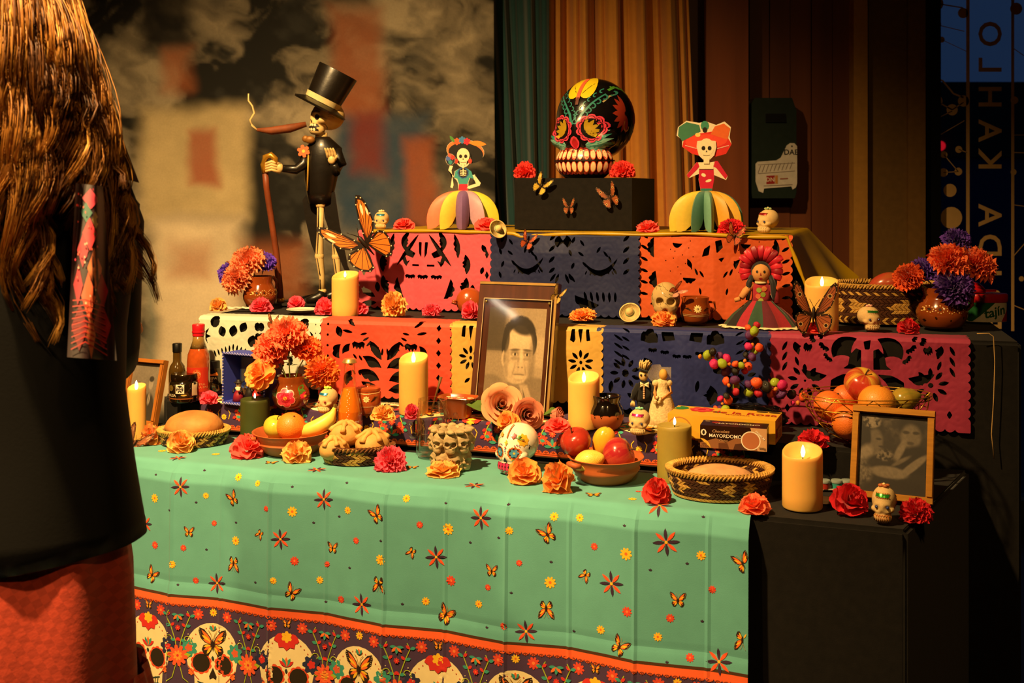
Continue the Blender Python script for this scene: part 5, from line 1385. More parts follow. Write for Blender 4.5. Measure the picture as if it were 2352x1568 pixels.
rg = MB()
for k in range(12):
    a = 2 * PI * k / 12; rg.ball((cos(a) * R * .84, sin(a) * R * .84, H * .93), (R * .24, R * .18, H * .055), None, 10, 6, Matrix.Rotation(a + .6, 3, 'Z'))
rg.build('rim', STONE, sc_, sharp=180)
# white painted skull
P = P0(1187, 1086); D = P.y; H = px2m(112, D)
ws = thing('painted_skull', 'glossy white ceramic skull with pink teeth and blue flower eyes', 'skull', P, -.55)
mb = skull_mb(H, wide=1.0, deep=1.02, eye=.11, ed=.035, nose=.0, jaw=1.12)
mb.build('head', mat('white_glaze', '#f4ead2', rough=.12, var=.03, coat=.8), ws, sharp=180)
tr = mb.bvh(); f_ = proj(tr, (0, -1, 0), (H, 0, 0), (0, 0, H), (0, 1, 0)); wa = MB()
S = []
for sx in (-1, 1):
    cx = .165 * sx; cy = .455
    S += [(daisy(cx, cy, .125, 12, .9, 0, 3), '#d86a2c'), (ell(cx, cy, .098, .105, 18), '#20242a')]
    S += [(ell(cx + .055 * cos(a), cy + .055 * sin(a), .036, .03, 8, a), '#4f9ac0') for a in [i * PI / 3 for i in range(6)]] + [(ell(cx, cy, .022, .022, 8), '#e8c23c')]
    S += [(stroke(curl(.22 * sx, .31, .05, .9, 0, sx, 12), .014), '#d82a58'), (stroke(curl(.15 * sx, .28, .04, .8, 2, -sx, 10), .012), '#5aa048'), (ell(.12 * sx, .33, .015, .02, 6), '#e8b83c'), (ell(.26 * sx, .33, .02, .02, 6), '#3a8ac8')]
    S += [(stroke([(.06 * sx, .07), (.13 * sx, .05), (.19 * sx, .08)], .016), '#d82a3c'), (stroke([(.10 * sx, .045), (.17 * sx, .03)], .012), '#3a8ac8'), (ell(.08 * sx, .045, .014, .014, 6), '#e8b83c')]
    S += [(ell(.17 * sx + .035 * k, .60 + .012 * (k % 2), .013, .013, 6), '#7a2a6a') for k in range(3)]
S += [([(-.045, .29), (0, .38), (.045, .29), (.02, .265), (0, .285), (-.02, .265)], '#1c1a18'), (ell(0, .05, .03, .03, 8), '#d82a3c')]
S += [([(-.22, .105), (.22, .105), (.24, .17), (.22, .235), (-.22, .235), (-.24, .17)], '#2a1418')]
for k in range(6):
    x = -.175 + .07 * k
    S += [(ell(x, .203, .031, .038, 12), '#d8305c'), (ell(x, .137, .031, .036, 12), '#d8305c')]
S += [([(-.012, .60), (.012, .60), (.012, .64), (.035, .64), (.035, .662), (.012, .662), (.012, .70), (-.012, .70), (-.012, .662), (-.035, .662), (-.035, .64), (-.012, .64)], '#e8b83c'), (ell(0, .56, .016, .018, 8), '#d8302c'), (dia(0, .52, .012, .02), '#3a8ac8'), (dia(0, .485, .01, .018), '#3a8ac8')]
S += [(stroke([(0, .74), (.0, .85), (0, .99)], .022), '#d86a2c'), (daisy(.12, .78, .05, 6, .6, 0, 3), '#d82a3c'), (stroke([(.16, .76), (.24, .72), (.30, .70)], .012), '#4a8a3c'), (leaf(.2, .74, .06, .015, .8, 4), '#4a8a3c'), (daisy(-.14, .78, .045, 6, .6, 0, 3), '#d8963c'), (stroke([(-.18, .75), (-.26, .69)], .012), '#4a8a3c')]
art(wa, S, f_, .0005, .00008, .05)
f2 = proj(tr, (.7, -.5, 0), (H * .58, H * .81, 0), (0, 0, H), (-.81, .58, 0))
art(wa, [(leaf(-.02, .70, .13, .045, a, 5), '#e8b02c') for a in [i * PI / 4 for i in range(8)]] + [(ell(-.02, .70, .03, .03, 8), '#b84a2c')] + [(stroke([(.10, .60), (.16, .55)], .012), '#3a3028'), (leaf(.12, .58, .08, .02, -1.8, 4), '#3a3028')], f2, .0005, .00008, .05)
wa.build('painted_motifs', PAINT, ws)
# clay bowl of apples
P = P0(1391, 1106); D = P.y; r = px2m(88, D); h = px2m(56, D)
clay_bowl('terracotta bowl heaped with red apples and lemons', P, r, h, rz=.5)
fruit('upright red apple at the back left of the apple bowl', 'apple', inb(-67, 26, .02), px2m(36, D), '#a83020', '#8e2c1e', (.2, -.5, .3), 5)
fruit('yellow mango standing at the back of the apple bowl', 'mango', inb(-2, 22, .03), px2m(31, D), '#eda62a', '#f0b43a', (.2, .15, 0), 6)
fruit('pale lemon at the front of the apple bowl', 'lemon', inb(-42, -6, -.034), px2m(33, D), '#f0c04a', '#f2ca5e', (.3, 1.2, 0), 7)
fruit('red streaked apple at the right of the apple bowl', 'apple', inb(28, 4, -.015), px2m(40, D), '#a0242a', '#c0583c', (.5, 1.0, .3), 8)
# basket with sweet bread
P = P0(1653, 1137); D = P.y
basket('bread_basket', 'open diamond-pattern basket holding a sugary sweet bread', P, px2m(120, D), px2m(96, D), px2m(62, D), .13, 9, 62, pt_diam, 3)
bread('flat pink-crusted sweet bread in the diamond-pattern basket', P + Vector((0, .004, .006)), px2m(82, D), px2m(62, D), px2m(56, D), '#cf9a68', 0, 9, 'sweet_bread')
# little paint pots on a strip
P = P0(1918, 1128); D = P.y
pp = thing('paint_set', 'strip of tiny paint pots behind the red flower', 'paint pots', P)
for dx, c in ((-24, '#b03426'), (4, '#3f9c90'), (27, '#8a9a84')):
    x = px2m(dx, D); q = MB().lathe([(.0001, 0), (px2m(11, D), 0), (px2m(12, D), .012), (.0001, .012)], 20, (x, 0, .002)).build('pot', mat('pot_' + c[1:], c, rough=.3), pp, sharp=50)
    MB().lathe([(px2m(13, D), 0), (px2m(13.5, D), .003), (px2m(12.5, D), .0055), (.0001, .006)], 20, (x, 0, .0141)).build('lid', mat('clear_lid', '#c8d8d0', rough=.2, trans=.5), q, sharp=50)
MB().box((0, 0, .001), (px2m(80, D), px2m(18, D), .0018)).build('strip', mat('strip_plastic', '#d8d0b8', rough=.4), pp, smooth=False)
pl = tag(MB().box((0, 0, .003), (px2m(66, D), px2m(30, D), .006)).box((0, 0, .0075), (px2m(50, D), px2m(20, D), .003)).build('paint_palette', mat('palette_cream', '#d8c8a0', rough=.5), loc=P0(1905, 1158)), 'small cream palette partly hidden by the tall candle', 'palette')
# sugar skull at the front corner
sugar_skull('yellow sugar skull with green leaf at the front right corner of the table', 2030, 1202, Z0, 72, 86, -.45, '#3aa038', '#a85a2c', '#b8702c', P=P0(2030, 1200), seed=2, leafy='#3a4a28')

# gold photo frame, right
def painting_frame(name, label, P, w, h, bw, th, yaw, lean, mframe, colfn, nu=90, nv=120, glassy=True, cat='photo frame', molding=True):
    t = thing(name, label, cat, P)
    t.rotation_euler = Euler((-lean, 0, yaw), 'XYZ')
    for (x0, x1, z0, z1) in ((-w / 2, w / 2, 0, bw), (-w / 2, w / 2, h - bw, h), (-w / 2, -w / 2 + bw, bw, h - bw), (w / 2 - bw, w / 2, bw, h - bw)):
        m = MB().box(((x0 + x1) / 2, 0, (z0 + z1) / 2), (x1 - x0, th, z1 - z0))
        if molding:
            e = bw * .22
            m.box(((x0 + x1) / 2, -th / 2 - .002, (z0 + z1) / 2), (x1 - x0 - (e if x1 - x0 < w * .9 else 0), .004, z1 - z0 - (e if z1 - z0 < h * .9 else 0)))
        m.build('frame_bar', mframe, t, smooth=False)
    MB().box((0, th * .3, h / 2), (w - bw, th * .3, h - bw)).build('backing', mat('backing_board', '#3a2a1c', rough=.8), t, smooth=False)
    vgrid('photograph', lambda u, v: Vector((-w / 2 + bw * .8 + u * (w - 1.6 * bw), -th * .05, h - bw * .8 - v * (h - 1.6 * bw))), colfn, nu, nv, mat('photo_print', attr=True, rough=.5, var=.05, scale=400), t)
    return t
def sep(v, dark=(.010, .007, .004), light=(.36, .28, .18)):
    return np.array(dark)[None] * (1 - v[:, None]) + np.array(light)[None] * v[:, None]
def couple(u, v):
    g = .10 + .22 * sstep(.45, .7, fbm(u * 9, v * 9, 4)) * sstep(.45, .1, v)
    g = np.where(v > .55, g * .7, g)
    def P_(a, w): 
        nonlocal g
        g = g * (1 - w) + a * w
    n1 = fbm(u * 30, v * 30, 3)
    P_(.07, nell(u, v, .18, .24, .19, .20)); P_(.55 + .3 * n1, nell(u, v, .19, .12, .13, .08) * sstep(.35, .55, n1)); P_(.42, nell(u, v, .25, .36, .11, .15, .25)); P_(.10, nell(u, v, .30, .33, .04, .015, .4)); P_(.12, nell(u, v, .34, .42, .04, .012, .4))
    P_(.05, nell(u, v, .10, .33, .09, .14)); P_(.7, nell(u, v, .10, .62, .12, .22, .2, .3)); P_(.35 * n1 * 2, nell(u, v, .10, .80, .12, .2, .3))
    P_(.06, nell(u, v, .76, .15, .20, .14, .2)); P_(.50, nell(u, v, .75, .27, .14, .15, .25)); P_(.22, nell(u, v, .74, .35, .06, .02, .4)); P_(.14, nell(u, v, .68, .22, .05, .02, .4)); P_(.14, nell(u, v, .82, .22, .05, .02, .4))
    P_(.05, nell(u, v, .85, .55, .25, .17, .2)); P_(.60, nell(u, v, .60, .46, .05, .18, .3, .5))
    P_(.07, nell(u, v, .35, .62, .22, .10, .3)); P_(.58, nell(u, v, .46, .73, .26, .075, .2, .05)); P_(.60, nell(u, v, .78, .64, .26, .05, .2, -.65)); P_(.05, nell(u, v, .5, .95, .5, .14, .3))
    P_(.45, nell(u, v, .62, .58, .14, .025, .4, -.5)); P_(.18 + .5 * n1, nell(u, v, .38, .52, .13, .07, .3) * sstep(.4, .6, n1))
    return sep(np.clip(g * (.75 + .3 * (n1 - .5)), 0, 1) ** 1.2)
GOLD = mat('gold_frame', '#c98a34', rough=.35, metal=.55, var=.15, scale=30, stretch=(1, 1, 6))
P = P0(2046, 1157)
painting_frame('photo_frame', 'gold-edged frame with a dark photograph of a couple embracing', P + Vector((0, 0, .002)), 0.158, .182, .0135, .018, YAW - .1, math.radians(17), GOLD, couple)
# ------------------------------------------------------------------ on the low step
def lathe_thing(name, label, cat, P, prof, m, seg=40, part='body', rz=0, group=None):
    t = thing(name, label, cat, P, rz, group); mb = MB().lathe(prof, seg); mb.build(part, m, t, sharp=60); return t, mb
DKGL = mat('dark_bottle_glass', '#1a1206', rough=.06, coat=.6, spec=.6)
# hot sauces
P = P1(407, 916); D = P.y; H = px2m(124, D); R = px2m(19, D)
t, mb = lathe_thing('sauce_bottle', 'small black sauce bottle behind the salsa jar', 'bottle', P, [(.0001, 0), (R * .93, 0), (R, .004), (R, H * .48), (R * .86, H * .58), (R * .5, H * .66), (R * .48, H * .86), (.0001, H * .86)], mat('olive_sauce_glass', '#4a3410', rough=.06, coat=.8), 32)
MB().lathe([(R * .54, H * .84), (R * .56, H * .99), (R * .5, H), (.0001, H)], 24).build('cap', mat('black_cap', '#0c0b0a', rough=.35), t, sharp=50)
P = P1(456, 920); D = P.y; H = px2m(172, D); R = px2m(26, D)
t, mb = lathe_thing('sauce_bottle', 'tall hot sauce bottle with a red cap', 'bottle', P, [(.0001, 0), (R * .93, 0), (R, .005), (R, H * .50), (R * .93, H * .60), (R * .72, H * .68), (R * .5, H * .78), (R * .46, H * .88), (.0001, H * .88)], mat('red_sauce', '#a8481a', rough=.08, coat=.8, var=.25, scale=60), 36)
MB().lathe([(R * .735, H * .68), (R * .512, H * .78), (R * .472, H * .86)], 32).build('neck', mat('neck_glass', '#8a6a34', rough=.08, coat=.8), t, sharp=180)
MB().lathe([(R * .52, H * .845), (R * .53, H * .885), (R * .57, H * .89), (R * .57, H * .905), (R * .53, H * .91), (R * .55, H * .99), (R * .5, H), (.0001, H)], 28).build('cap', mat('red_cap', '#c01824', rough=.3), t, sharp=40)
lm = MB(); f_ = proj(mb.bvh(), (0, -1, 0), (R, 0, 0), (0, 0, R), (0, 1, 0))
art(lm, [([(-.92, .5), (.92, .5), (.92, 2.9), (-.92, 2.9)], '#b8301c'), (ell(.1, 2.3, .36, .45, 14), '#c0602c'), (stroke(curl(.1, 2.3, .3, 1, 0), .06), '#d8a078'), ([(-.5, .5), (.92, .5), (.92, .8), (-.5, .8)], '#8a1418')] + xf2(text_shapes('EXTRA\nSALSA EN', .26, '#d8905c'), dx=.35, dy=1.3), f_, .0006, .0001, .3)
lm.build('label', PAINT, t)
P = P1(423, 925); D = P.y; H = px2m(64, D); R = px2m(33, D)
t, mb = lathe_thing('salsa_jar', 'squat dark salsa jar with a black and gold lid', 'jar', P, [(.0001, 0), (R * .9, 0), (R, .004), (R, H * .66), (R * .93, H * .74), (R * .86, H * .77), (.0001, H * .77)], DKGL, 36)
MB().lathe([(R * .90, H * .765), (R * .92, H * .8), (R * .92, H * .97), (R * .88, H), (.0001, H)], 36).build('lid', mat('black_gold_lid', '#2a1c08', rough=.15, metal=.6), t, sharp=40)
lm = MB(); f_ = proj(mb.bvh(), (0, -1, 0), (R, 0, 0), (0, 0, R), (0, 1, 0))
oc = [(-.02 + .26 * cos(PI / 8 + i * PI / 4), 1.0 + .26 * sin(PI / 8 + i * PI / 4)) for i in range(8)]
art(lm, [([(-.96, .28), (.96, .28), (.96, .36), (-.96, .36)], '#8a4c20'), ([(-.30, .68), (.28, .68), (.28, 1.30), (-.30, 1.30)], '#e0d6c0'), (oc, '#141210')] + xf2(text_shapes('EXCESO\nSODIO', .12, '#e8e0d0'), dx=-.02, dy=1.0) + [([(.72, .5), (.95, .5), (.95, 1.35), (.72, 1.35)], '#c8b898')] + xf2(text_shapes('SALSA', .25, '#d8c8a0', bold=.01), dx=-.62, dy=.55) + [(ell(-.65, 1.05, .18, .22, 10), '#6a5420'), (ell(.25, .58, .2, .06, 8), '#b89a3c')], f_, .0006, .0001, .3)
lm.build('label', PAINT, t)
P = P1(485, 908); D = P.y; H = px2m(78, D); R = px2m(25, D)
t, mb = lathe_thing('sauce_jar', 'dark jar with white lettering beside the blue diorama box', 'jar', P, [(.0001, 0), (R * .9, 0), (R, .004), (R, H * .7), (R * .9, H * .8), (.0001, H * .8)], DKGL, 32)
MB().lathe([(R * .92, H * .78), (R * .92, H * .98), (R * .86, H), (.0001, H)], 32).build('lid', mat('black_cap', '#0c0b0a'), t, sharp=40)
lm = MB(); f_ = proj(mb.bvh(), (0, -1, 0), (R, 0, 0), (0, 0, R), (0, 1, 0))
art(lm, xf2(text_shapes('PINOTEPA', .30, '#e0d0b0', bold=.01), dx=0, dy=1.55) + xf2(text_shapes('GOURMET', .18, '#c8b890'), dx=0, dy=1.3) + [([(-.8, 1.8), (.8, 1.8), (.7, 2.1), (.3, 1.95), (0, 2.15), (-.4, 1.95)], '#d87a2c')], f_, .0006, .0001, .3)
lm.build('label', PAINT, t)
# blue diorama box
P = P1(560, 934); D = P.y; w = .135; h = px2m(116, D); dp = .062
dbx = thing('diorama_box', 'blue shadow box with tiny painted figures of musicians inside', 'diorama', P, YAW - .15)
BLU = mat('blue_card', '#3a44b0', rough=.6, var=.06); BLUD = mat('blue_card_in', '#4a60a8', rough=.7, var=.1)
for nm, c_, d_ in (('panel', (-w / 2, dp / 2, h / 2), (.004, dp, h)), ('panel', (w / 2, dp / 2, h / 2), (.004, dp, h)), ('panel', (0, dp / 2, h - .002), (w - .004, dp, .004)), ('panel', (0, dp / 2, .002), (w - .004, dp, .004))):
    MB().box(c_, d_).build(nm, BLU, dbx, smooth=False)
MB().box((0, dp, h / 2), (w, .003, h)).build('back_panel', BLUD, dbx, smooth=False)
bd = MB()
for (a, b) in (((-w / 2, 0), (w / 2, 0)), ((-w / 2, h), (w / 2, h)), ((-w / 2, 0), (-w / 2, h)), ((w / 2, 0), (w / 2, h))):
    n = 30
    for i in range(n):
        q0 = Vector((a[0] + (b[0] - a[0]) * i / n, -.002, a[1] + (b[1] - a[1]) * i / n)); q1 = Vector((a[0] + (b[0] - a[0]) * (i + 1.2) / n, -.002, a[1] + (b[1] - a[1]) * (i + 1.2) / n))
        s_ = Vector((.002, 0, -.002)); bd.tube([q0 - s_, q1 + s_], .0016, 5, ('#3a44b0', '#a8a8d8')[i % 2])
bd.build('cord_border', ICING, dbx, sharp=180)
sc2 = MB(); ff = flat((0, dp - .003, 0), (1, 0, 0), (0, 0, 1))
art(sc2, [([(-.06, .045), (-.03, .055), (.0, .06), (.06, .05), (.06, .11), (-.06, .11)], '#8a8a80'), ([(.0, .05), (.028, .05), (.028, .082), (.014, .092), (0, .082)], '#d8d0c0'), ([(.012, .06), (.018, .06), (.018, .075), (.012, .075)], '#202020'), ([(-.022, .04), (-.006, .04), (-.006, .104), (-.022, .104)], '#7a4a20'), (ell(.042, .07, .012, .014, 12), '#a05a30'), ([(-.062, .004), (.062, .004), (.062, .03), (-.062, .03)], '#5a4020')], ff, .0004, .0002, .1)
sc2.build('painted_scene', PAINT, dbx)
for i, (x, y, hh, c1_, c2_) in enumerate(((-.035, .02, .055, '#8a1a2c', '#201814'), (-.005, .03, .078, '#1c1814', '#3a2a1c'), (.022, .025, .068, '#b0282c', '#181410'), (.048, .03, .06, '#4a4038', '#3a2418'))):
    f = MB(); f.lathe([(.0001, 0), (.016, 0), (.012, hh * .35), (.006, hh * .5), (.009, hh * .62), (.004, hh * .70), (.0001, hh * .70)], 14, (x, y, .004), cols=[c1_] * 3 + [('#e8d8b0', c2_, c1_, c2_)[i]] * 4)
    f.ball((x, y, .004 + hh * .79), (.0075, .0075, .009), '#e8cfa0', 10, 8); f.lathe([(.013, hh * .86), (.0125, hh * .875), (.006, hh * .88), (.006, hh * .98), (.0001, hh)], 14, (x, y, .004), col=c2_)
    for sx in (-1, 1): f.ball((x + .003 * sx, y - .007, .004 + hh * .80), .0018, '#1a1008', 6, 4); f.tube([(x + sx * .008, y, .004 + hh * .62), (x + sx * .015, y - .004, .004 + hh * .48), (x + sx * .008, y - .010, .004 + hh * .42)], .0028, 6, c2_)
    f.build('figurine', ICING, dbx, sharp=180)
# painted vase with carnations
P = P1(668, 940); D = P.y; H = px2m(74, D); R = px2m(44, D)
t, mb = lathe_thing('painted_vase', 'round clay vase painted with a large pink flower', 'vase', P, [(.0001, 0), (R * .62, 0), (R * .86, H * .14), (R, H * .38), (R * .94, H * .56), (R * .76, H * .72), (R * .70, H * .82), (R * .74, H * .98), (R * .72, H), (R * .66, H * .98), (R * .64, H * .8), (R * .8, H * .5), (.0001, H * .1)], mat('vase_glaze', '#7a3a14', rough=.12, coat=.8, var=.35, scale=25), 44)
vm_ = MB(); f_ = proj(mb.bvh(), (0, -1, 0), (R, 0, 0), (0, 0, R), (0, 1, 0))
art(vm_, [(leaf(.55, .95, .34, .12, a, 5), '#4a7a2c') for a in (.3, 1.2, -.6)] + [(leaf(-.62, .75, .34, .12, a, 5), '#4a7a2c') for a in (2.6, 1.9)] + [(daisy(-.1, .66, .52, 6, .78, .2, 5), '#f0a090'), (daisy(-.1, .66, .47, 6, .78, .2, 5), '#e0344c'), (daisy(-.1, .66, .25, 6, .8, .2, 4), '#b0182c'), (ell(-.1, .66, .09, .09, 10), '#f0b42c'), (daisy(.82, .72, .22, 6, .78, .2, 4), '#e0344c'), (ell(.82, .72, .06, .06, 8), '#f0b42c')], f_, .0005, .0001, .25)
vm_.build('painted_flower', PAINT, t)
VB = P + Vector((0, 0, H))
def stem_flower(label, tip, base, color, R_, style, seed, cat='flower', aim=None, leafs=1, group='carnations in the painted vase'):
    t = thing('stemmed_flower', label, cat, base, group=group); tip = Vector(tip) - Vector(base)
    aim = Vector(aim) if aim is not None else (tip.normalized() * .6 + Vector((0, -.7, .4)))
    rot = Vector((0, 0, 1)).rotation_difference(aim.normalized()).to_matrix().to_4x4()
    mb = flower_mb(R_, R_ * .95, style, FCOL.get(color, color), seed); mb.xform(Matrix.Translation(tip) @ rot); mb.build('bloom', CREPE, t, sharp=180)
    mid = tip * .5 + Vector((0, 0, tip.length * .06)); bk = tip - aim.normalized() * R_ * .3
    MB().tube([(0, 0, 0), mid * .5 + Vector((0, 0, .003)), mid, bk * .85 + mid * .15, bk, tip], [.0016] * 4 + [.0035, .005], 6).build('stem', mat('stem_green', '#7a8a34', rough=.5, var=.2), t, sharp=180)
    for k in range(leafs):
        lf_ = MB(); a = seed * 1.7 + k * 2.4; d_ = Vector((cos(a), sin(a) * .5 - .3, .4)); o_ = mid * (1.0 + .3 * k)
        s_ = d_.cross(Vector((0, 0, 1))).normalized()
        lf_.grid(lambda u, v: o_ + d_ * (.028 * u) + s_ * ((v - .5) * .013 * sin(PI * max(.02, min(.98, u)))) + Vector((0, 0, -.010 * u * u)), 6, 2); lf_.build('leaf', mat('leaf_green', '#55702a', rough=.5, var=.2), t, sharp=180)
    return t
for i, (px, py, rr, c, st_, lb, dd) in enumerate(((660, 772, 46, 'salmon', 'fringe', 'salmon carnation at the top right of the painted vase', .0), (628, 800, 44, 'salmon', 'fringe', 'salmon carnation at the top left of the painted vase', .01), (628, 826, 40, 'salmon', 'carnation', 'salmon carnation low behind the others on the left', .03), (704, 806, 38, '#f97a38', 'carnation', 'orange carnation at the right of the bunch', .02), (738, 856, 42, '#f98434', 'fringe', 'orange carnation drooping to the far right over the banner', -.01), (601, 862, 40, 'orange', 'crumple', 'orange paper bloom hanging in front of the diorama box', -.03))):
    tip = at(px, py, D + dd); b_ = VB + Vector(((px - 668) * .0002, dd * .3, -.02))
    stem_flower(lb, tip, b_, c, px2m(rr, D), st_, 40 + i)
# sugar skull, lidded mug
sugar_skull('sugar skull with a green rosette beside the soda bottle', 752, 952, Z1, 54, 60, -.5, '#2a88b0', '#9ad03c', P=P1(752, 950), seed=4, gem=mat('red_gem', '#7a1020', rough=.1, coat=1))
P = P1(845, 950); D = P.y; H = px2m(62, D); R = px2m(31, D)
t, mb = lathe_thing('clay_mug', 'small lidded clay mug with a cream daisy behind the soda bottle', 'mug', P, [(.0001, 0), (R * .8, 0), (R * .9, H * .1), (R, H * .4), (R * .96, H * .72), (R * .88, H * .82), (.0001, H * .82)], GLAZ2, 36)
MB().lathe([(R * .93, H * .82), (R * .92, H * .90), (R * .7, H * .95), (R * .2, H * .97), (R * .16, H * 1.04), (.0001, H * 1.05)], 32).build('lid', GLAZ2, t, sharp=50)
m_ = MB(); f_ = proj(mb.bvh(), (0, -1, 0), (R, 0, 0), (0, 0, R), (0, 1, 0)); hh = H / R
art(m_, [(leaf(0, hh * .55, .26, .07, a, 4), '#e8cf8a') for a in [i * PI / 4 for i in range(8)]] + [(ell(0, hh * .55, .08, .08, 8), '#2a1408')] + [(leaf(.3 + .06 * k, hh * (.45 + .06 * k), .35, .03, .5 - .2 * k, 4), '#2a1408') for k in range(4)] + [(stroke([(-.9, hh * .3), (-.3, hh * .27), (.3, hh * .27), (.9, hh * .3)], .03), '#e8cf8a'), (stroke([(-.9, hh * .76), (0, hh * .73), (.9, hh * .76)], .03), '#e8cf8a')], f_, .0005, .0001, .2)
m_.build('painted_daisy', PAINT, t)
# square clay dish and stick
P = P1(1052, 962); D = P.y; w = px2m(52, D); h = px2m(48, D)
cd_ = thing('clay_dish', 'square flared clay dish with cream scrollwork near the glass jar', 'dish', P, YAW)
c_ = MB(); lv = [(.60, 0), (.66, h * .1), (.74, h * .7), (1.0, h * .97), (.97, h), (.66, h * .72), (.55, h * .15)]
V = []; n = 40
for k_, z in lv:
    for i in range(n):
        a = 2 * PI * i / n; q = 1 / max(abs(cos(a)), abs(sin(a))); q = 1 + (q - 1) * .55
        V.append((w * k_ * q * cos(a) * .9, w * k_ * q * sin(a) * .62, z))
c_.add(V, [(i * n + k, i * n + (k + 1) % n, (i + 1) * n + (k + 1) % n, (i + 1) * n + k) for i in range(len(lv) - 1) for k in range(n)] + [tuple(range(n - 1, -1, -1)), tuple((len(lv) - 1) * n + k for k in range(n))]); c_.build('dish_body', GLAZ2, cd_, sharp=50)
sw = MB()
for sx in (-1, 0, 1):
    for q in range(2):
        cc = curl(sx * w * .5, 0, w * .2, 1, q * PI, 1 - 2 * q, 12)
        sw.tube([(x, y * .5 + w * .28 * (1 if q else .6), h * (.9 - .1 * q)) for x, y in cc], .0009, 4, '#e8d2a0')
sw.build('scrollwork', ICING, cd_, sharp=180)
stk = P1(990, 955); tag(MB().tube([(0, 0, .004), (px2m(16, D), 0, px2m(60, D)), (px2m(23, D), .004, px2m(86, D))], [.0022, .0028, .0042], 8).build('wooden_stick', mat('stick_brown', '#6a4a20', rough=.6), loc=stk, sharp=180), 'short brown stick leaning by the candle before the coral banner', 'stick')
# portrait plaque
def portrait(u, v):
    g = .42 + .10 * u - .12 * np.where(v < .45, 1, 0) * (u < .35)
    g = g - .18 * nbox(u, v, -.1, .30, -.1, .45, .04) + .1 * nbox(u, v, .6, 1.1, .3, .6, .05) + .06 * (fbm(u * 3, v * 3) - .5)
    n1 = fbm(u * 60, v * 70, 3)
    def P_(a, w, k=1.0):
        nonlocal g
        g = g * (1 - w * k) + a * w * k
    # shoulders and shirt
    P_(.34, np.maximum(nell(u, v, .10, 1.05, .42, .36, .06), nell(u, v, .88, 1.08, .40, .38, .06)))
    P_(.34, nbox(u, v, .08, .92, .88, 1.2, .05)); P_(.44, nbox(u, v, .12, .30, .80, 1.2, .06), .6); P_(.22, nell(u, v, .70, 1.0, .05, .3, .4), .6)
    # neck
    P_(.52, nbox(u, v, .34, .70, .62, .86, .05)); P_(.26, nell(u, v, .52, .80, .20, .045, .4), .7)
    # hair, head
    P_(.035, np.maximum(nell(u + .03 * (n1 - .5), v + .03 * (n1 - .5), .56, .29, .285, .21, .06), nell(u, v, .36, .38, .10, .15, .1))); P_(.035, nell(u, v, .80, .36, .07, .12, .12))
    P_(.70, nell(u, v, .565, .46, .245, .285, .05)); P_(.62, nell(u, v, .55, .64, .22, .14, .08)); P_(.80, nell(u, v, .56, .30, .19, .085, .4), .7)
    P_(.62, nell(u, v, .315, .52, .045, .085, .15)); P_(.30, nell(u, v, .325, .52, .018, .05, .4), .7)
    P_(.035, nell(u, v, .60, .20, .20, .075, .3, .15), .95); P_(.05, nell(u, v, .33, .33, .06, .13, .2), .9)
    # shade down the far cheek, brows, eyes, nose, mouth
    P_(.30, nell(u, v, .80, .55, .06, .22, .5), .6); P_(.34, nell(u, v, .37, .56, .04, .2, .6), .5)
    for ex, s in ((.50, 1), (.71, .9)):
        P_(.30, nell(u, v, ex, .465, .075 * s, .035, .5), .75); P_(.16, nell(u, v, ex, .430, .085 * s, .012, .5, .04 if ex > .6 else -.04), .8)
        P_(.74, nell(u, v, ex, .478, .042 * s, .014, .3)); P_(.05, nell(u, v, ex + .005, .476, .018, .016, .3)); P_(.36, nell(u, v, ex, .520, .07 * s, .016, .6), .6)
    P_(.82, nell(u, v, .615, .52, .030, .085, .5), .7); P_(.36, nell(u, v, .572, .55, .02, .07, .6), .5); P_(.66, nell(u, v, .61, .585, .062, .033, .4), .8); P_(.24, nell(u, v, .582, .606, .016, .008, .5), .7); P_(.24, nell(u, v, .645, .606, .014, .008, .5), .7)
    P_(.28, nell(u, v, .60, .680, .095, .009, .5), .85); P_(.52, nell(u, v, .60, .664, .08, .010, .6), .4); P_(.78, nell(u, v, .60, .705, .07, .02, .5), .6); P_(.48, nell(u, v, .60, .735, .06, .012, .6), .4)
    P_(.36, nell(u, v, .50, .63, .012, .06, .6, .35), .6); P_(.36, nell(u, v, .705, .64, .012, .05, .6, -.35), .6); P_(.78, nell(u, v, .45, .60, .06, .05, .6), .5)
    P_(.40, nell(u, v, .58, .79, .18, .016, .6), .5)
    # collar
    P_(.56, nbox(u + (v - .85) * .7, v, .20, .34, .78, .98, .02)); P_(.56, nbox(u - (v - .85) * .7, v, .66, .80, .78, .97, .02)); P_(.12, nell(u, v, .42, .94, .10, .05, .2, -.4), .85); P_(.14, nell(u, v, .27, .94, .012, .12, .4, .5), .8); P_(.14, nell(u, v, .74, .94, .012, .12, .4, -.5), .8)
    P_(.20, nbox(u, v, .585, .60, .9, 1.2, .008), .7)
    return sep(np.clip(1.25 * g * (.93 + .22 * (n1 - .5)), 0, 1) ** 1.45, (.008, .005, .003), (.80, .64, .44))
P = P1(1172, 956); D = P.y; h = .318; w = px2m(196, D)
WALN = mat('walnut', '#4a2410', rough=.3, var=.4, scale=10, stretch=(6, 6, .6), coat=.3)
t = thing('portrait_plaque', 'tall walnut plaque framing a sepia portrait of a man in a collared shirt', 'photo frame', P + Vector((0, 0, .001)))
t.rotation_euler = Euler((-math.radians(13), 0, YAW - .02), 'XYZ')
MB().box((0, 0, h / 2), (w, .024, h)).build('board', WALN, t, smooth=False)
for (c_, d_) in (((0, -.013, h - .004), (w - .002, .003, .006)), ((w / 2 - .004, -.013, h / 2), (.006, .003, h - .02))):
    MB().box(c_, d_).build('bevel_strip', mat('brass_edge', '#b08a4a', rough=.3, metal=.5), t, smooth=False)
x0, x1, z0, z1 = -w * .34, w * .38, h * .06, h * .80
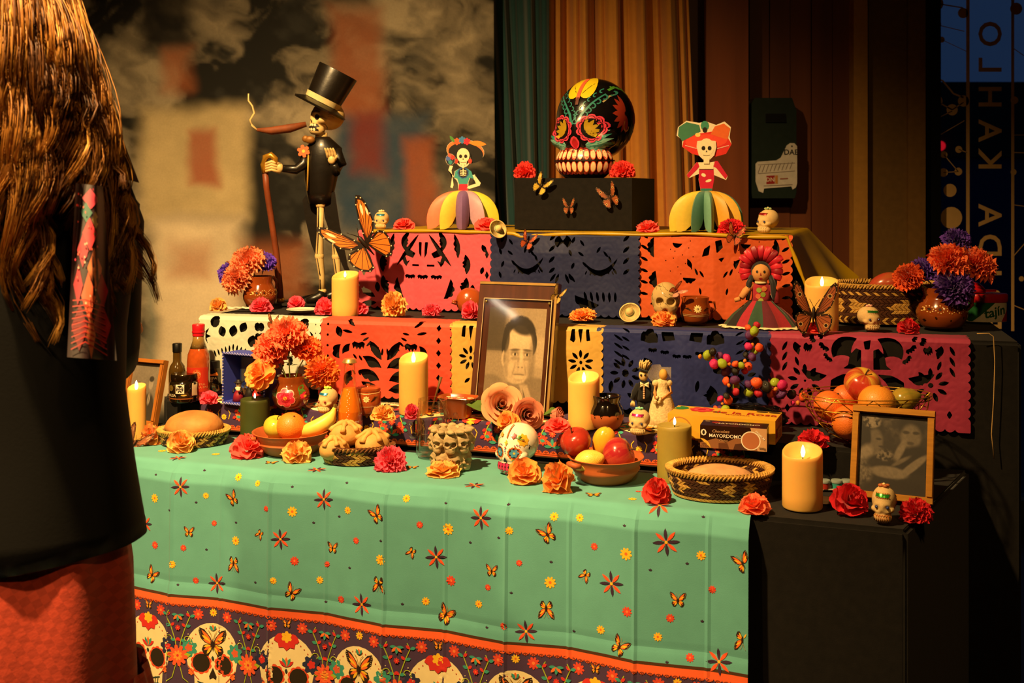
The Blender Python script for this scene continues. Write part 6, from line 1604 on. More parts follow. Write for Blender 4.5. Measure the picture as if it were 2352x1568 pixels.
vgrid('photograph', lambda u, v: Vector((x0 + (x1 - x0) * u, -.0126, z1 + (z0 - z1) * v)), portrait, 130, 180, MATS['photo_print'], t)
MB().box((w * .012, -.0165, h * .445), (w * .86, .003, h * .84)).build('clear_cover', CLEAR, t, smooth=False)
EDG = mat('cover_edge', '#c8b088', rough=.15, spec=.8)
for (c_, d_) in (((w * .012, -.0165, h * .866), (w * .86, .0034, .0016)), ((w * .442, -.0165, h * .445), (.002, .0034, h * .84)), ((-w * .418, -.0165, h * .445), (.0012, .0034, h * .84)), ((w * .012, -.0165, h * .025), (w * .86, .0034, .0012))): MB().box(c_, d_).build('cover_edge', EDG, t, smooth=False)
for sx in (-1, 1):
    for z in (.05, .84): MB().ball((w * .012 + sx * w * .40, -.0185, h * z), (.0035, .0025, .0035)).build('screw', mat('screw_brass', '#a8884a', rough=.25, metal=.8), t)
# fabric roses
ROSE = mat('rose_fabric', attr=True, rough=.75, var=.08, scale=50, translucent=.15, sheen=.2)
def rose(label, px, py, D, rpx, aim, col, seed, stemto=None, closed=0.0):
    P = at(px, py, D); R = px2m(rpx, D); t = thing('fabric_rose', label, 'rose', P, group='fabric roses'); rnd = random.Random(seed); mb = MB()
    rot = Vector((0, 0, 1)).rotation_difference(Vector(aim).normalized()).to_matrix().to_4x4()
    L = 5; ang = 0
    for l in range(L):
        f = l / (L - 1); npz = 3 + int(3 * f)
        for k in range(npz):
            a0 = ang + 2 * PI * k / npz + rnd.uniform(-.15, .15); wd = 2 * PI / npz * .72; rr = R * (.14 + .62 * f * (1 - .35 * closed)); hh = R * (1.05 - .30 * f)
            def fn(u, v):
                a = a0 + (u - .5) * 2 * wd; e = sin(PI * u) ** .5 if 0 < u < 1 else 0
                q = rr * (.45 + .55 * v ** .7) + R * .26 * f * (1 - closed) * v ** 4 * e; z = hh * v * (.75 + .25 * e) - R * .30 * f * max(0, v - .78) * 3.0 * e * (1 - closed)
                return Vector((cos(a) * q, sin(a) * q, z - R * .35))
            mb.grid(fn, 10, 7, shade(col, (.80 + .28 * f) * rnd.uniform(.93, 1.07)))
        ang += .7
    mb.xform(rot); mb.build('petals', ROSE, t, sharp=180)
    A = Vector(aim).normalized()
    sp = MB()
    for k in range(5):
        a = 2 * PI * k / 5; s1 = rot @ Vector((cos(a) * R * .55, sin(a) * R * .55, -R * .10)); sp.tube([A * -R * .42, (s1 + A * -R * .42) / 2, s1], [R * .10, R * .14, .0004], 5, None, .3)
    sp.build('sepals', MATS['leaf_green'], t, sharp=180)
    st_ = Vector(stemto) - P if stemto is not None else A * -R * 3
    MB().tube([A * -R * .35, (A * -R * .9 + st_ * .3), st_], .0022, 6).build('stem', MATS['stem_green'], t, sharp=180)
    for k in range(2):
        d_ = Vector((rnd.uniform(-1, 1), -.2, rnd.uniform(.0, .5))).normalized(); o_ = (A * -R * .9 + st_ * .3) * (.7 + .3 * k); s_ = d_.cross(Vector((0, -.6, 1))).normalized(); l_ = MB()
        l_.grid(lambda u, v: o_ + d_ * (R * 1.5 * u) + s_ * ((v - .5) * R * .8 * sin(PI * max(.01, min(.99, u)))) + Vector((0, 0, R * .25 * u * (1 - u))), 8, 4); l_.build('leaf', MATS['leaf_green'], t, sharp=180)
    return t
zf = P1(1180, 965)
rose('large open peach fabric rose below the portrait', 1152, 930, 2.62, 50, (.12, -.9, .35), '#f2a878', 1, P1(1120, 958))
rose('half-open dusty peach rose right of the large rose', 1210, 952, 2.60, 40, (.30, -.85, .1), '#e08a68', 2, P1(1150, 962))
rose('closed pink rosebud lying near the middle candle', 1276, 952, 2.66, 30, (.85, -.45, .12), '#d87a60', 3, P1(1205, 955), .9)
# black-dripped pot
P = P1(1393, 988); D = P.y; H = px2m(76, D); R = px2m(40, D)
t, mb = lathe_thing('clay_pot', 'small terracotta pot with black glaze dripping down its shoulder', 'pot', P, [(.0001, 0), (R * .62, 0), (R * .78, H * .08), (R * .97, H * .30), (R, H * .42), (R * .94, H * .58), (R * .78, H * .74), (R * .72, H * .82), (R * .80, H * .96), (R * .80, H), (R * .72, H), (R * .66, H * .82), (R * .8, H * .5), (.0001, H * .1)], CLAY, 48)
BLG = mat('black_glaze', '#120c08', rough=.08, coat=1.0, spec=.6)
dr = MB(); prof = [(R * .985, H * .48), (R * .945, H * .58), (R * .79, H * .74), (R * .735, H * .82), (R * .82, H * .955), (R * .825, H * 1.005), (R * .70, H * 1.005), (R * .64, H * .82)]; n = 120; V = []
for j, (rr, z) in enumerate(prof):
    for k in range(n):
        a = 2 * PI * k / n; zz = z
        if j == 0:
            d = max(0, cos(a * 13 + .6 * sin(3 * a))) ** 3; zz = z - H * .16 * d * (.6 + .4 * sin(a * 5)) ; rr_ = R * 1.004
        else: rr_ = rr + .0006
        V.append((rr_ * cos(a), rr_ * sin(a), zz))
dr.add(V, [(i * n + k, i * n + (k + 1) % n, (i + 1) * n + (k + 1) % n, (i + 1) * n + k) for i in range(len(prof) - 1) for k in range(n)]); dr.build('glaze', BLG, t, sharp=180)
sugar_skull('sugar skull with magenta foil and mint rosette beside the black-dripped pot', 1468, 1002, Z1, 66, 62, -.35, '#d02a78', '#7ac0a0', P=P1(1468, 1000), seed=6)
# boxes
def carton(name, label, P, w, d, h, yaw, m, artf=None, artt=None, arts=None):
    t = thing(name, label, 'box', P, yaw)
    b = MB().box((0, d / 2, h / 2), (w, d, h)).build('carton', m, t, smooth=False)
    a = MB()
    if artf: art(a, artf, flat((0, 0, h / 2), (1, 0, 0), (0, 0, 1)), .0003, .0001, 9)
    if artt: art(a, artt, flat((0, d / 2, h), (1, 0, 0), (0, 1, 0)), .0003, .0001, 9)
    if arts: art(a, arts, flat((w / 2, d / 2, h / 2), (0, 1, 0), (0, 0, 1)), .0003, .0001, 9)
    a.build('printing', MATS['print_flat'], t, smooth=False)
    return t
P = P1(1655, 1016); w, d, h = .232, .10, .050
RR = '#b02418'
carton('candy_box', 'long yellow sweets box with a red rose behind the chocolate box', P, w, d, h, YAW - .03, mat('yellow_card', '#e0a82c', rough=.45, var=.03, coat=.1),
       [(ell(-.09, -.004, .027, .024, 24), '#b8782c'), (ell(-.09, -.004, .024, .021, 24), '#e0a82c')],
       [(leaf(-.085, .018, .035, .008, a, 5), '#2f7a3c') for a in (2.9, 3.5, 2.3)] + [(leaf(-.03, .01, .03, .006, -.5, 5), '#2f7a3c'), (daisy(-.055, .018, .028, 7, .8, 0, 4), '#c02a30'), (daisy(-.055, .018, .019, 6, .8, .3, 4), '#d84a4c'), (daisy(-.055, .018, .010, 5, .8, 0, 4), '#b01a24')] + xf2(text_shapes('de la Rosa', .034, RR, bold=.012), dx=.042, dy=.004) + xf2(text_shapes('MAZAPAN', .011, RR, bold=.01), dx=.03, dy=-.017) + [(ell(.075, .038, .013, .006, 18), '#1a1614'), (ell(.102, .038, .013, .006, 18), '#1a1614')],
       xf2(text_shapes('de la Rosa', .014, RR, bold=.01), dx=.012, dy=.004) + xf2(text_shapes('MAZAPAN', .009, RR), dx=.012, dy=.016) + [(leaf(-.03, -.012, .02, .006, a, 4), '#2f7a3c') for a in (1, 2, .2)] + [(daisy(-.032, -.006, .011, 6, .75), '#b02418')] + [(stroke([(0, -.006 - .004 * k), (.03, -.006 - .004 * k)], .0012), '#8a5a2c') for k in range(4)])
P = P1(1684, 1037); w, d, h = .137, .055, .047
DB = '#2c160c'
carton('chocolate_box', 'dark brown chocolate box with cream lettering in front of the sweets box', P, w, d, h, YAW + .04, mat('brown_card', '#2a140a', rough=.3, var=.05, coat=.3),
       [([(-.0685, -.0235), (.0685, -.0235), (.0685, -.004), (.05, .004), (.03, -.006), (.008, .002), (-.015, -.010), (-.035, -.002), (-.0685, -.013)], '#8a5a34'), ([(.0, -.0235), (.028, -.0235), (.026, -.008), (.004, -.012)], '#4a2814'), ([(-.03, -.0235), (-.008, -.0235), (-.012, -.011), (-.03, -.012)], '#5a3218'),
        ([(.035, .0235), (.0685, .0235), (.0685, -.0235), (.05, -.0235)], '#c89a6a'), (ell(.036, -.003, .020, .0195, 24), '#f0e4cc'), (ell(.036, -.003, .0178, .0175, 24), '#b06a40'), (ell(-.0685, -.0235, .022, .020, 14, 0, 0, PI / 2), '#d8a838'), (ell(-.061, .009, .006, .007, 8), '#f0e4cc'), (ell(-.061, .009, .003, .005, 6), '#1a0c06')] +
       xf2(text_shapes('MAYORDOMO', .0102, '#f4ead4', bold=.008), dx=-.016, dy=.003) + xf2(text_shapes('Chocolate', .0085, '#d8a878', shear=.3), dx=-.026, dy=.0125) + xf2(text_shapes('Clasico', .006, '#d8a878', shear=.2), dx=-.02, dy=-.006) + xf2(text_shapes('PREMIUM', .006, '#f4ead4', bold=.01), 1, -.75, .055, .009) + xf2(text_shapes('500g', .007, '#2c160c', bold=.01), dx=.060, dy=-.018) + xf2(text_shapes('100%\nNATURAL', .0052, '#2c160c'), dx=-.060, dy=-.017),
       xf2(text_shapes('MAYORDOMO', .014, '#d8c8a8', bold=.02), dx=.006, dy=.0) + [(daisy(-.04, .006, .009, 6, .7), '#8a1c18'), (ell(-.058, .015, .006, .003, 6), '#a88a60')],
       [(stroke([(-.022, .018 - .005 * k), (.022, .018 - .005 * k)], .001), '#7a4a24') for k in range(8)])
# ------------------------------------------------------------------ wire fruit basket
P = on(1990, 1018, Z1); P.z += .001; D = P.y
wb_ = thing('wire_basket', 'gold wire bowl heaped with oranges and an apple', 'basket', P); R = px2m(147, D) ; Hh = px2m(112, D)
GW = mat('gold_wire', '#d09a34', rough=.3, metal=.8, var=.05)
RRx = []
for f, z in ((.30, .0), (.60, .20), (.80, .45), (.93, .72), (1.0, 1.0)): RRx.append((R * f, Hh * z))
for r_, z in RRx:
    MB().tube([(r_ * cos(2 * PI * k / 48), r_ * .66 * sin(2 * PI * k / 48), z + .002) for k in range(49)], .0012, 6).build('wire_ring', GW, wb_, sharp=180)
MB().tube([(R * 1.0 * cos(2 * PI * k / 48), R * .66 * sin(2 * PI * k / 48), Hh * .95) for k in range(49)], .0012, 6).build('wire_ring', GW, wb_, sharp=180)
for j in range(4):
    z = MB(); n = 11; pts = []
    for k in range(n * 2 + 1):
        r_, zz = RRx[j + (k % 2)]; a = PI * k / n + j * .3; pts.append((r_ * cos(a), r_ * .66 * sin(a), zz + .002))
    for k in range(n * 2): z.tube([pts[k], pts[k + 1]], .0011, 5)
    z.build('wire_zigzag', GW, wb_, sharp=180)
for i, (dx, dz, dy, r_, kind, c1_, c2_, lb, rt) in enumerate((
        (-84, 78, .00, 37, 'orange', '#e8742a', '#e06a22', 'orange at the left of the wire bowl', (.3, .4, 0)), (-54, 50, -.04, 38, 'orange', '#e8782a', '#e66e22', 'orange at the front left of the wire bowl', (1.2, .2, 0)),
        (-34, 90, .045, 30, 'mandarin', '#e87030', '#e06a22', 'mandarin behind the front oranges in the wire bowl', (.5, .2, 0)), (0, 122, .03, 42, 'apple', '#b83a28', '#d8b040', 'red and yellow apple on top of the wire bowl', (.55, .1, 0)),
        (14, 92, -.03, 42, 'orange', '#eb9a34', '#e88a2a', 'large golden orange under the apple in the wire bowl', (.2, .1, 0)), (8, 48, -.045, 38, 'orange', '#e09a38', '#e08a2a', 'golden orange behind the gold photo frame', (.8, .3, 0)),
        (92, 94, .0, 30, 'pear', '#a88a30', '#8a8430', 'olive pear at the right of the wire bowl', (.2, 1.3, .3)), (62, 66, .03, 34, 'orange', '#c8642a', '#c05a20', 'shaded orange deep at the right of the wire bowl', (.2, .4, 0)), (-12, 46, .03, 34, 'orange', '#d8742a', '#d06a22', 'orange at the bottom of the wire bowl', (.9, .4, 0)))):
    fruit(lb, kind, P + Vector((px2m(dx, D), dy, px2m(dz, D) + .006)), px2m(r_, D), c1_, c2_, rt, 20 + i)

# ------------------------------------------------------------------ middle stand
def dots_ring(cx, cy, r, n, s, c): return [(ell(cx + r * cos(2 * PI * k / n), cy + r * sin(2 * PI * k / n), s, s, 6), c) for k in range(n)]
def jug(label, P, R, H, rz=0, handle=True, m=None):
    t, mb = lathe_thing('clay_jug', label, 'jug', P, [(.0001, 0), (R * .68, 0), (R * .82, H * .07), (R * .98, H * .28), (R, H * .40), (R * .92, H * .58), (R * .76, H * .72), (R * .70, H * .80), (R * .78, H * .97), (R * .78, H), (R * .70, H), (R * .64, H * .8), (R * .8, H * .5), (.0001, H * .08)], m or GLAZ, 48, rz=rz)
    d = MB(); f_ = proj(mb.bvh(), (0, -1, 0), (R, 0, 0), (0, 0, R), (0, 1, 0)); q = H / R; S = []
    for k in range(-3, 4):
        x = sin(k * .42) * .98; S += dots_ring(x, q * .50, .15 * cos(k * .42) ** .5, 9, .022, '#ecc878') + [(ell(x, q * .5, .05, .05, 8), '#2a1208')]
    S += [(ell(sin(a) * .95, q * .24 + .1 * (i % 2), .035, .04, 6), '#2a1208') for i, a in enumerate((-1.1, -.6, 0, .6, 1.1))]
    art(d, S, f_, .0005, .0001, .1); d.build('dot_pattern', PAINT, t)
    if handle: MB().tube([(R * .72, 0, H * .90), (R * 1.0, 0, H * .93), (R * 1.24, 0, H * .80), (R * 1.22, 0, H * .58), (R * .95, 0, H * .42)], [R * .10, R * .11, R * .11, R * .10, R * .09], 10).build('handle', m or GLAZ, t, sharp=180)
    return t
P = P2_(597, 711); D = P.y; R = px2m(39, D); H = px2m(72, D)
jug('round glazed jug with dotted rings on the white banner', P, R, H, .9)
VB = P + Vector((0, 0, H)); GJ = 'blooms in the left jug'
for i, (px, py, rr, c, st_, lb, dd) in enumerate(((570, 606, 42, '#ffa070', 'fringe', 'large orange pompon above the left jug', 0), (548, 642, 38, '#ffa070', 'fringe', 'lower orange pompon left of the left jug rim', -.02), (532, 630, 32, 'violet', 'fringe', 'violet pompon at the left of the left jug', .015), (606, 608, 30, 'violet', 'fringe', 'violet pompon at the right above the left jug', .02))):
    stem_flower(lb, at(px, py, D + dd), VB + Vector(((px - 597) * .0002, dd * .3, -.02)), c, px2m(rr, D), st_, 60 + i, leafs=0, group=GJ)
P = P2_(2163, 758); D = P.y; R = px2m(57, D); H = px2m(92, D)
jug('brown glazed jug with handle at the right end of the middle stand', P, R, H, 0)
VB = P + Vector((0, 0, H)); GJ = 'blooms in the right jug'
for i, (px, py, rr, c, st_, lb, dd) in enumerate(((2178, 604, 48, '#ff7a44', 'fringe', 'large orange pompon over the right jug', -.02), (2240, 610, 46, '#fc7440', 'fringe', 'orange pompon leaning right over the red tin', 0), (2088, 640, 36, '#e8622c', 'fringe', 'orange pompon at the left in front of the large basket', 0), (2196, 556, 34, '#6a40b0', 'fringe', 'violet pompon at the very top of the right bunch', .03), (2120, 626, 36, '#6a40b0', 'fringe', 'violet pompon left of centre in the right bunch', .02), (2190, 662, 46, '#7044a8', 'fringe', 'violet pompon hanging low over the right jug rim', -.04))):
    stem_flower(lb, at(px, py, D + dd), VB + Vector(((px - 2163) * .0002, dd * .3, -.02)), c, px2m(rr, D), st_, 70 + i, leafs=0, group=GJ)
# saucer, tissue ends
P = P2_(694, 721); D = P.y
t, _ = lathe_thing('saucer', 'small white saucer beside the upper left candle', 'saucer', P, [(.0001, 0), (px2m(24, D), 0), (px2m(30, D), .002), (px2m(36, D), .007), (px2m(35, D), .0082), (px2m(26, D), .004), (.0001, .0035)], mat('white_china', '#f0e6cc', rough=.15, coat=.6))
P = P2_(545, 716)
tag(MB().grid(lambda u, v: Vector(((u - .5) * .085, (v - .5) * .03, .003 + .009 * abs(noise.noise((u * 5, v * 4, 2))))), 16, 8).build('tissue_scrap', mat('tissue_white', '#e6e4cc', rough=.8, translucent=.2), loc=P, sharp=180), 'crumpled white tissue lying left of the glazed jug', 'tissue')
# clay dish standing on edge
P = P2_(1078, 728); D = P.y; R = px2m(31, D)
dd_ = thing('clay_saucepan', 'small clay dish with ear handles propped up behind a pink flower', 'dish', P)
q = MB().lathe([(.0001, .012), (R * .55, .010), (R * .85, .002), (R, -.010), (R * .93, -.012), (R * .8, -.002), (R * .5, .004), (.0001, .005)], 36); q.xform(Matrix.Translation((0, 0, R * 1.0)) @ Matrix.Rotation(PI / 2 - .2, 4, 'X')); q.ground(); q.build('dish_body', GLAZ2, dd_, sharp=60)
for a in (PI * .95, PI * .05): MB().tube([(cos(a) * R * .95, 0, R), (cos(a) * R * 1.25, -.004, R * 1.02), (cos(a) * R * 1.3, -.006, R * .92), (cos(a) * R * .97, -.002, R * .8)], R * .09, 7).build('handle', GLAZ2, dd_, sharp=180)
# little straw hats
STRAW = mat('straw', '#dcbc78', rough=.7, var=.2, scale=80, bump=.3, bscale=300)
def hat(label, P, R, rx, rz):
    t = thing('straw_hat', label, 'hat', P)
    M = Euler((rx, 0, rz)).to_matrix().to_4x4()
    b = MB().lathe([(R, R * .12), (R * .97, R * .15), (R * .7, R * .02), (R * .42, 0), (R * .36, R * .4), (R * .18, R * .62), (.0001, R * .66)], 36); b.xform(M); z = min(v[2] for v in b.v); sh = Matrix.Translation((0, 0, -z)); b.xform(sh); b.build('straw_body', STRAW, t, sharp=180)
    for zz, c in ((.08, '#b02420'), (.14, '#e8e0c8'), (.20, '#2a7a3a')):
        r_ = R * (.43 - .06 * zz / .4); k = MB(); k.tube([(r_ * cos(2 * PI * i / 24), r_ * sin(2 * PI * i / 24), R * zz) for i in range(25)], R * .035, 5); k.xform(sh @ M); k.build('band', mat('band_' + c[1:], c, rough=.6), t, sharp=180)
    return t
P = P2_(1447, 744); hat('tiny straw hat tipped up beside the cracked stone skull', P, px2m(25, P.y), 1.0, -.3)
P = p3(.40, -.034, Z3 - .012); hat('tiny straw hat hanging on the yellow hem', P, .026, 1.25, .5)
# cracked stone skull
P = P2_(1529, 748); D = P.y; H = px2m(96, D)
ss_ = thing('stone_skull', 'cracked tan stone skull with hollow eyes before the orange banner', 'skull', P, -.15)
mb = skull_mb(H, wide=.86, deep=.9, eye=.085, ed=.22, nose=.14, jaw=1.3, cheek=.8, eyez=.56, eyex=.155); mb.build('head', mat('cracked_stone', '#b89a62', rough=.8, var=.2, scale=20, bump=.5, bscale=60), ss_, sharp=180)
f_ = proj(mb.bvh(), (0, -1, 0), (H, 0, 0), (0, 0, H), (0, 1, 0)); ck = MB(); rnd = random.Random(5)
for k in range(22):
    x, y = rnd.uniform(-.3, .3), rnd.uniform(.1, .95); pts = [(x, y)]; a = rnd.uniform(0, 6.28)
    for i in range(5): a += rnd.uniform(-.8, .8); x += cos(a) * .05; y += sin(a) * .05; pts.append((x, y))
    art(ck, [(stroke(pts, .008, .002), '#2a1c0c')], f_, .0004, .0001, .05)
art(ck, [([(-.13, .12), (.13, .12), (.14, .19), (-.14, .19)], '#4a2414')] + [(stroke([(-.1 + .05 * k, .125), (-.1 + .05 * k, .185)], .006), '#8a6a3c') for k in range(5)], f_, .0004, .0001, .05)
ck.build('cracks', PAINT, ss_)
# clay mug with daisy
P = P2_(1597, 747); D = P.y; R = px2m(35, D); H = px2m(60, D)
t, mb = lathe_thing('clay_mug', 'open brown clay mug with a cream daisy beside the stone skull', 'mug', P, [(.0001, 0), (R * .72, 0), (R * .86, H * .12), (R, H * .40), (R * .98, H * .62), (R * .88, H * .84), (R * .92, H * .97), (R * .9, H), (R * .82, H), (R * .8, H * .84), (R * .88, H * .5), (.0001, H * .1)], GLAZ, 40)
m_ = MB(); f_ = proj(mb.bvh(), (0, -1, 0), (R, 0, 0), (0, 0, R), (0, 1, 0)); hh = H / R
art(m_, [(leaf(0, hh * .58, .28, .055, a, 4), '#e8cf8a') for a in [i * PI / 5 for i in range(10)]] + [(ell(0, hh * .58, .07, .07, 8), '#2a1408')] + [(leaf(sx * (.35 + .08 * k), hh * (.5 + .06 * k), .3, .03, (.4 - .3 * k) if sx > 0 else PI - .4 + .3 * k, 4), '#2a1408') for k in range(3) for sx in (-1, 1)] + [(stroke([(-.95, hh * .33), (0, hh * .29), (.95, hh * .33)], .025), '#e8cf8a'), (stroke([(-.95, hh * .38), (0, hh * .345), (.95, hh * .38)], .02), '#e8cf8a')], f_, .0005, .0001, .2)
m_.build('painted_daisy', PAINT, t)
MB().tube([(R * .9, 0, H * .8), (R * 1.25, 0, H * .78), (R * 1.3, 0, H * .55), (R * .98, 0, H * .38)], R * .09, 8).build('handle', GLAZ, t, sharp=180)
# large basket with fruit
P = P2_(2030, 742); D = P.y
basket('fruit_basket', 'large dark basket with zigzag bands behind the right jug', P, px2m(128, D), px2m(92, D), px2m(88, D), .08, 11, 80, pt_big, 4, True)
fruit('red mango showing over the rim of the large basket', 'mango', P + Vector((px2m(0, D), -.02, px2m(84, D))), px2m(32, D), '#b0402c', '#a85a2c', (.2, 1.3, 0), 31)
sugar_skull('sugar skull with green foil and pink rosette before the large basket', 1997, 768, Z2, 68, 60, .25, '#3a8a34', '#d09a8a', P=P2_(1997, 764), seed=8)
# spice tin and red squeezer
P = P2_(2262, 742); D = P.y
tn = thing('spice_tin', 'oval red-lidded tin with a green and white label at the right end', 'tin', P, -.05)
a_, b_, h_ = px2m(48, D), px2m(34, D), px2m(46, D)
tb = MB().lathe([(.0001, 0), (1, 0), (1, h_), (.0001, h_)], 48, sx=a_, sy=b_); tb.build('can', mat('tin_cream', '#e6dcc0', rough=.35, coat=.3), tn, sharp=50)
MB().lathe([(1.03, 0), (1.06, .003), (1.06, px2m(16, D)), (1.0, px2m(19, D)), (.0001, px2m(19, D))], 48, (0, 0, h_ - .002), sx=a_, sy=b_).build('lid', mat('red_lid', '#c0181c', rough=.25), tn, sharp=50)
tl_ = MB(); f_ = proj(tb.bvh(), (0, -1, 0), (a_, 0, 0), (0, 0, a_), (0, 1, 0)); hh = h_ / a_
art(tl_, [([(-1, .02), (-.75, .02), (.25, hh - .02), (-1, hh - .02)], '#1c5a2c'), ([(.98, .02), (.55, .02), (.98, hh * .75)], '#b02024')] + xf2(text_shapes('tajín', .62, '#1c5a2c', bold=.02, shear=.15), 1, .22, .22, hh * .5), f_, .0005, .0001, .15)
tl_.build('label', PAINT, tn)
P = P2_(2236, 742); P.z = tn.location.z + h_ + px2m(19, D) + .0005
sq = thing('lime_squeezer', 'shiny red plastic juicer resting on the tin lid', 'juicer', P)
MB().lathe([(px2m(26, D), 0), (px2m(27, D), .006), (px2m(20, D), .016), (px2m(12, D), .024), (.0001, .026)], 28).build('cup', mat('red_plastic', '#c8161c', rough=.2, coat=.4), sq, sharp=180)
MB().box((px2m(30, D), 0, .004), (px2m(40, D), .012, .006)).build('handle', mat('red_plastic', '#c8161c'), sq)
# string hanging from the banner end
P = p2(L2 + .035, -.02, 0); P = at(2280, 768, P.y)
tag(MB().tube([(-.035, 0, .002), (-.01, -.003, .003), (0, -.004, -.004), (.003, -.004, -.06), (.001, -.003, -.14), (-.004, -.003, -.22), (.002, -.003, -.275)], .0011, 5).build('loose_string', mat('twine', '#c8a060', rough=.8), loc=P, sharp=180), 'thin loose string hanging from the magenta banner end', 'string')

# ------------------------------------------------------------------ butterflies of printed card
CARD = mat('printed_card', attr=True, rough=.5, var=.06, scale=120)
def butterfly(label, P, size, pal, rot=0.0, yaw=0.0, fold=.35, tiltx=0.0, cuts=(1, 1), group='card butterflies'):
    """pal: (edge, field, vein, spot)"""
    t = thing('card_butterfly', label, 'butterfly', P, group=group)
    t.rotation_euler = Euler((tiltx, rot, yaw), 'XYZ')
    ed, fi, ve, sp_ = pal
    up = [(.02, .0), (.10, .18), (.24, .50), (.42, .82), (.55, .95), (.62, .88), (.62, .70), (.55, .45), (.48, .25), (.30, .06), (.1, -.02)]
    lo = [(.02, 0), (.18, .02), (.42, .06), (.52, -.04), (.52, -.22), (.44, -.42), (.30, -.56), (.18, -.54), (.08, -.28)]
    for sx in (-1, 1):
        w = MB()
        c_, s_ = cos(fold), sin(fold)
        def fn(x, y, off): return Vector((x * size * c_ * sx, -abs(x) * size * s_ - off, y * size))
        S = []
        for k, out in enumerate((lo, up)):
            cx = sum(p[0] for p in out) / len(out); cy = sum(p[1] for p in out) / len(out)
            S.append((out, ed)); ins = [(cx + (x - cx) * .80, cy + (y - cy) * .80) for x, y in out]; S.append((ins, fi))
            base = (.04, 0)
            for p in out[2:-1:1]: S.append((stroke([base, (cx + (p[0] - cx) * .85, cy + (p[1] - cy) * .85)], .014), ve))
            for p in out[1:-1]:
                for f in (.90,): S.append((ell(cx + (p[0] - cx) * f, cy + (p[1] - cy) * f, .016, .016, 5), sp_))
            if cuts[0] == 2: S += [(ell(cx + .06, cy + (.12 if k else -.06), .07, .07, 10), sp_), (ell(cx + .06, cy + (.12 if k else -.06), .045, .045, 10), ed)]
            if cuts[0] == 1 and k: S += [(leaf(.38, .5, .28, .03, 1.1, 4), sp_), (leaf(.47, .42, .22, .025, 1.2, 4), sp_)]
        art(w, S, fn, .0004, .00006 * size / .05, 9)
        for out in (lo, up):
            n = len(out); w.add([fn(x, y, 0) for x, y in out] + [fn(x, y, -.0004) for x, y in out], [(i, (i + 1) % n, n + (i + 1) % n, n + i) for i in range(n)] + [tuple(range(n))], ed)
        w.build('wing', CARD, t, smooth=False)
    b = MB(); b.tube([(0, -.003, -.32 * size), (0, -.004, 0), (0, -.004, .16 * size), (0, -.003, .22 * size)], [.012 * size, .045 * size, .05 * size, .02 * size], 8, ed)
    for sx in (-1, 1): b.tube([(0, -.004, .2 * size), (sx * .08 * size, -.006, .34 * size), (sx * .14 * size, -.007, .44 * size)], .010 * size, 4, ed)
    b.build('body', CARD, t, sharp=180)
    return t
MON = ('#1e120a', '#f07a24', '#1e120a', '#f2e2b8'); BRN = ('#3a1e0c', '#a0542a', '#3a1e0c', '#d8b070'); YEL = ('#2a1c08', '#dcb440', '#2a1c08', '#e8d890'); RST = ('#3a1408', '#c0542a', '#501c0c', '#e89a60')
p = p3(-.005, -.04, 0)
butterfly('large monarch butterfly at the left edge of the pink banner', at(838, 560, 3.10), .125, MON, -.70, .1, .2, 0, (1, 1))
fy = lambda px, py, D: at(px, py, D)
# ------------------------------------------------------------------ top box: black plinth with the painted skull
DBX = 3.22
P = at(1182, 0, DBX); P.z = Z3 + .0062
bw_, bh_ = px2m(276, DBX), px2m(117, DBX)
bx_ = thing('plinth_box', 'black cloth-wrapped box under the big painted skull', 'box', P, math.atan2(U3.y, U3.x))
m = MB().box((bw_ / 2, .14, bh_ / 2), (bw_, .28, bh_)); m.build('wrapped_body', BLACK, bx_, smooth=False)
BT = P.z + bh_
def onbox(px, py): return onplane(px, py, P - V3 * .012, V3)
for lb, px, py, sz, pal, r, c in (('yellow card butterfly at the top left of the black box', 1243, 428, .040, YEL, .6, (1, 1)), ('small tan card butterfly low on the black box front', 1307, 477, .030, BRN, 0, (2, 1)), ('rust card butterfly on the right of the black box front', 1402, 455, .045, BRN, -.4, (2, 1))):
    butterfly(lb, onbox(px, py), sz, pal, r, YAW, .3, 0, c)
butterfly('rust card butterfly on the navy banner below the straw hat', onplane(1211, 556, A3 - V3 * .03, V3), .033, RST, .4, -.1, .3)
butterfly('rust lace butterfly at the top of the orange banner', onplane(1686, 543, A3 - V3 * .03, V3), .036, RST, .3, -.1, .3)
butterfly('tiny rust butterfly clipped to the white banner', onplane(627, 741, A2 - V2 * .03, V2), .026, BRN, .2, -.2, .4)
butterfly('gold butterfly clipped on the top corner of the portrait plaque', at(1281, 680, 2.735), .032, ('#4a3410', '#c8a050', '#5a4418', '#e8d090'), .5, -.3, .7)
butterfly('orange butterfly perched on the cracked stone skull', at(1553, 668, 2.79), .028, ('#7a2c10', '#d8683a', '#7a2c10', '#e8a070'), 1.0, -.2, .5)
butterfly('big brown butterfly with eyespots in front of the right rear candle', at(1868, 722, 2.615), .082, ('#20140a', '#a0522a', '#3a1c0c', '#c89a60'), .05, -.1, .2, 0, (2, 1))
butterfly('rust butterfly at the far left corner of the teal cloth', P0(316, 1022) + Vector((0, -.03, .006)), .05, ('#5a2c14', '#b86a40', '#5a2c14', '#d89a70'), .6, .3, .3)
for lb, px, w_, h_, sd in (('red crepe flower at the left corner of the black box', 1207, 54, 40, 81), ('red crepe flower at the right of the painted skull', 1430, 62, 42, 82)):
    q = onplane(px, HY + 1, bx_.location + V3 * .03, V3); q.z = BT + .0005
    flower(lb, px, 0, 0, w_, h_, 'hot', 'carnation', sd, .7, P=q)
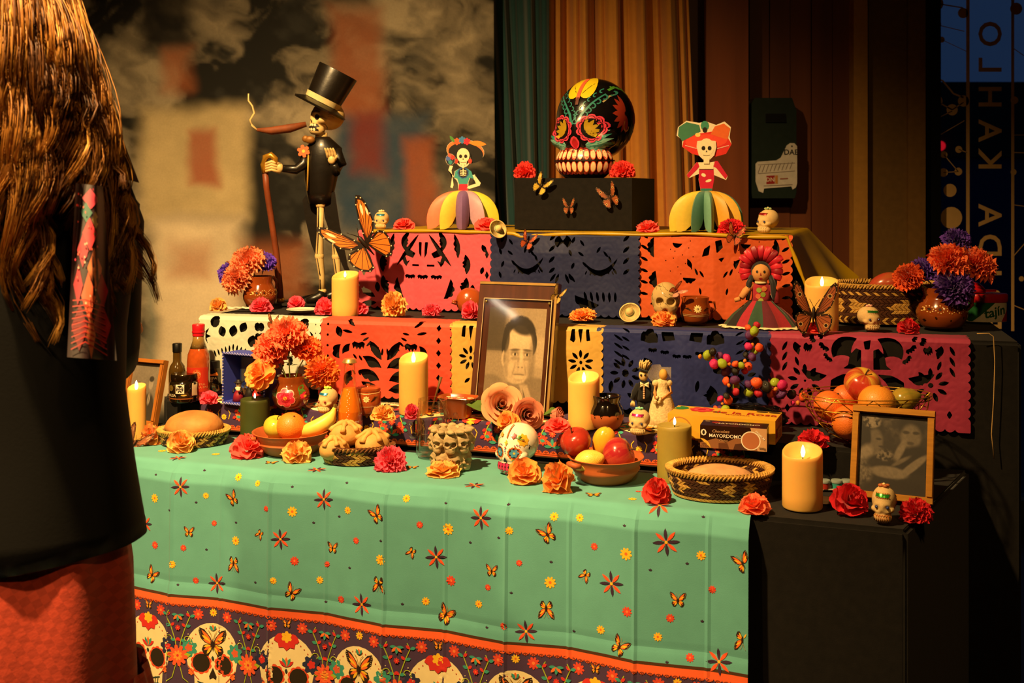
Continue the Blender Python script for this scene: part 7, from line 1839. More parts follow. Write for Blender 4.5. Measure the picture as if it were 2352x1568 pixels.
# the painted skull
P = at(1362, 0, 3.27); P.z = BT + .0005; D = P.y; H = px2m(234, D)
bs = thing('painted_skull', 'large black papier-mache skull painted with flowers, feathers and teeth', 'skull', P, -.48)
mb = skull_mb(H, wide=.92, deep=1.02, eye=.105, ed=.03, nose=.03, nt=110, npz=96, jaw=1.24, eyex=.15, cheek=1.0)
mb.build('head', mat('black_lacquer', '#100c0a', rough=.22, var=.2, coat=.4), bs, sharp=180)
tr = mb.bvh(); FF = proj(tr, (0, -1, 0), (H, 0, 0), (0, 0, H), (0, 1, 0)); pa = MB(); S = []
TL, LT_, PK, RE = '#2f7a70', '#7ab0a0', '#e0405a', '#b01a2c'
for sx in (-1, 1):
    cx, cy = .15 * sx, .465
    # feathered brows rising from the bridge
    base = [(.03 * sx, .50), (.06 * sx, .60), (.13 * sx, .70), (.22 * sx, .80)]
    S.append((stroke(base, .030, .012), TL))
    for k in range(8):
        f = k / 7; i = min(2, int(f * 3)); g = f * 3 - i; x = base[i][0] + (base[i + 1][0] - base[i][0]) * g; y = base[i][1] + (base[i + 1][1] - base[i][1]) * g
        S += [(stroke(curl(x + .035 * sx, y + .0, .034, .55, PI / 2 if sx > 0 else PI / 2, -sx, 8), .011), TL), (stroke(curl(x - .03 * sx, y + .02, .03, .5, PI / 2, sx, 8), .010), TL)]
    # cheek feathers
    for k in range(7): S.append((leaf(.08 * sx, .30, .24, .020, (-.35 + .16 * k) if sx > 0 else PI + .35 - .16 * k, 5, .02), TL if k % 2 else LT_))
    for k in range(6): S.append((stroke([(.20 * sx, .27), ((.24 + .03 * k) * sx, .20 + .01 * k)], .008), '#8a9a80'))
    S.append((stroke(curl(.045 * sx, .235, .032, .8, PI / 2, -sx, 10), .016), '#b8b02c'))
    S += [(ell(.055 * sx, .86, .075, .11, 16, .25 * sx), '#d8bc1c'), (stroke([(.03 * sx, .80), (.10 * sx, .90)], .006), '#1a1008')]
for sx in (-1, 1):
    cx, cy = .15 * sx, .465
    S += [(daisy(cx, cy, .134, 10, .86, 0, 4), PK), (daisy(cx, cy, .120, 10, .86, 0, 4), '#2a0c10'), (daisy(cx, cy, .112, 10, .86, 0, 4), PK), (ell(cx, cy, .094, .096, 20), '#0c0806')]
    S += [(leaf(cx - .06 * sx, cy - .03, .13, .020, (.1 + .42 * k) if sx > 0 else PI - .1 - .42 * k, 5, .012), '#a8881c') for k in range(-1, 4)] + [(ell(cx + .05 * sx, cy - .07, .03, .016, 8), '#c8b020')]
S += [(stroke([(0, .74), (0, .98)], .035), '#e0603c'), (stroke([(0, .69), (0, .76)], .03), '#5a2c1c')]
S += [(leaf(0, .27, .13, .05, PI / 2, 7), PK), (leaf(0, .28, .105, .036, PI / 2, 7), RE)]
art(pa, S, FF, .0007, .0001, .04)
# teeth wrap round the jaw: projected radially
def TEE(x, y, off):
    a = x; d = Vector((sin(a), -cos(a), 0)); h = tr.ray_cast(Vector((0, -.16 * H, y * H)) + d * H, -d)
    return None if h[0] is None else h[0] + h[1] * off if h[1].dot(d) > 0 else h[0] - h[1] * off
S = [([(-1.5, .05), (1.5, .05), (1.5, .275), (-1.5, .275)], '#4a1410')] + [(ell(-1.4 + .2 * k, .277, .10, .014, 8), '#9a2a24') for k in range(15)] + [(ell(-1.4 + .2 * k, .047, .10, .014, 8), '#9a2a24') for k in range(15)]
for k in range(13):
    a = -1.26 + .21 * k
    S += [(ell(a, .218, .096, .050, 14), '#d0442e'), (ell(a, .218, .078, .043, 14), '#ecd0a0'), (ell(a, .108, .096, .050, 14), '#d0442e'), (ell(a, .108, .078, .043, 14), '#ecd0a0')]
S.append((stroke([(-1.5, .163), (0, .163), (1.5, .163)], .012), '#140a06'))
art(pa, S, TEE, .0007, .0001, .10)
# side of the cranium
F2 = proj(tr, (1, -.15, 0), (.15 * H, .99 * H, 0), (0, 0, H), (-.99, .15, 0))
S = [(leaf(.02, .62, .17, .028, a, 5, .02), '#a03420') for a in [i * .42 + 1.9 for i in range(8)]] + [(leaf(.22, .64, .16, .05, a, 5), '#8a1820') for a in (.9, 1.7, -.6, -1.4)] + [(stroke(curl(.06, .50, .08, .6, 2.5, 1, 10), .014), '#c88a4c')] + [(stroke([(-.12, .84), (0, .88), (.12, .86), (.22, .80)], .018), '#4a8a2c')] + [(stroke(curl(-.05 + .1 * k, .86, .03, .6, 0, 1, 8), .01), '#4a8a2c') for k in range(3)] + [(leaf(.12, .42, .16, .02, a, 4), '#1c3a30') for a in (.3, .8, 1.3, -.3)] + [(stroke([(-.24, .72), (-.15, .78), (-.06, .80)], .012), '#a89a6a')] + [(ell(.05 + .05 * k, .34 + .02 * (k % 2), .015, .02, 6), '#c8a070') for k in range(4)]
art(pa, S, F2, .0007, .0001, .04)
pa.build('painted_motifs', PAINT, bs)
# sugar skulls on the top box
q = at(876, 0, 3.27); q.z = Z3 + .0062
sugar_skull('sugar skull half hidden behind the large monarch butterfly', 0, 0, 0, 46, 44, -.1, '#2a88b0', '#e8d8a0', P=q, seed=9)
q = at(1763, 0, 2.93); q.z = Z3 + .0062
sugar_skull('sugar skull facing left at the right end of the top box', 0, 0, 0, 60, 60, -1.0, '#b02a28', '#8aa070', P=q, seed=10)

# ------------------------------------------------------------------ paper ladies: flat card figures on folded paper skirts
def paper_lady(label, P, R, Hs, cols, figure, Hf, rz=0, npet=12, pinch=.3, seed=0):
    t = thing('paper_doll', label, 'paper doll', P, rz, 'paper ladies on the top box')
    for k in range(npet):
        a0 = 2 * PI * k / npet - PI / 2; da = 2 * PI / npet; w = MB(); c = cols[k % len(cols)]
        def fn(u, v):
            q = sin(PI / 2 * v) ** .8; z = Hs * cos(PI / 2 * v) ** .75
            a = a0 + (u - .5) * da; dent = (abs(u - .5) * 2)
            r = R * q * (1 - pinch * dent ** 1.2 * q)
            if v > .9: r *= 1 - .04 * (v - .9) / .1
            return Vector((cos(a) * r, sin(a) * r * .8, max(.0006, z + Hs * .34 * (dent ** 3) * v ** 5)))
        w.grid(fn, 8, 12, c); w.build('skirt_fold', CARD, t, sharp=35)
    figure(t, Hs, Hf)
    return t
def fig_card(t, z0, h, shapes, thick=.0016):
    """shapes: list of (name, outline, [art]) in units of the figure height"""
    for nm, out, ar in shapes:
        w = MB(); out = [(x * h, z0 + y * h) for x, y in out]; w.slab(out, -thick / 2, thick / 2, '#e8d8b4')
        ff = flat((0, -thick / 2, z0), (h, 0, 0), (0, 0, h)); art(w, ar, ff, .0002, .00008, 9); return w.build(nm, CARD, t, smooth=False)
BONE = '#f0e0b4'
def skullface(cx, cy, r, S):
    S += [(ell(cx, cy + r * .12, r * .80, r * .92, 16), BONE), ([(cx - r * .52, cy - r * .2), (cx + r * .52, cy - r * .2), (cx + r * .40, cy - r * 1.05), (cx - r * .40, cy - r * 1.05)], BONE)]
    S += [(ell(cx - r * .32, cy, r * .21, r * .24, 10), '#241a10'), (ell(cx + r * .32, cy, r * .21, r * .24, 10), '#241a10'), ([(cx - r * .1, cy - r * .42), (cx, cy - r * .2), (cx + r * .1, cy - r * .42)], '#241a10'), (stroke([(cx - r * .35, cy - r * .72), (cx, cy - r * .78), (cx + r * .35, cy - r * .72)], r * .06), '#5a4428')]
    return S
def fig_a(t, z0, h):
    hat_o = ell(.06, .70, .32, .20, 22, -.12)
    sh = [('hat', ell(.04, .74, .36, .22, 24, -.16) , [(ell(.04, .74, .355, .215, 24, -.16), '#d8783c'), (ell(.05, .70, .33, .19, 24, -.16), '#16120e'), (daisy(-.12, .92, .07, 6, .7), '#e05a2c'), (daisy(-.02, .95, .07, 6, .7), '#3a7ab0'), (daisy(.07, .92, .07, 6, .7), '#d0283c'), (leaf(.10, .90, .34, .05, -.1, 6), '#e8882c'), (leaf(-.16, .90, .16, .03, 2.2, 4), '#4a8a3c')]),
          ('torso', [(-.09, 0), (.09, 0), (.10, .16), (.15, .28), (.22, .30), (.24, .22), (.20, .20), (.14, .36), (.06, .42), (-.06, .42), (-.16, .36), (-.18, .24), (-.13, .20), (-.10, .14)], [([(-.09, 0), (.09, 0), (.08, .12), (-.08, .12)], '#d0283c'), ([(-.08, .12), (.08, .12), (.12, .24), (.20, .22), (.15, .36), (.06, .42), (-.06, .42), (-.15, .36), (-.17, .24), (-.11, .22)], '#3f9a98'), (daisy(0, .33, .11, 9, .9), '#2a5a98'), (ell(0, .33, .085, .09, 12), '#201810')] + [(stroke([(-.06, .29 + .03 * k), (0, .28 + .03 * k), (.06, .29 + .03 * k)], .012), BONE) for k in range(4)] + [(stroke([(0, .27), (0, .42)], .02), BONE)]),
          ('arm', [(.19, .28), (.24, .26), (.33, .14), (.31, .09), (.12, .03), (.07, .04), (.09, .08), (.24, .13), (.2, .22)], [([(.19, .28), (.24, .26), (.33, .14), (.31, .09), (.12, .03), (.07, .04), (.09, .08), (.24, .13), (.2, .22)], BONE)]),
          ('arm', [(-.17, .26), (-.21, .24), (-.24, .06), (-.20, .04), (-.18, .10), (-.22, .38), (-.19, .46), (-.25, .47), (-.28, .38)], [([(-.17, .26), (-.21, .24), (-.24, .06), (-.20, .04), (-.18, .10), (-.22, .38), (-.19, .46), (-.25, .47), (-.28, .38)], BONE)]),
          ('posy', ell(-.24, .58, .09, .11, 14), [(ell(-.24, .58, .085, .105, 14), '#1c2436'), (daisy(-.20, .62, .05, 6, .7), '#d83a2c'), (daisy(-.28, .60, .05, 6, .7), '#4a6ab8'), (daisy(-.24, .53, .045, 6, .7), '#3a8a8a'), (daisy(-.25, .66, .04, 6, .7), '#c8604c')]),
          ('head', ell(0, .62, .145, .19, 18) , skullface(0, .64, .15, [(ell(0, .64, .145, .17, 18), '#16120e')]) + [(ell(sx * .13, .55, .035, .05, 8), '#e0402c') for sx in (-1, 1)] + [(stroke([(0, .42), (0, .50)], .035), BONE)]),
          ('neck', [(-.025, .40), (.025, .40), (.025, .50), (-.025, .50)], [([(-.025, .40), (.025, .40), (.025, .50), (-.025, .50)], BONE)])]
    for i, (nm, out, ar) in enumerate(sh):
        o = fig_card(t, z0, h, [(nm, out, ar)]); o.location.y = -.0022 * (0, 1, 2, 2, 3, 2, 1)[i]
def fig_b(t, z0, h):
    hat_ = [(-.34, .62), (-.20, .52), (.05, .46), (.28, .52), (.36, .66), (.33, .76), (.35, .90), (.26, .98), (.14, .93), (.0, .98), (-.1, .96), (-.28, .99), (-.40, .90), (-.42, .78), (-.34, .72)]
    sh = [('hat', hat_, [([(-.34, .62), (-.20, .52), (.05, .46), (.28, .52), (.36, .66), (.30, .76), (.1, .84), (-.15, .80), (-.32, .72)], '#d83028'), (ell(.0, .70, .30, .10, 16, .05), '#e84a34'), ([(-.40, .78), (-.34, .70), (-.22, .76), (-.08, .84), (-.1, .93), (-.28, .97), (-.39, .90)], '#3f7a5c'), ([(.06, .80), (.30, .72), (.34, .88), (.25, .95), (.12, .91)], '#e0682c'), (ell(-.02, .92, .06, .07, 10), '#3f8a6c'), (ell(-.02, .86, .035, .04, 8), '#2a2418'), (ell(-.12, .79, .04, .03, 8), '#f0d070'), (stroke([(-.30, .64), (-.15, .60), (.1, .58), (.32, .64)], .012), '#e8b09a')]),
          ('torso', [(-.08, 0), (.08, 0), (.11, .16), (.11, .22), (.28, .15), (.30, .20), (.16, .42), (.06, .40), (-.06, .40), (-.14, .40), (-.28, .22), (-.24, .18), (-.10, .24), (-.11, .16)], [([(-.08, 0), (.08, 0), (.11, .16), (.10, .36), (-.10, .36), (-.11, .16)], '#c8203c'), ([(.10, .34), (.12, .42), (.16, .42), (.30, .21), (.27, .16), (.14, .32)], '#c8203c'), ([(-.10, .34), (-.12, .40), (-.14, .40), (-.28, .22), (-.25, .18), (-.13, .30)], '#c8203c'), ([(-.10, .30), (.10, .30), (.10, .40), (-.10, .40)], BONE), (stroke([(-.1, .30), (.1, .30)], .012), '#5a1a1c'), (ell(-.04, .22, .035, .025, 8, -.5), BONE), (ell(.03, .14, .045, .02, 8, .3), BONE), ([(-.08, 0), (.08, 0), (.08, .03), (-.08, .03)], '#2f7a70')]),
          ('neck', [(-.04, .38), (.04, .38), (.04, .5), (-.04, .5)], [([(-.04, .38), (.04, .38), (.04, .5), (-.04, .5)], BONE)]),
          ('head', [(-.11, .50), (-.05, .44), (.05, .44), (.11, .50), (.14, .62), (.13, .70), (0, .72), (-.13, .70), (-.14, .62)], skullface(0, .60, .135, []))]
    for i, (nm, out, ar) in enumerate(sh):
        fig_card(t, z0, h, [(nm, out, ar)]).location.y = -.0022 * (0, 1, 2, 2)[i]
q = at(1064, 0, 3.26); q.z = Z3 + .0062
paper_lady('paper lady in black hat on an orange, purple and green folded skirt', q, px2m(88, 3.26), px2m(88, 3.26), ['#7a5a8a', '#b890a0', '#c8c83a', '#e8c84a', '#e86a4a', '#d8d04a', '#e8704a', '#f08a4a', '#f07a5c', '#e8c84a', '#f06a44', '#f0744c'], fig_a, px2m(122, 3.26), 0, 10, .42)
q = at(1622, 0, 3.03); q.z = Z3 + .0062
paper_lady('paper lady in red hat on a green, yellow and teal folded skirt', q, px2m(87, 3.03), px2m(94, 3.03), ['#6a9a84', '#d0982c', '#d8a83a', '#5a8a78', '#c8b83a', '#6a9a84', '#7aa898', '#5a8a80', '#88a838', '#d8b83a', '#e0c04a', '#4f8070'], fig_b, px2m(162, 3.03), 0, 12, .5)
# ------------------------------------------------------------------ small sewn and card figures
CLOTHB = mat('black_felt', '#0e0c0b', rough=.9, sheen=.2, var=.15)
SEWN = mat('sewn_cloth', attr=True, rough=.85, var=.1, scale=120, bump=.2, bscale=500, sheen=.15)
BONEM = mat('painted_bone', '#d8b878', rough=.5, var=.12, scale=60)
INK = mat('ink_lines', attr=True, rough=.6, var=.05)
# tall skeleton gentleman with top hat, cane and cigar
DS = 3.30
k = DS / FPX
P = at(740, 0, DS); P.z = Z2 + .012
sg = thing('skeleton_figure', 'tall papier-mache skeleton in black tailcoat and top hat smoking a cigar', 'figurine', P)
def L(px, py, d=0.0): return at(px, py, DS) - P + Vector((0, d, 0))
BLK = mat('black_paint', '#16110c', rough=.35, var=.2, scale=30, bump=.25, bscale=50, coat=.2)
ax = (L(772, 205) - L(724, 285)).normalized()
hm_ = Matrix.Translation(L(738, 240)) @ Vector((0, 0, 1)).rotation_difference((L(782, 168) - L(742, 246)).normalized()).to_matrix().to_4x4()
r1 = 44 * k
MB().lathe([(.0001, -.004), (r1 * .98, -.004), (r1 * 1.42, -.012), (r1 * 1.46, -.006), (r1 * .95, .005), (r1 * .93, .012), (r1 * 1.08, 84 * k), (r1 * 1.06, 86 * k), (.0001, 86 * k)], 44, xf=hm_).build('top_hat', BLK, sg, sharp=45)
MB().lathe([(r1 * .955, .006), (r1 * .97, .016), (r1 * .99, .022)], 44, xf=hm_).build('hat_band', mat('cream_band', '#d8c890', rough=.6), sg, sharp=60)
H = 84 * k
hd = skull_mb(H, wide=.92, deep=1.0, eye=.115, ed=.10, nose=.06, nt=56, npz=48, jaw=1.05)
hr = Matrix.Translation(L(742, 312)) @ Matrix.Rotation(-1.0, 4, 'Z') @ Matrix.Rotation(-.15, 4, 'X')
tr = hd.bvh(); F1 = proj(tr, (0, -1, 0), (H, 0, 0), (0, 0, H), (0, 1, 0)); F2 = proj(tr, (.9, -.5, 0), (.5 * H, .87 * H, 0), (0, 0, H), (-.87, .5, 0))
tm = MB()
art(tm, [([(-.22, .08), (.22, .08), (.24, .17), (.20, .27), (-.20, .27), (-.24, .17)], '#1a100a')] + [(ell(-.16 + .064 * i, .235, .028, .04, 8), '#f0e0b0') for i in range(6)] + [(ell(-.16 + .064 * i, .11, .028, .038, 8), '#f0e0b0') for i in range(6)] + [(ell(sx * .165, .455, .075, .08, 12), '#140c08') for sx in (-1, 1)] + [([(-.04, .31), (0, .39), (.04, .31)], '#140c08')] + [(stroke([(sx * .05, .60), (sx * .14, .63), (sx * .24, .60)], .012), '#3a2410') for sx in (-1, 1)], F1, .0006, .0001, .05)
art(tm, [(stroke([(-.20, .28), (-.10, .30), (-.04, .24), (-.06, .14), (-.14, .08)], .016), '#2a180c')] + [(stroke([(-.05, .5 + .05 * i), (.05, .53 + .05 * i), (.12, .5 + .06 * i)], .008), '#7a5a30') for i in range(4)], F2, .0006, .0001, .05)
hd.xform(hr); tm.xform(hr)
hd.build('skull', BONEM, sg, sharp=180); tm.build('face_paint', INK, sg)
cg = [L(706, 286, -.02), L(670, 296, -.03), L(630, 302, -.04), L(598, 300, -.045)]
MB().tube(cg, [6 * k, 10 * k, 9 * k, 3.5 * k], 10).build('cigar', mat('cigar_leaf', '#7a3c18', rough=.7, var=.3, scale=40), sg, sharp=180)
MB().tube([L(598, 300, -.045), L(587, 290, -.045), L(582, 278, -.045), L(592, 262, -.045), L(588, 246, -.045), L(579, 234, -.045), L(579, 218, -.045)], [2.5 * k, 2.8 * k, 2.5 * k, 2.5 * k, 2.3 * k, 2.3 * k, 1.6 * k], 6).build('smoke_wisp', mat('cream_wire', '#d8bc80', rough=.6), sg, sharp=180)
# neck, bow tie, coat
MB().tube([L(738, 305), L(738, 330)], 14 * k, 10).build('neck', BONEM, sg, sharp=180)
def loft(mb, rings, seg=26, col=None):
    """rings: (centre, rx, ry)"""
    V = []
    for c_, rx, ry in rings:
        for i in range(seg):
            a = 2 * PI * i / seg; V.append(Vector(c_) + Vector((cos(a) * rx, sin(a) * ry, 0)))
    n = len(rings); F = [(i * seg + q, i * seg + (q + 1) % seg, (i + 1) * seg + (q + 1) % seg, (i + 1) * seg + q) for i in range(n - 1) for q in range(seg)] + [tuple(range(seg - 1, -1, -1)), tuple((n - 1) * seg + q for q in range(seg))]
    return mb.add(V, F, col)
ct = MB(); loft(ct, [(L(738, 468), 30 * k, 20 * k), (L(736, 440), 32 * k, 24 * k), (L(737, 410), 38 * k, 27 * k), (L(741, 370), 43 * k, 29 * k), (L(743, 340), 43 * k, 26 * k), (L(742, 322), 24 * k, 20 * k), (L(741, 314), 16 * k, 14 * k)]); ct.build('coat', BLK, sg, sharp=180)
for pts, d in (([(706, 440), (735, 462), (742, 520), (728, 600), (712, 560), (698, 500), (692, 460)], .02), ([(742, 450), (770, 440), (782, 520), (800, 610), (812, 640), (792, 618), (768, 560), (748, 500)], -.012)):
    q = MB(); q.slab([(L(a, b).x, L(a, b).z) for a, b in pts], d - .003, d + .004); q.build('coat_tail', BLK, sg, smooth=False)
MB().tube([L(713, 345, -.03), L(712, 400, -.034), L(710, 438, -.03)], 2.2 * k, 6).build('gold_piping', mat('gold_trim', '#c89a3c', rough=.4, metal=.4), sg, sharp=180)
bt_ = MB(); bt_.ball(L(716, 322, -.03), (12 * k, 6 * k, 9 * k), None, 12, 8); bt_.ball(L(706, 320, -.03), (8 * k, 4 * k, 8 * k), None, 10, 6); bt_.build('bow_tie', mat('bronze_tie', '#8a5a20', rough=.5, metal=.3), sg, sharp=180)
fl_ = MB(); art(fl_, xf2(m_daisy('#e06a3a', '#e8c04a', 6), 15 * k), flat(L(702, 348, -.034), (1, 0, 0), (0, 0, 1)), .0005, .0003, 9); fl_.build('buttonhole_flower', INK, sg)
MB().tube([L(708, 352, -.01), L(700, 378, -.02), L(684, 390, -.03), L(655, 388, -.04)], [14 * k, 13 * k, 11 * k, 9 * k], 10).build('sleeve', BLK, sg, sharp=180)
MB().tube([L(772, 345, -.005), L(784, 378, -.015), L(776, 394, -.03), L(772, 378, -.045)], [14 * k, 14 * k, 12 * k, 9 * k], 10).build('sleeve', BLK, sg, sharp=180)
def bone_hand(cx, cy, d, up, s):
    h_ = MB(); h_.ball(L(cx, cy, d), (9 * k * s, 6 * k * s, 10 * k * s), None, 10, 8)
    for i in range(4): x = cx - 9 + 6 * i; h_.tube([L(x, cy - 4 * up, d), L(x - 1, cy - 14 * up, d - .002), L(x - 3, cy - (22 - abs(i - 1.5)) * up, d - .006), L(x - 5, cy - 26 * up, d - .012)], [3.4 * k, 3.2 * k, 2.8 * k, 1.8 * k], 6)
    h_.tube([L(cx + 8, cy, d), L(cx + 13, cy - 10 * up, d - .006)], [3.4 * k, 2.4 * k], 6); return h_
bone_hand(768, 368, -.05, 1, 1).build('bony_hand', BONEM, sg, sharp=180)
q = MB()
for i in range(4): q.tube([L(650, 378 + 6 * i, -.04), L(632, 372 + 6 * i, -.052), L(620, 376 + 6 * i, -.05), L(618, 384 + 4 * i, -.042)], [4 * k, 3.6 * k, 3.2 * k, 2.2 * k], 6)
q.ball(L(648, 386, -.04), (10 * k, 7 * k, 11 * k), None, 10, 8); q.build('bony_hand', BONEM, sg, sharp=180)
cn = [L(644, 692, .0), L(642, 660, 0), L(636, 580, -.01), L(626, 500, -.02), L(618, 430, -.035), L(616, 395, -.04)]
MB().tube(cn, [8 * k, 8 * k, 7.5 * k, 7 * k, 7 * k, 7 * k], 10).build('cane', mat('cane_wood', '#7a3a1c', rough=.5, var=.25, scale=30), sg, sharp=180)
MB().tube([L(616, 398, -.04), L(613, 378, -.042), L(617, 362, -.043), L(630, 357, -.044), L(640, 366, -.044), L(641, 378, -.044)], [7.5 * k, 7.5 * k, 7.5 * k, 7.5 * k, 6.5 * k, 5 * k], 10).build('cane_handle', mat('gold_paint', '#c8902c', rough=.3, metal=.6), sg, sharp=180)
MB().tube([L(644, 694, 0), L(644, 684, 0)], 9 * k, 10).build('cane_tip', mat('gold_paint', '#c8902c'), sg, sharp=180)
for pts, d, sh in (([(738, 470), (737, 530), (735, 588), (741, 636), (742, 668)], -.012, (740, 690)), ([(758, 472), (768, 540), (771, 590), (775, 632), (776, 662)], .012, (772, 690))):
    LL = [L(a, b, d) for a, b in pts]
    lg = MB(); R_ = [8, 7.5, 9.5, 7, 7.5]; lg.tube(LL, [r * k for r in R_], 10); lg.ball(LL[2], (11 * k, 10 * k, 12 * k), None, 10, 8); lg.ball(LL[0], (12 * k, 10 * k, 10 * k), None, 10, 8); lg.ball(LL[4], (10 * k, 10 * k, 8 * k), None, 10, 8); lg.build('leg_bone', BONEM, sg, sharp=180)
    ln = MB(); 
    for i in range(4): ln.tube([LL[i] + Vector((-3 * k, -8 * k, -4 * k)), LL[i + 1] + Vector((-3 * k, -8 * k, 6 * k))], 1.3 * k, 5, '#2a180c')
    ln.build('bone_outline', INK, sg, sharp=180)
    s0 = LL[4]; so = MB(); so.tube([s0 + Vector((0, 0, -2 * k)), s0 + Vector((-4 * k, -.004, -12 * k)), s0 + Vector((-18 * k, -.012, -17 * k)), s0 + Vector((-34 * k, -.02, -20 * k))], [11 * k, 13 * k, 11 * k, 6 * k], 10); so.build('shoe', BLK, sg, sharp=180)
zb = -P.z + Z2 + .0062
MB().box((L(712, 0).x, .01, zb + .002), (150 * k, .10, .005)).build('base_board', mat('base_black', '#1c1812', rough=.7), sg, smooth=False)

# rag doll with ribbons
P = P2_(1748, 757); D = P.y; k = D / FPX
dl = thing('rag_doll', 'seated rag doll with red ribbon crown and lace-hemmed skirt', 'doll', P, -.25)
sk = MB(); n = 72; V = []; cl = ['#8a1420', '#2a3a24', '#1c1410', '#a01c2c', '#2c4a34', '#5a1020']
rg = [(26, 62), (40, 50), (62, 30), (78, 10), (82, 2)]
for r_, z in rg:
    for i in range(n): a = 2 * PI * i / n; q = 1 + .07 * sin(a * 9) * (r_ / 80); V.append((cos(a) * r_ * q * k * 1.0, sin(a) * r_ * q * k * .55 - .01, z * k))
o = len(sk.v); sk.v += V
for i in range(len(rg) - 1):
    for j in range(n): sk.f.append((i * n + j, i * n + (j + 1) % n, (i + 1) * n + (j + 1) % n, (i + 1) * n + j)); sk.c.append(lin(cl[(j // 5) % 6]))
sk.build('skirt', SEWN, dl, sharp=180)
lc = MB()
for i in range(60):
    a = 2 * PI * i / 60; b = 2 * PI * (i + 1) / 60; q = 1 + .07 * sin(a * 9); q2 = 1 + .07 * sin(b * 9)
    lc.add([(cos(a) * 82 * q * k, sin(a) * 82 * q * k * .55 - .01, 5 * k), (cos(b) * 82 * q2 * k, sin(b) * 82 * q2 * k * .55 - .01, 5 * k), (cos(b) * 93 * q2 * k, sin(b) * 93 * q2 * k * .55 - .01, (.4 + 2 * (i % 2 == 0)) * k + .0003), (cos(a) * 93 * q * k, sin(a) * 93 * q * k * .55 - .01, (.4 + 2 * (i % 2)) * k + .0003)], [(0, 1, 2, 3)])
lc.build('lace_hem', mat('lace_cream', '#d8c89a', rough=.8, var=.3, scale=300), dl)
tb = MB(); loft(tb, [((0, 0, 55 * k), 24 * k, 16 * k), ((0, 0, 70 * k), 20 * k, 14 * k), ((0, 0, 92 * k), 22 * k, 15 * k), ((0, 0, 104 * k), 12 * k, 10 * k)], 20, '#9a1a28'); tb.build('blouse', SEWN, dl, sharp=180)
tv = tb.bvh(); pn = MB(); art(pn, [(ell(x * k, z * k, 6 * k, 6 * k, 8), c) for x, z, c in ((-6, 72, '#c8603a'), (5, 76, '#8a9a34'), (-4, 86, '#8aa03a'), (7, 89, '#c8703a'), (0, 62, '#9a9a34'))], proj(tv, (0, -1, 0), (1, 0, 0), (0, 0, 1), (0, 1, 0)), .0006, .0001, .01); pn.build('embroidery', INK, dl)
MB().tube([(0, -.002, 100 * k), (0, -.002, 105 * k)], 14 * k, 14).build('collar', MATS['lace_cream'], dl, sharp=180)
SKN = mat('doll_cloth', '#c88a4c', rough=.8, var=.06, bump=.2, bscale=500)
hd = MB(); hd.ball((0, -.002, 124 * k), (21 * k, 19 * k, 23 * k), None, 22, 16); hd.build('head', SKN, dl, sharp=180)
fc = MB(); art(fc, [(ell(-8 * k, 128 * k, 2.6 * k, 3.4 * k, 8), '#1a100a'), (ell(8 * k, 128 * k, 2.6 * k, 3.4 * k, 8), '#1a100a'), ([(-2 * k, 120 * k), (2 * k, 120 * k), (0, 127 * k)], '#8a2418'), ([(-5 * k, 113 * k), (0, 110 * k), (5 * k, 113 * k), (0, 115 * k)], '#a01820')], proj(hd.bvh(), (0, -1, 0), (1, 0, 0), (0, 0, 1), (0, 1, 0)), .0005, .0001, .01); fc.build('stitched_face', INK, dl)
HB = mat('black_yarn', '#0c0908', rough=.7, sheen=.3)
hr_ = MB(); hr_.ball((0, .004, 128 * k), (24 * k, 19 * k, 24 * k), None, 18, 12); hr_.build('yarn_hair', HB, dl, sharp=180)
for sx in (-1, 1): MB().tube([(sx * 20 * k, -.004, 118 * k), (sx * 27 * k, -.008, 100 * k), (sx * 28 * k, -.012, 78 * k), (sx * 30 * k, -.012, 62 * k)], [6 * k, 7 * k, 6 * k, 4 * k], 8).build('braid', HB, dl, sharp=180)
rnd = random.Random(3)
for i in range(13):
    a = PI * (-.12 + 1.24 * i / 12); d_ = Vector((cos(a), 0, sin(a))); c0 = Vector((0, 0, 130 * k)) + d_ * 22 * k; rb = MB()
    s_ = Vector((0, 1, 0)); L_ = (34 if 2 < i < 10 else 26) * k
    pts = [c0, c0 + d_ * L_ * .6 + s_ * -6 * k, c0 + d_ * L_ + s_ * -2 * k, c0 + d_ * L_ * .7 + s_ * 6 * k, c0 + s_ * 3 * k]
    rb.tube(pts, [5 * k, 8 * k, 7 * k, 8 * k, 4 * k], 6, None, .25, up=(0, 1, 0)); rb.build('ribbon_loop', mat('ribbon_' + str(i % 3), ('#b8182c', '#8a1020', '#d02838')[i % 3], rough=.45), dl, sharp=180)
MB().tube([(-20 * k, 0, 96 * k), (-34 * k, -.012, 82 * k), (-44 * k, -.022, 68 * k)], [8 * k, 9 * k, 7 * k], 10).build('sleeve', SKN, dl, sharp=180)
MB().tube([(20 * k, 0, 96 * k), (32 * k, -.006, 76 * k), (36 * k, -.012, 56 * k)], [8 * k, 9 * k, 7 * k], 10).build('sleeve', mat('red_sleeve', '#7a1420', rough=.8), dl, sharp=180)
MB().tube([(-46 * k, -.022, 66 * k), (-58 * k, -.02, 62 * k)], [6 * k, 5 * k], 8).build('hand', SKN, dl, sharp=180)
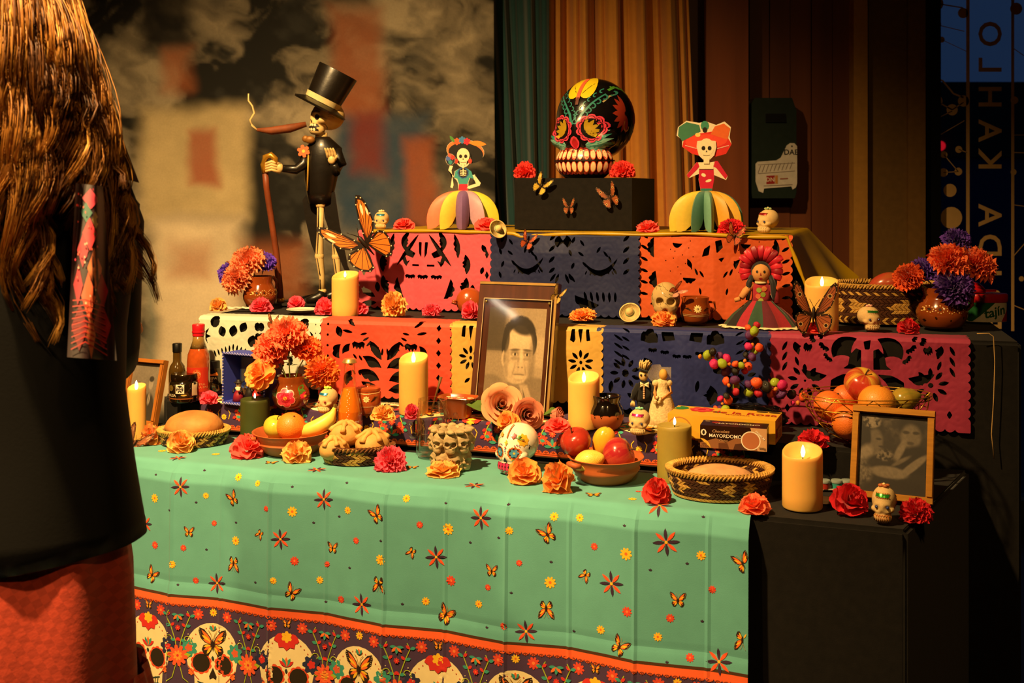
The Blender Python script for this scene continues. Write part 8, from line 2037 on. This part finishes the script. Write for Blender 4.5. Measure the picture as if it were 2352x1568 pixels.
# groom and bride
P = P1(1480, 966); D = P.y; k = D / FPX
gr = thing('groom_doll', 'tiny skeleton groom doll in black suit with cream bow tie', 'doll', P, -.1)
g = MB(); loft(g, [((-7 * k, 0, 0), 7 * k, 7 * k), ((-8 * k, 0, 48 * k), 10 * k, 9 * k)], 14); loft(g, [((9 * k, 0, 0), 7 * k, 7 * k), ((7 * k, 0, 48 * k), 10 * k, 9 * k)], 14); g.build('trousers', CLOTHB, gr, sharp=180)
g = MB(); loft(g, [((0, 0, 42 * k), 19 * k, 12 * k), ((0, 0, 62 * k), 17 * k, 11 * k), ((0, 0, 80 * k), 17 * k, 11 * k), ((0, 0, 87 * k), 8 * k, 7 * k)], 18); g.build('jacket', CLOTHB, gr, sharp=180)
for sx in (-1, 1):
    MB().tube([(sx * 14 * k, 0, 80 * k), (sx * 22 * k, -.004, 62 * k), (sx * 25 * k, -.006, 46 * k)], [6 * k, 7 * k, 8 * k], 8).build('sleeve', CLOTHB, gr, sharp=180)
    h_ = MB()
    for i in range(4): h_.tube([(sx * 25 * k, -.006, 45 * k), (sx * (23 + 2.4 * i) * k, -.008, 36 * k), (sx * (22 + 3 * i) * k, -.008, 29 * k)], [2.4 * k, 2 * k, 1.2 * k], 5)
    h_.build('hand', BONEM, gr, sharp=180)
MB().ball((-2 * k, -.001, 100 * k), (11 * k, 11 * k, 14 * k), None, 14, 10).build('head', BONEM, gr, sharp=180)
f_ = MB()
for sx in (-1, 1): f_.ball((-3 * k + sx * 4.5 * k, -11 * k, 102 * k), 2.6 * k, '#2a1c10', 8, 6); f_.tube([(0, -12.5 * k, 80 * k), (sx * 9 * k, -13 * k, 84 * k), (sx * 10 * k, -13 * k, 77 * k), (0, -12.5 * k, 80 * k)], [2 * k, 4 * k, 4 * k, 2 * k], 6, '#e8d8a8')
for i in range(6): f_.ball((-1 * k, -12.5 * k, (75 - 5 * i) * k), 2.6 * k, '#d8a880', 6, 5)
f_.build('bow_tie', ICING, gr, sharp=180)
MB().tube([(-2 * k, 0, 111 * k), (-1 * k, 0, 114 * k)], 15 * k, 16).build('hat_brim', CLOTHB, gr, sharp=60)
ht = MB()
for i in range(26): a = i * 2.4; q = (i / 26) ** .5; ht.tube([(-1 * k + cos(a) * 9 * k * q, sin(a) * 8 * k * q, 113 * k), (cos(a) * 12 * k * q, sin(a) * 9 * k * q, 124 * k), (cos(a) * 15 * k * q + 3 * k, sin(a) * 10 * k * q, (127 + 4 * (i % 3)) * k)], [1.8 * k, 2 * k, 1 * k], 4)
ht.build('raffia_hat', STRAW, gr, sharp=180)
P = P1(1521, 984); D = P.y; k = D / FPX
br = thing('bride_doll', 'tiny straw bride doll in cream lace dress and gauzy veil', 'doll', P, .1)
IV = mat('ivory_lace', '#d8c08a', rough=.85, var=.25, scale=200, bump=.5, bscale=260)
g = MB(); V = []; n = 48; rg = [(34, 0), (32, 20), (27, 50), (18, 78), (12, 88), (14, 98), (13, 106), (5, 110)]
for r_, z in rg:
    for i in range(n): a = 2 * PI * i / n; q = 1 + .06 * sin(a * 11 + z * .1) * (r_ / 34); V.append((cos(a) * r_ * q * k, sin(a) * r_ * .7 * q * k, z * k + .0005))
g.add(V, [(i * n + j, i * n + (j + 1) % n, (i + 1) * n + (j + 1) % n, (i + 1) * n + j) for i in range(len(rg) - 1) for j in range(n)] + [tuple(range(n - 1, -1, -1))]); g.build('dress', IV, br, sharp=180)
q = MB()
for i in range(26): a = 2 * PI * i / 26; q.ball((cos(a) * 35 * k, sin(a) * 25 * k, 4 * k), (4.5 * k, 4 * k, 3.6 * k), None, 6, 5)
q.build('lace_frill', IV, br, sharp=180)
for sx in (-1, 1):
    MB().ball((sx * 15 * k, 0, 100 * k), (9 * k, 8 * k, 8 * k), None, 10, 8).build('puff_sleeve', IV, br, sharp=180)
    MB().tube([(sx * 16 * k, -.002, 96 * k), (sx * 20 * k, -.008, 80 * k), (-12 * k + sx * 6 * k, -.016, 66 * k)], [4 * k, 3.6 * k, 3 * k], 7).build('arm', SKN, br, sharp=180)
q = MB(); rnd = random.Random(4)
for i in range(12): q.ball((-16 * k + rnd.uniform(-8, 8) * k, -.018 + rnd.uniform(-3, 3) * k, 64 * k + rnd.uniform(-8, 8) * k), 4 * k, None, 7, 5)
q.build('bouquet', IV, br, sharp=180)
MB().ball((2 * k, -.002, 120 * k), (10 * k, 10 * k, 13 * k), None, 14, 10).build('head', mat('straw_head', '#c89a44', rough=.7, var=.15), br, sharp=180)
VEIL = mat('veil_net', '#d8ccb0', rough=.9, var=.2, scale=400, alpha=.38)
MB().grid(lambda u, v: Vector(((-22 + 44 * u - 12 * (1 - u) * v) * k, (12 + 4 * sin(u * 5)) * k * (.4 + .6 * v), (138 + (4 if u < .5 else -2) - 70 * v * (u ** .8) - 24 * v * (1 - u)) * k)), 14, 10).build('veil', VEIL, br, sharp=180)

# garland of seed beads
gd = thing('seed_garland', 'tangled garland of big coloured seed beads hanging over the blue banner', 'garland', at(1700, 860, 2.59))
BD = {'l': '#9aae20', 'p': '#d0206a', 'v': '#5a2460', 'o': '#ee5a24', 'r': '#b81830', 'k': '#1c180c', 'a': '#e0842c', 'y': '#d8902c'}
BM = {q: mat('bead_' + q, c, rough=.4, var=.18, scale=60, bump=.4, bscale=90, coat=.15) for q, c in BD.items()}
def bz(X, Y): return (1440 + X / 5.6, 780 + Y / 5.6)
BEADS = [(1035, 200, 66, 'l'), (1105, 150, 50, 'k'), (1120, 310, 66, 'p'), (1190, 205, 50, 'v'), (1285, 240, 62, 'p'), (1225, 305, 64, 'l'), (1110, 222, 24, 'a'), (1315, 308, 30, 'a'), (1395, 312, 46, 'o'), (1275, 405, 70, 'v'), (1395, 400, 60, 'k'), (1470, 330, 48, 'l'), (1555, 345, 58, 'o'), (1515, 395, 46, 'r'),
 (1610, 220, 58, 'v'), (1640, 150, 54, 'l'), (1563, 85, 52, 'p'), (1700, 100, 58, 'o'), (1640, 18, 60, 'k'), (1614, 66, 26, 'a'), (1518, 272, 26, 'a'), (1530, 195, 44, 'k'), (1275, 530, 54, 'o'), (1392, 520, 62, 'v'), (1400, 606, 60, 'l'), (1398, 668, 50, 'r'), (1310, 585, 26, 'a'), (1200, 760, 44, 'p'), (1300, 778, 60, 'o'), (1268, 890, 56, 'l'), (1195, 895, 50, 'v'), (1142, 880, 34, 'o'), (1280, 722, 46, 'k'), (1226, 822, 22, 'a'),
 (1563, 572, 56, 'v'), (1668, 556, 74, 'o'), (1565, 684, 60, 'l'), (1690, 690, 54, 'r'), (1790, 606, 78, 'k'), (1632, 636, 26, 'a'), (1905, 552, 60, 'l'), (2000, 582, 70, 'p'), (1855, 696, 58, 'o'), (1985, 700, 74, 'v'), (1915, 636, 30, 'a'), (2120, 700, 62, 'k'), (2270, 735, 66, 'o'), (2200, 812, 32, 'a'), (2135, 812, 32, 'p'),
 (1575, -60, 60, 'v'), (1640, -110, 64, 'l'), (1560, -150, 50, 'o'), (1670, -190, 50, 'r'), (940, 215, 30, 'a')]
rnd = random.Random(9); gp = gd.location
sph = None
for i, (X, Y, r_, c) in enumerate(BEADS):
    px, py = bz(X, Y); py_d = 2.61 - .05 * max(0, min(1, (py - 780) / 170)) - .012 * (i % 3)
    q = at(px, py, py_d) - gp; R_ = r_ / 5.6 * 2.64 / FPX
    if sph is None:
        sph = MB().ball((0, 0, 0), 1.0, None, 14, 10, None, lambda p: p * (1 + .14 * noise.noise((p.x * 1.7, p.y * 1.7, p.z * 1.7))))
        meshes = {}
    if c not in meshes:
        b_ = sph.build('bead', BM[c], gd, sharp=180); meshes[c] = b_.data
    else:
        b_ = bpy.data.objects.new('bead', meshes[c]); C.objects.link(b_); b_.parent = gd
    b_.location = q; b_.scale = (R_, R_ * .8, R_ * 1.02); b_.rotation_euler = (rnd.uniform(-1, 1), rnd.uniform(-1, 1), rnd.uniform(0, 6))
st_ = MB(); order = sorted(BEADS[:34] + BEADS[-5:], key=lambda b: b[1]); 
st_.tube([at(*bz(X, Y), 2.605) - gp for X, Y in ((1620, -190), (1620, 20), (1620, 180), (1520, 330), (1380, 420), (1400, 600), (1280, 760), (1230, 900))], .0012, 5); st_.tube([at(*bz(X, Y), 2.60) - gp for X, Y in ((950, 215), (1100, 250), (1300, 330), (1400, 500), (1560, 640), (1800, 620), (2000, 640), (2270, 740))], .0012, 5)
st_.build('cord', mat('garland_cord', '#3a2418', rough=.8), gd, sharp=180)
P = P1(1722, 986); 
tag(MB().ball((0, 0, .026), (.085, .035, .026), None, 40, 20, None, lambda p: p * (1 + .22 * noise.noise((p.x * 3, p.y * 4, p.z * 3)) + .08 * noise.noise((p.x * 9, p.y * 9, p.z * 9)))).ground().build('black_bag', mat('glossy_black_plastic', '#0a0808', rough=.12, coat=.8, bump=.4, bscale=30), loc=P, rot=(0, 0, YAW), sharp=180), 'crumpled glossy black bag lying under the seed garland', 'bag')

# photo frame at the far left
def twomen(u, v):
    g = .25 + .12 * fbm(u * 5, v * 5) - .1 * v; n1 = fbm(u * 40, v * 40, 3)
    def P_(a, w):
        nonlocal g
        g = g * (1 - w) + a * w
    for cx, cy, s in ((.30, .45, .8), (.70, .36, 1.0)):
        P_(.05, nell(u, v, cx, cy + .52 * s, .22 * s, .36 * s, .1)); P_(.5, nell(u, v, cx, cy + .26 * s, .04, .10, .3)); P_(.45, nell(u, v, cx, cy, .075 * s, .10 * s, .15)); P_(.05, nell(u, v, cx, cy - .08 * s, .08 * s, .05 * s, .2)); P_(.08, nell(u, v, cx, cy + .26, .012, .1, .3))
    return sep(np.clip(g * (.9 + .3 * (n1 - .5)), 0, 1), (.012, .009, .006), (.75, .62, .45))
P = on(318, 975, Z0); P.z += .002
painting_frame('photo_frame', 'wooden framed photograph of two men half hidden behind the far left candle', P, .12, .172, .011, .016, YAW - .1, math.radians(14), mat('oak_frame', '#b06a28', rough=.4, var=.2, scale=20), twomen, 60, 80)
# ------------------------------------------------------------------ visitor seen from behind
DPN = 1.76
P = Vector((bx(44, DPN), DPN, 0))
pn = thing('person', 'person seen from behind with long wavy brown hair, black jacket and red skirt', 'person', P)
def skin_body(name, joints, edges, m, parent):
    me = bpy.data.meshes.new(name); me.from_pydata([j[0] for j in joints], edges, []); o = bpy.data.objects.new(name, me); C.objects.link(o)
    md = o.modifiers.new('skin', 'SKIN'); md.use_smooth_shade = True
    sv = me.skin_vertices[0].data if me.skin_vertices else None
    if sv is None:
        me.attributes; bpy.context.view_layer.objects.active = o; bpy.ops.mesh.customdata_skin_add(); sv = me.skin_vertices[0].data
    for i, j in enumerate(joints): sv[i].radius = j[1]; sv[i].use_root = (i == 0)
    o.modifiers.new('sub', 'SUBSURF').levels = 2; o.modifiers['sub'].render_levels = 2
    me.materials.append(m); o.parent = parent
    return o
J = [((0, 0, .92), (.13, .10)), ((0, 0, 1.08), (.115, .085)), ((0, 0, 1.26), (.135, .09)), ((0, 0, 1.38), (.10, .07)), ((0, .0, 1.45), (.05, .05)), ((0, .015, 1.53), (.062, .075)), ((0, .015, 1.62), (.07, .088)), ((0, .01, 1.69), (.045, .055)),
     ((.13, .01, 1.365), (.045, .045)), ((.10, .105, 1.12), (.04, .04)), ((.06, .22, 1.10), (.033, .033)), ((.045, .29, 1.12), (.03, .018)), ((-.13, .01, 1.365), (.045, .045)), ((-.10, .105, 1.12), (.04, .04)), ((-.06, .22, 1.10), (.033, .033)), ((-.045, .29, 1.12), (.03, .018)),
     ((.085, 0, .84), (.085, .09)), ((.09, .0, .48), (.056, .06)), ((.09, .01, .10), (.038, .042)), ((.095, .12, .04), (.04, .03)), ((-.085, 0, .84), (.085, .09)), ((-.09, .0, .48), (.056, .06)), ((-.09, .01, .10), (.038, .042)), ((-.095, .12, .04), (.04, .03))]
E = [(0, 1), (1, 2), (2, 3), (3, 4), (4, 5), (5, 6), (6, 7), (3, 8), (8, 9), (9, 10), (10, 11), (3, 12), (12, 13), (13, 14), (14, 15), (0, 16), (16, 17), (17, 18), (18, 19), (0, 20), (20, 21), (21, 22), (22, 23)]
SKINM = mat('skin', '#c08a68', rough=.5, sss=.15)
for sx in (1, -1):
    w = 11 if sx > 0 else 15
    for q, (dx, dz, L_) in enumerate(((-.022, .012, .07), (-.008, .016, .08), (.007, .014, .075), (.02, .008, .06), (-.03, -.012, .05))):
        b = Vector(J[w][0]) + Vector((sx * dx, .015, dz * .4)); n = len(J)
        J += [(tuple(b), (.009, .009)), (tuple(b + Vector((sx * dx * .4, L_ * .5, .004))), (.0085, .0085)), (tuple(b + Vector((sx * dx * .3, L_ * .85, -.018))), (.007, .007))]
        E += [(w, n), (n, n + 1), (n + 1, n + 2)]
skin_body('body', J, E, SKINM, pn)
VELV = mat('black_velvet', '#080706', rough=.85, sheen=.06, spec=.25, var=.3, scale=4, bump=.1, bscale=200)
def wave(z, a): return .006 * sin(3 * a + z * 9) + .005 * noise.noise((cos(a) * 2, sin(a) * 2, z * 4))
jk = MB(); rings = [(.815, .186, .150), (.86, .183, .148), (.95, .172, .138), (1.06, .165, .13), (1.16, .170, .13), (1.27, .178, .128), (1.35, .180, .12), (1.395, .150, .10), (1.42, .09, .08), (1.445, .066, .066)]; n = 64
V = [((rx + wave(z, 2 * PI * i / n) * (z < 1.36)) * cos(2 * PI * i / n), (ry + wave(z, 2 * PI * i / n) * (z < 1.36)) * sin(2 * PI * i / n), z + (.018 * max(0, cos(2 * PI * i / n)) if z < .83 else 0)) for z, rx, ry in rings for i in range(n)]
jk.add(V, [(j * n + i, j * n + (i + 1) % n, (j + 1) * n + (i + 1) % n, (j + 1) * n + i) for j in range(len(rings) - 1) for i in range(n)]); jo = jk.build('jacket', VELV, pn, sharp=180)
jo.modifiers.new('thick', 'SOLIDIFY').thickness = .006
for sx in (1, -1): MB().tube([(sx * .12, .01, 1.365), (sx * .125, .04, 1.32), (sx * .11, .08, 1.22), (sx * .10, .11, 1.12), (sx * .085, .16, 1.09), (sx * .06, .215, 1.10)], [.05, .054, .052, .05, .046, .042], 18).build('sleeve', VELV, pn, sharp=180)
MB().tube([(.066 * cos(a), .066 * sin(a) + .004, 1.448 + .012 * sin(a)) for a in [2 * PI * i / 24 for i in range(25)]], .012, 8).build('collar', VELV, pn, sharp=180)
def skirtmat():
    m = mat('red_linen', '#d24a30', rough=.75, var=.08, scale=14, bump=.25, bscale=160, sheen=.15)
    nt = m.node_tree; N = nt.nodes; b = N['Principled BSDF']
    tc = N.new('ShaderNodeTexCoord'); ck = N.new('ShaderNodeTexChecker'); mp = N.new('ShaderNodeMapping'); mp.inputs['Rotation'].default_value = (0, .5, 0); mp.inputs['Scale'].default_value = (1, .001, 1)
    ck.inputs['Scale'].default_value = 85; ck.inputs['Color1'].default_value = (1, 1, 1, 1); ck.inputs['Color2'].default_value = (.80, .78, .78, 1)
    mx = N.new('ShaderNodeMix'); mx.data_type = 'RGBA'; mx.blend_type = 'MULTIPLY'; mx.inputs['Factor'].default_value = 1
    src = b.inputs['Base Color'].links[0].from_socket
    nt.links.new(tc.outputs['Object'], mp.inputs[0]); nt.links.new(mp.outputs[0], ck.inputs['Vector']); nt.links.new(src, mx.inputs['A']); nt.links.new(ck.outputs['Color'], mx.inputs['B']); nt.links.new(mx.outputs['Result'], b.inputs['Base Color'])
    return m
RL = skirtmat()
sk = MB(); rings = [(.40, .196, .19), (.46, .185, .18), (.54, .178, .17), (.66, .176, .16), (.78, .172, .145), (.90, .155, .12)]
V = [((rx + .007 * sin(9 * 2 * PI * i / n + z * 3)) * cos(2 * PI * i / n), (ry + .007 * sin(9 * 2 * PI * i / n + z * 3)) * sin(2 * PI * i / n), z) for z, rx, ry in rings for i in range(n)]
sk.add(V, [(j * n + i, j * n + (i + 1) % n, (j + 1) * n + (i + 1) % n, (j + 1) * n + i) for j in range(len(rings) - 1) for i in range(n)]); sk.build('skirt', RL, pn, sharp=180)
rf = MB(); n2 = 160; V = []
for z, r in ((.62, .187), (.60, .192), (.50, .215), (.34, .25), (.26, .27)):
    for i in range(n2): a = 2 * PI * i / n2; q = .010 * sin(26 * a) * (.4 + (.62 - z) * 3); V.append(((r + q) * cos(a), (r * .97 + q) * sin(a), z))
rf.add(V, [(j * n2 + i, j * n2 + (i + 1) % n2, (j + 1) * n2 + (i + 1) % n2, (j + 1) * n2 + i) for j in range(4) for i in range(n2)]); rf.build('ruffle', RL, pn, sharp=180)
# printed scarf down the back
sf = MB()
def sfn(u, v):
    px = 205 + 6 * v + (u - .5) * (62 + 52 * v); py = 420 + 400 * v + 8 * u
    return at(px, py, 1.555 + .02 * sin(u * 7 + v * 2) + .03 * (1 - v)) - P
sf.grid(sfn, 18, 24, '#2a1014')
def sA(x, y, off): return sfn(x, 1 - y) + Vector((0, -off, 0))
S = []
rnd = random.Random(12)
for (x, y, w_, h_, c) in ((.62, .52, .20, .12, '#f08a5c'), (.45, .36, .18, .14, '#f0704c'), (.50, .72, .22, .10, '#d83a48'), (.30, .62, .16, .10, '#c02a40'), (.55, .92, .3, .06, '#d8405a'), (.40, .84, .2, .06, '#3a7a6a'), (.75, .20, .2, .14, '#a01c24'), (.25, .18, .18, .14, '#8a1820'), (.5, .14, .1, .14, '#e07a4c'), (.8, .40, .14, .10, '#b02430'), (.2, .42, .12, .12, '#b8203a'), (.7, .80, .12, .05, '#e8c080')): S.append((dia(x, y, w_, h_), c))
for i in range(34): S.append((ell(rnd.uniform(.1, .9), rnd.uniform(.3, 1), .022, .008, 6), ('#f0644c', '#e8d0b0', '#d83a58')[i % 3]))
for i in range(9): S.append((stroke([(.1, .05 + .035 * i), (.4, .10 + .03 * i), (.85, .03 + .035 * i)], .007), '#c8382c'))
art(sf, S, sA, .0008, .0001, .12)
sf.build('scarf', mat('silk_print', attr=True, rough=.4, var=.08, sheen=.2), pn, sharp=180)
# hair
HAIR = mat('brown_hair', attr=True, rough=.5, var=.15, scale=30, spec=.45)
rnd = random.Random(21)
hb = MB()
def at_h(px, py, d): return at(px, py, d) - P
hb.ball((0, .0, 1.60), (.098, .118, .125), '#4a2a10', 28, 18)
hb.grid(lambda u, v: at_h(-150 + 300 * u + v * (30 + 150 * u) - 10, -60 + 480 * v - 130 * v * (1 - u), 1.655 + .09 * (2 * u - 1) ** 2 * (1 - .5 * v)), 16, 16, '#3a200c')
for lock in range(120):
    u = rnd.random(); depth = rnd.random()
    x0 = -150 + 300 * u; 
    ex = -110 + 418 * u + rnd.gauss(0, 16)
    ey = (500 if u < .38 else 690 if u < .82 else 650) + rnd.gauss(0, 45) - (90 if u < .2 else 0)
    if .60 < u < .82: ey = 455 + rnd.gauss(0, 35)
    elif .42 < u <= .60: ey += 20
    amp = rnd.uniform(18, 46); ph = rnd.uniform(0, 6.28); fr = rnd.uniform(1.4, 2.8); cur = rnd.uniform(.3, 1.0) * (-1 if u < .75 else .3)
    base = rnd.choice(('#9a6426', '#b0742c', '#7c4a1a', '#c88e3c', '#5a3412')); rd = 22 + 12 * rnd.random()
    for s_ in range(34):
        ox, oy = rnd.gauss(0, 1), rnd.gauss(0, 1); sh_ = rnd.uniform(.85, 1.2); pts = []; rad = []; N_ = 20; fl = rnd.gauss(0, .12)
        for i in range(N_):
            t = i / (N_ - 1); sp = rd * (1 - .80 * t ** 1.5) * (.5 + .5 * min(1, t * 4))
            bulge = (34 if u > .55 else 0) * sin(PI * min(1, t * .9)) * (u - .4)
            x = x0 + (ex - x0) * (t ** 1.15) + bulge + ox * sp * .55 + amp * t * sin(fr * 2 * PI * t + ph + fl) + cur * 60 * max(0, t - .78) ** 1.0 * 2
            y = -75 + (ey + 75) * t + oy * 5 * t - (abs(cur) * 30 * max(0, t - .86) * 3)
            q = (x0 + 0) / 170; d0 = 1.655 + .085 * q * q
            d = d0 * (1 - t) + (1.60 + .10 * (abs(u - .5) * 2) ** 2) * t - .03 * sin(PI * min(1, t * 1.2)) + .010 * oy + .03 * depth * t + amp * .0006 * cos(fr * 2 * PI * t + ph)
            pts.append(at_h(x, y, d)); rad.append(.00085 * (1 - .6 * t ** 3) * (.6 + .4 * min(1, t * 6)))
        hb.tube(pts, rad, 3, shade(base, sh_))
ho = hb.build('hair', HAIR, pn, sharp=180)
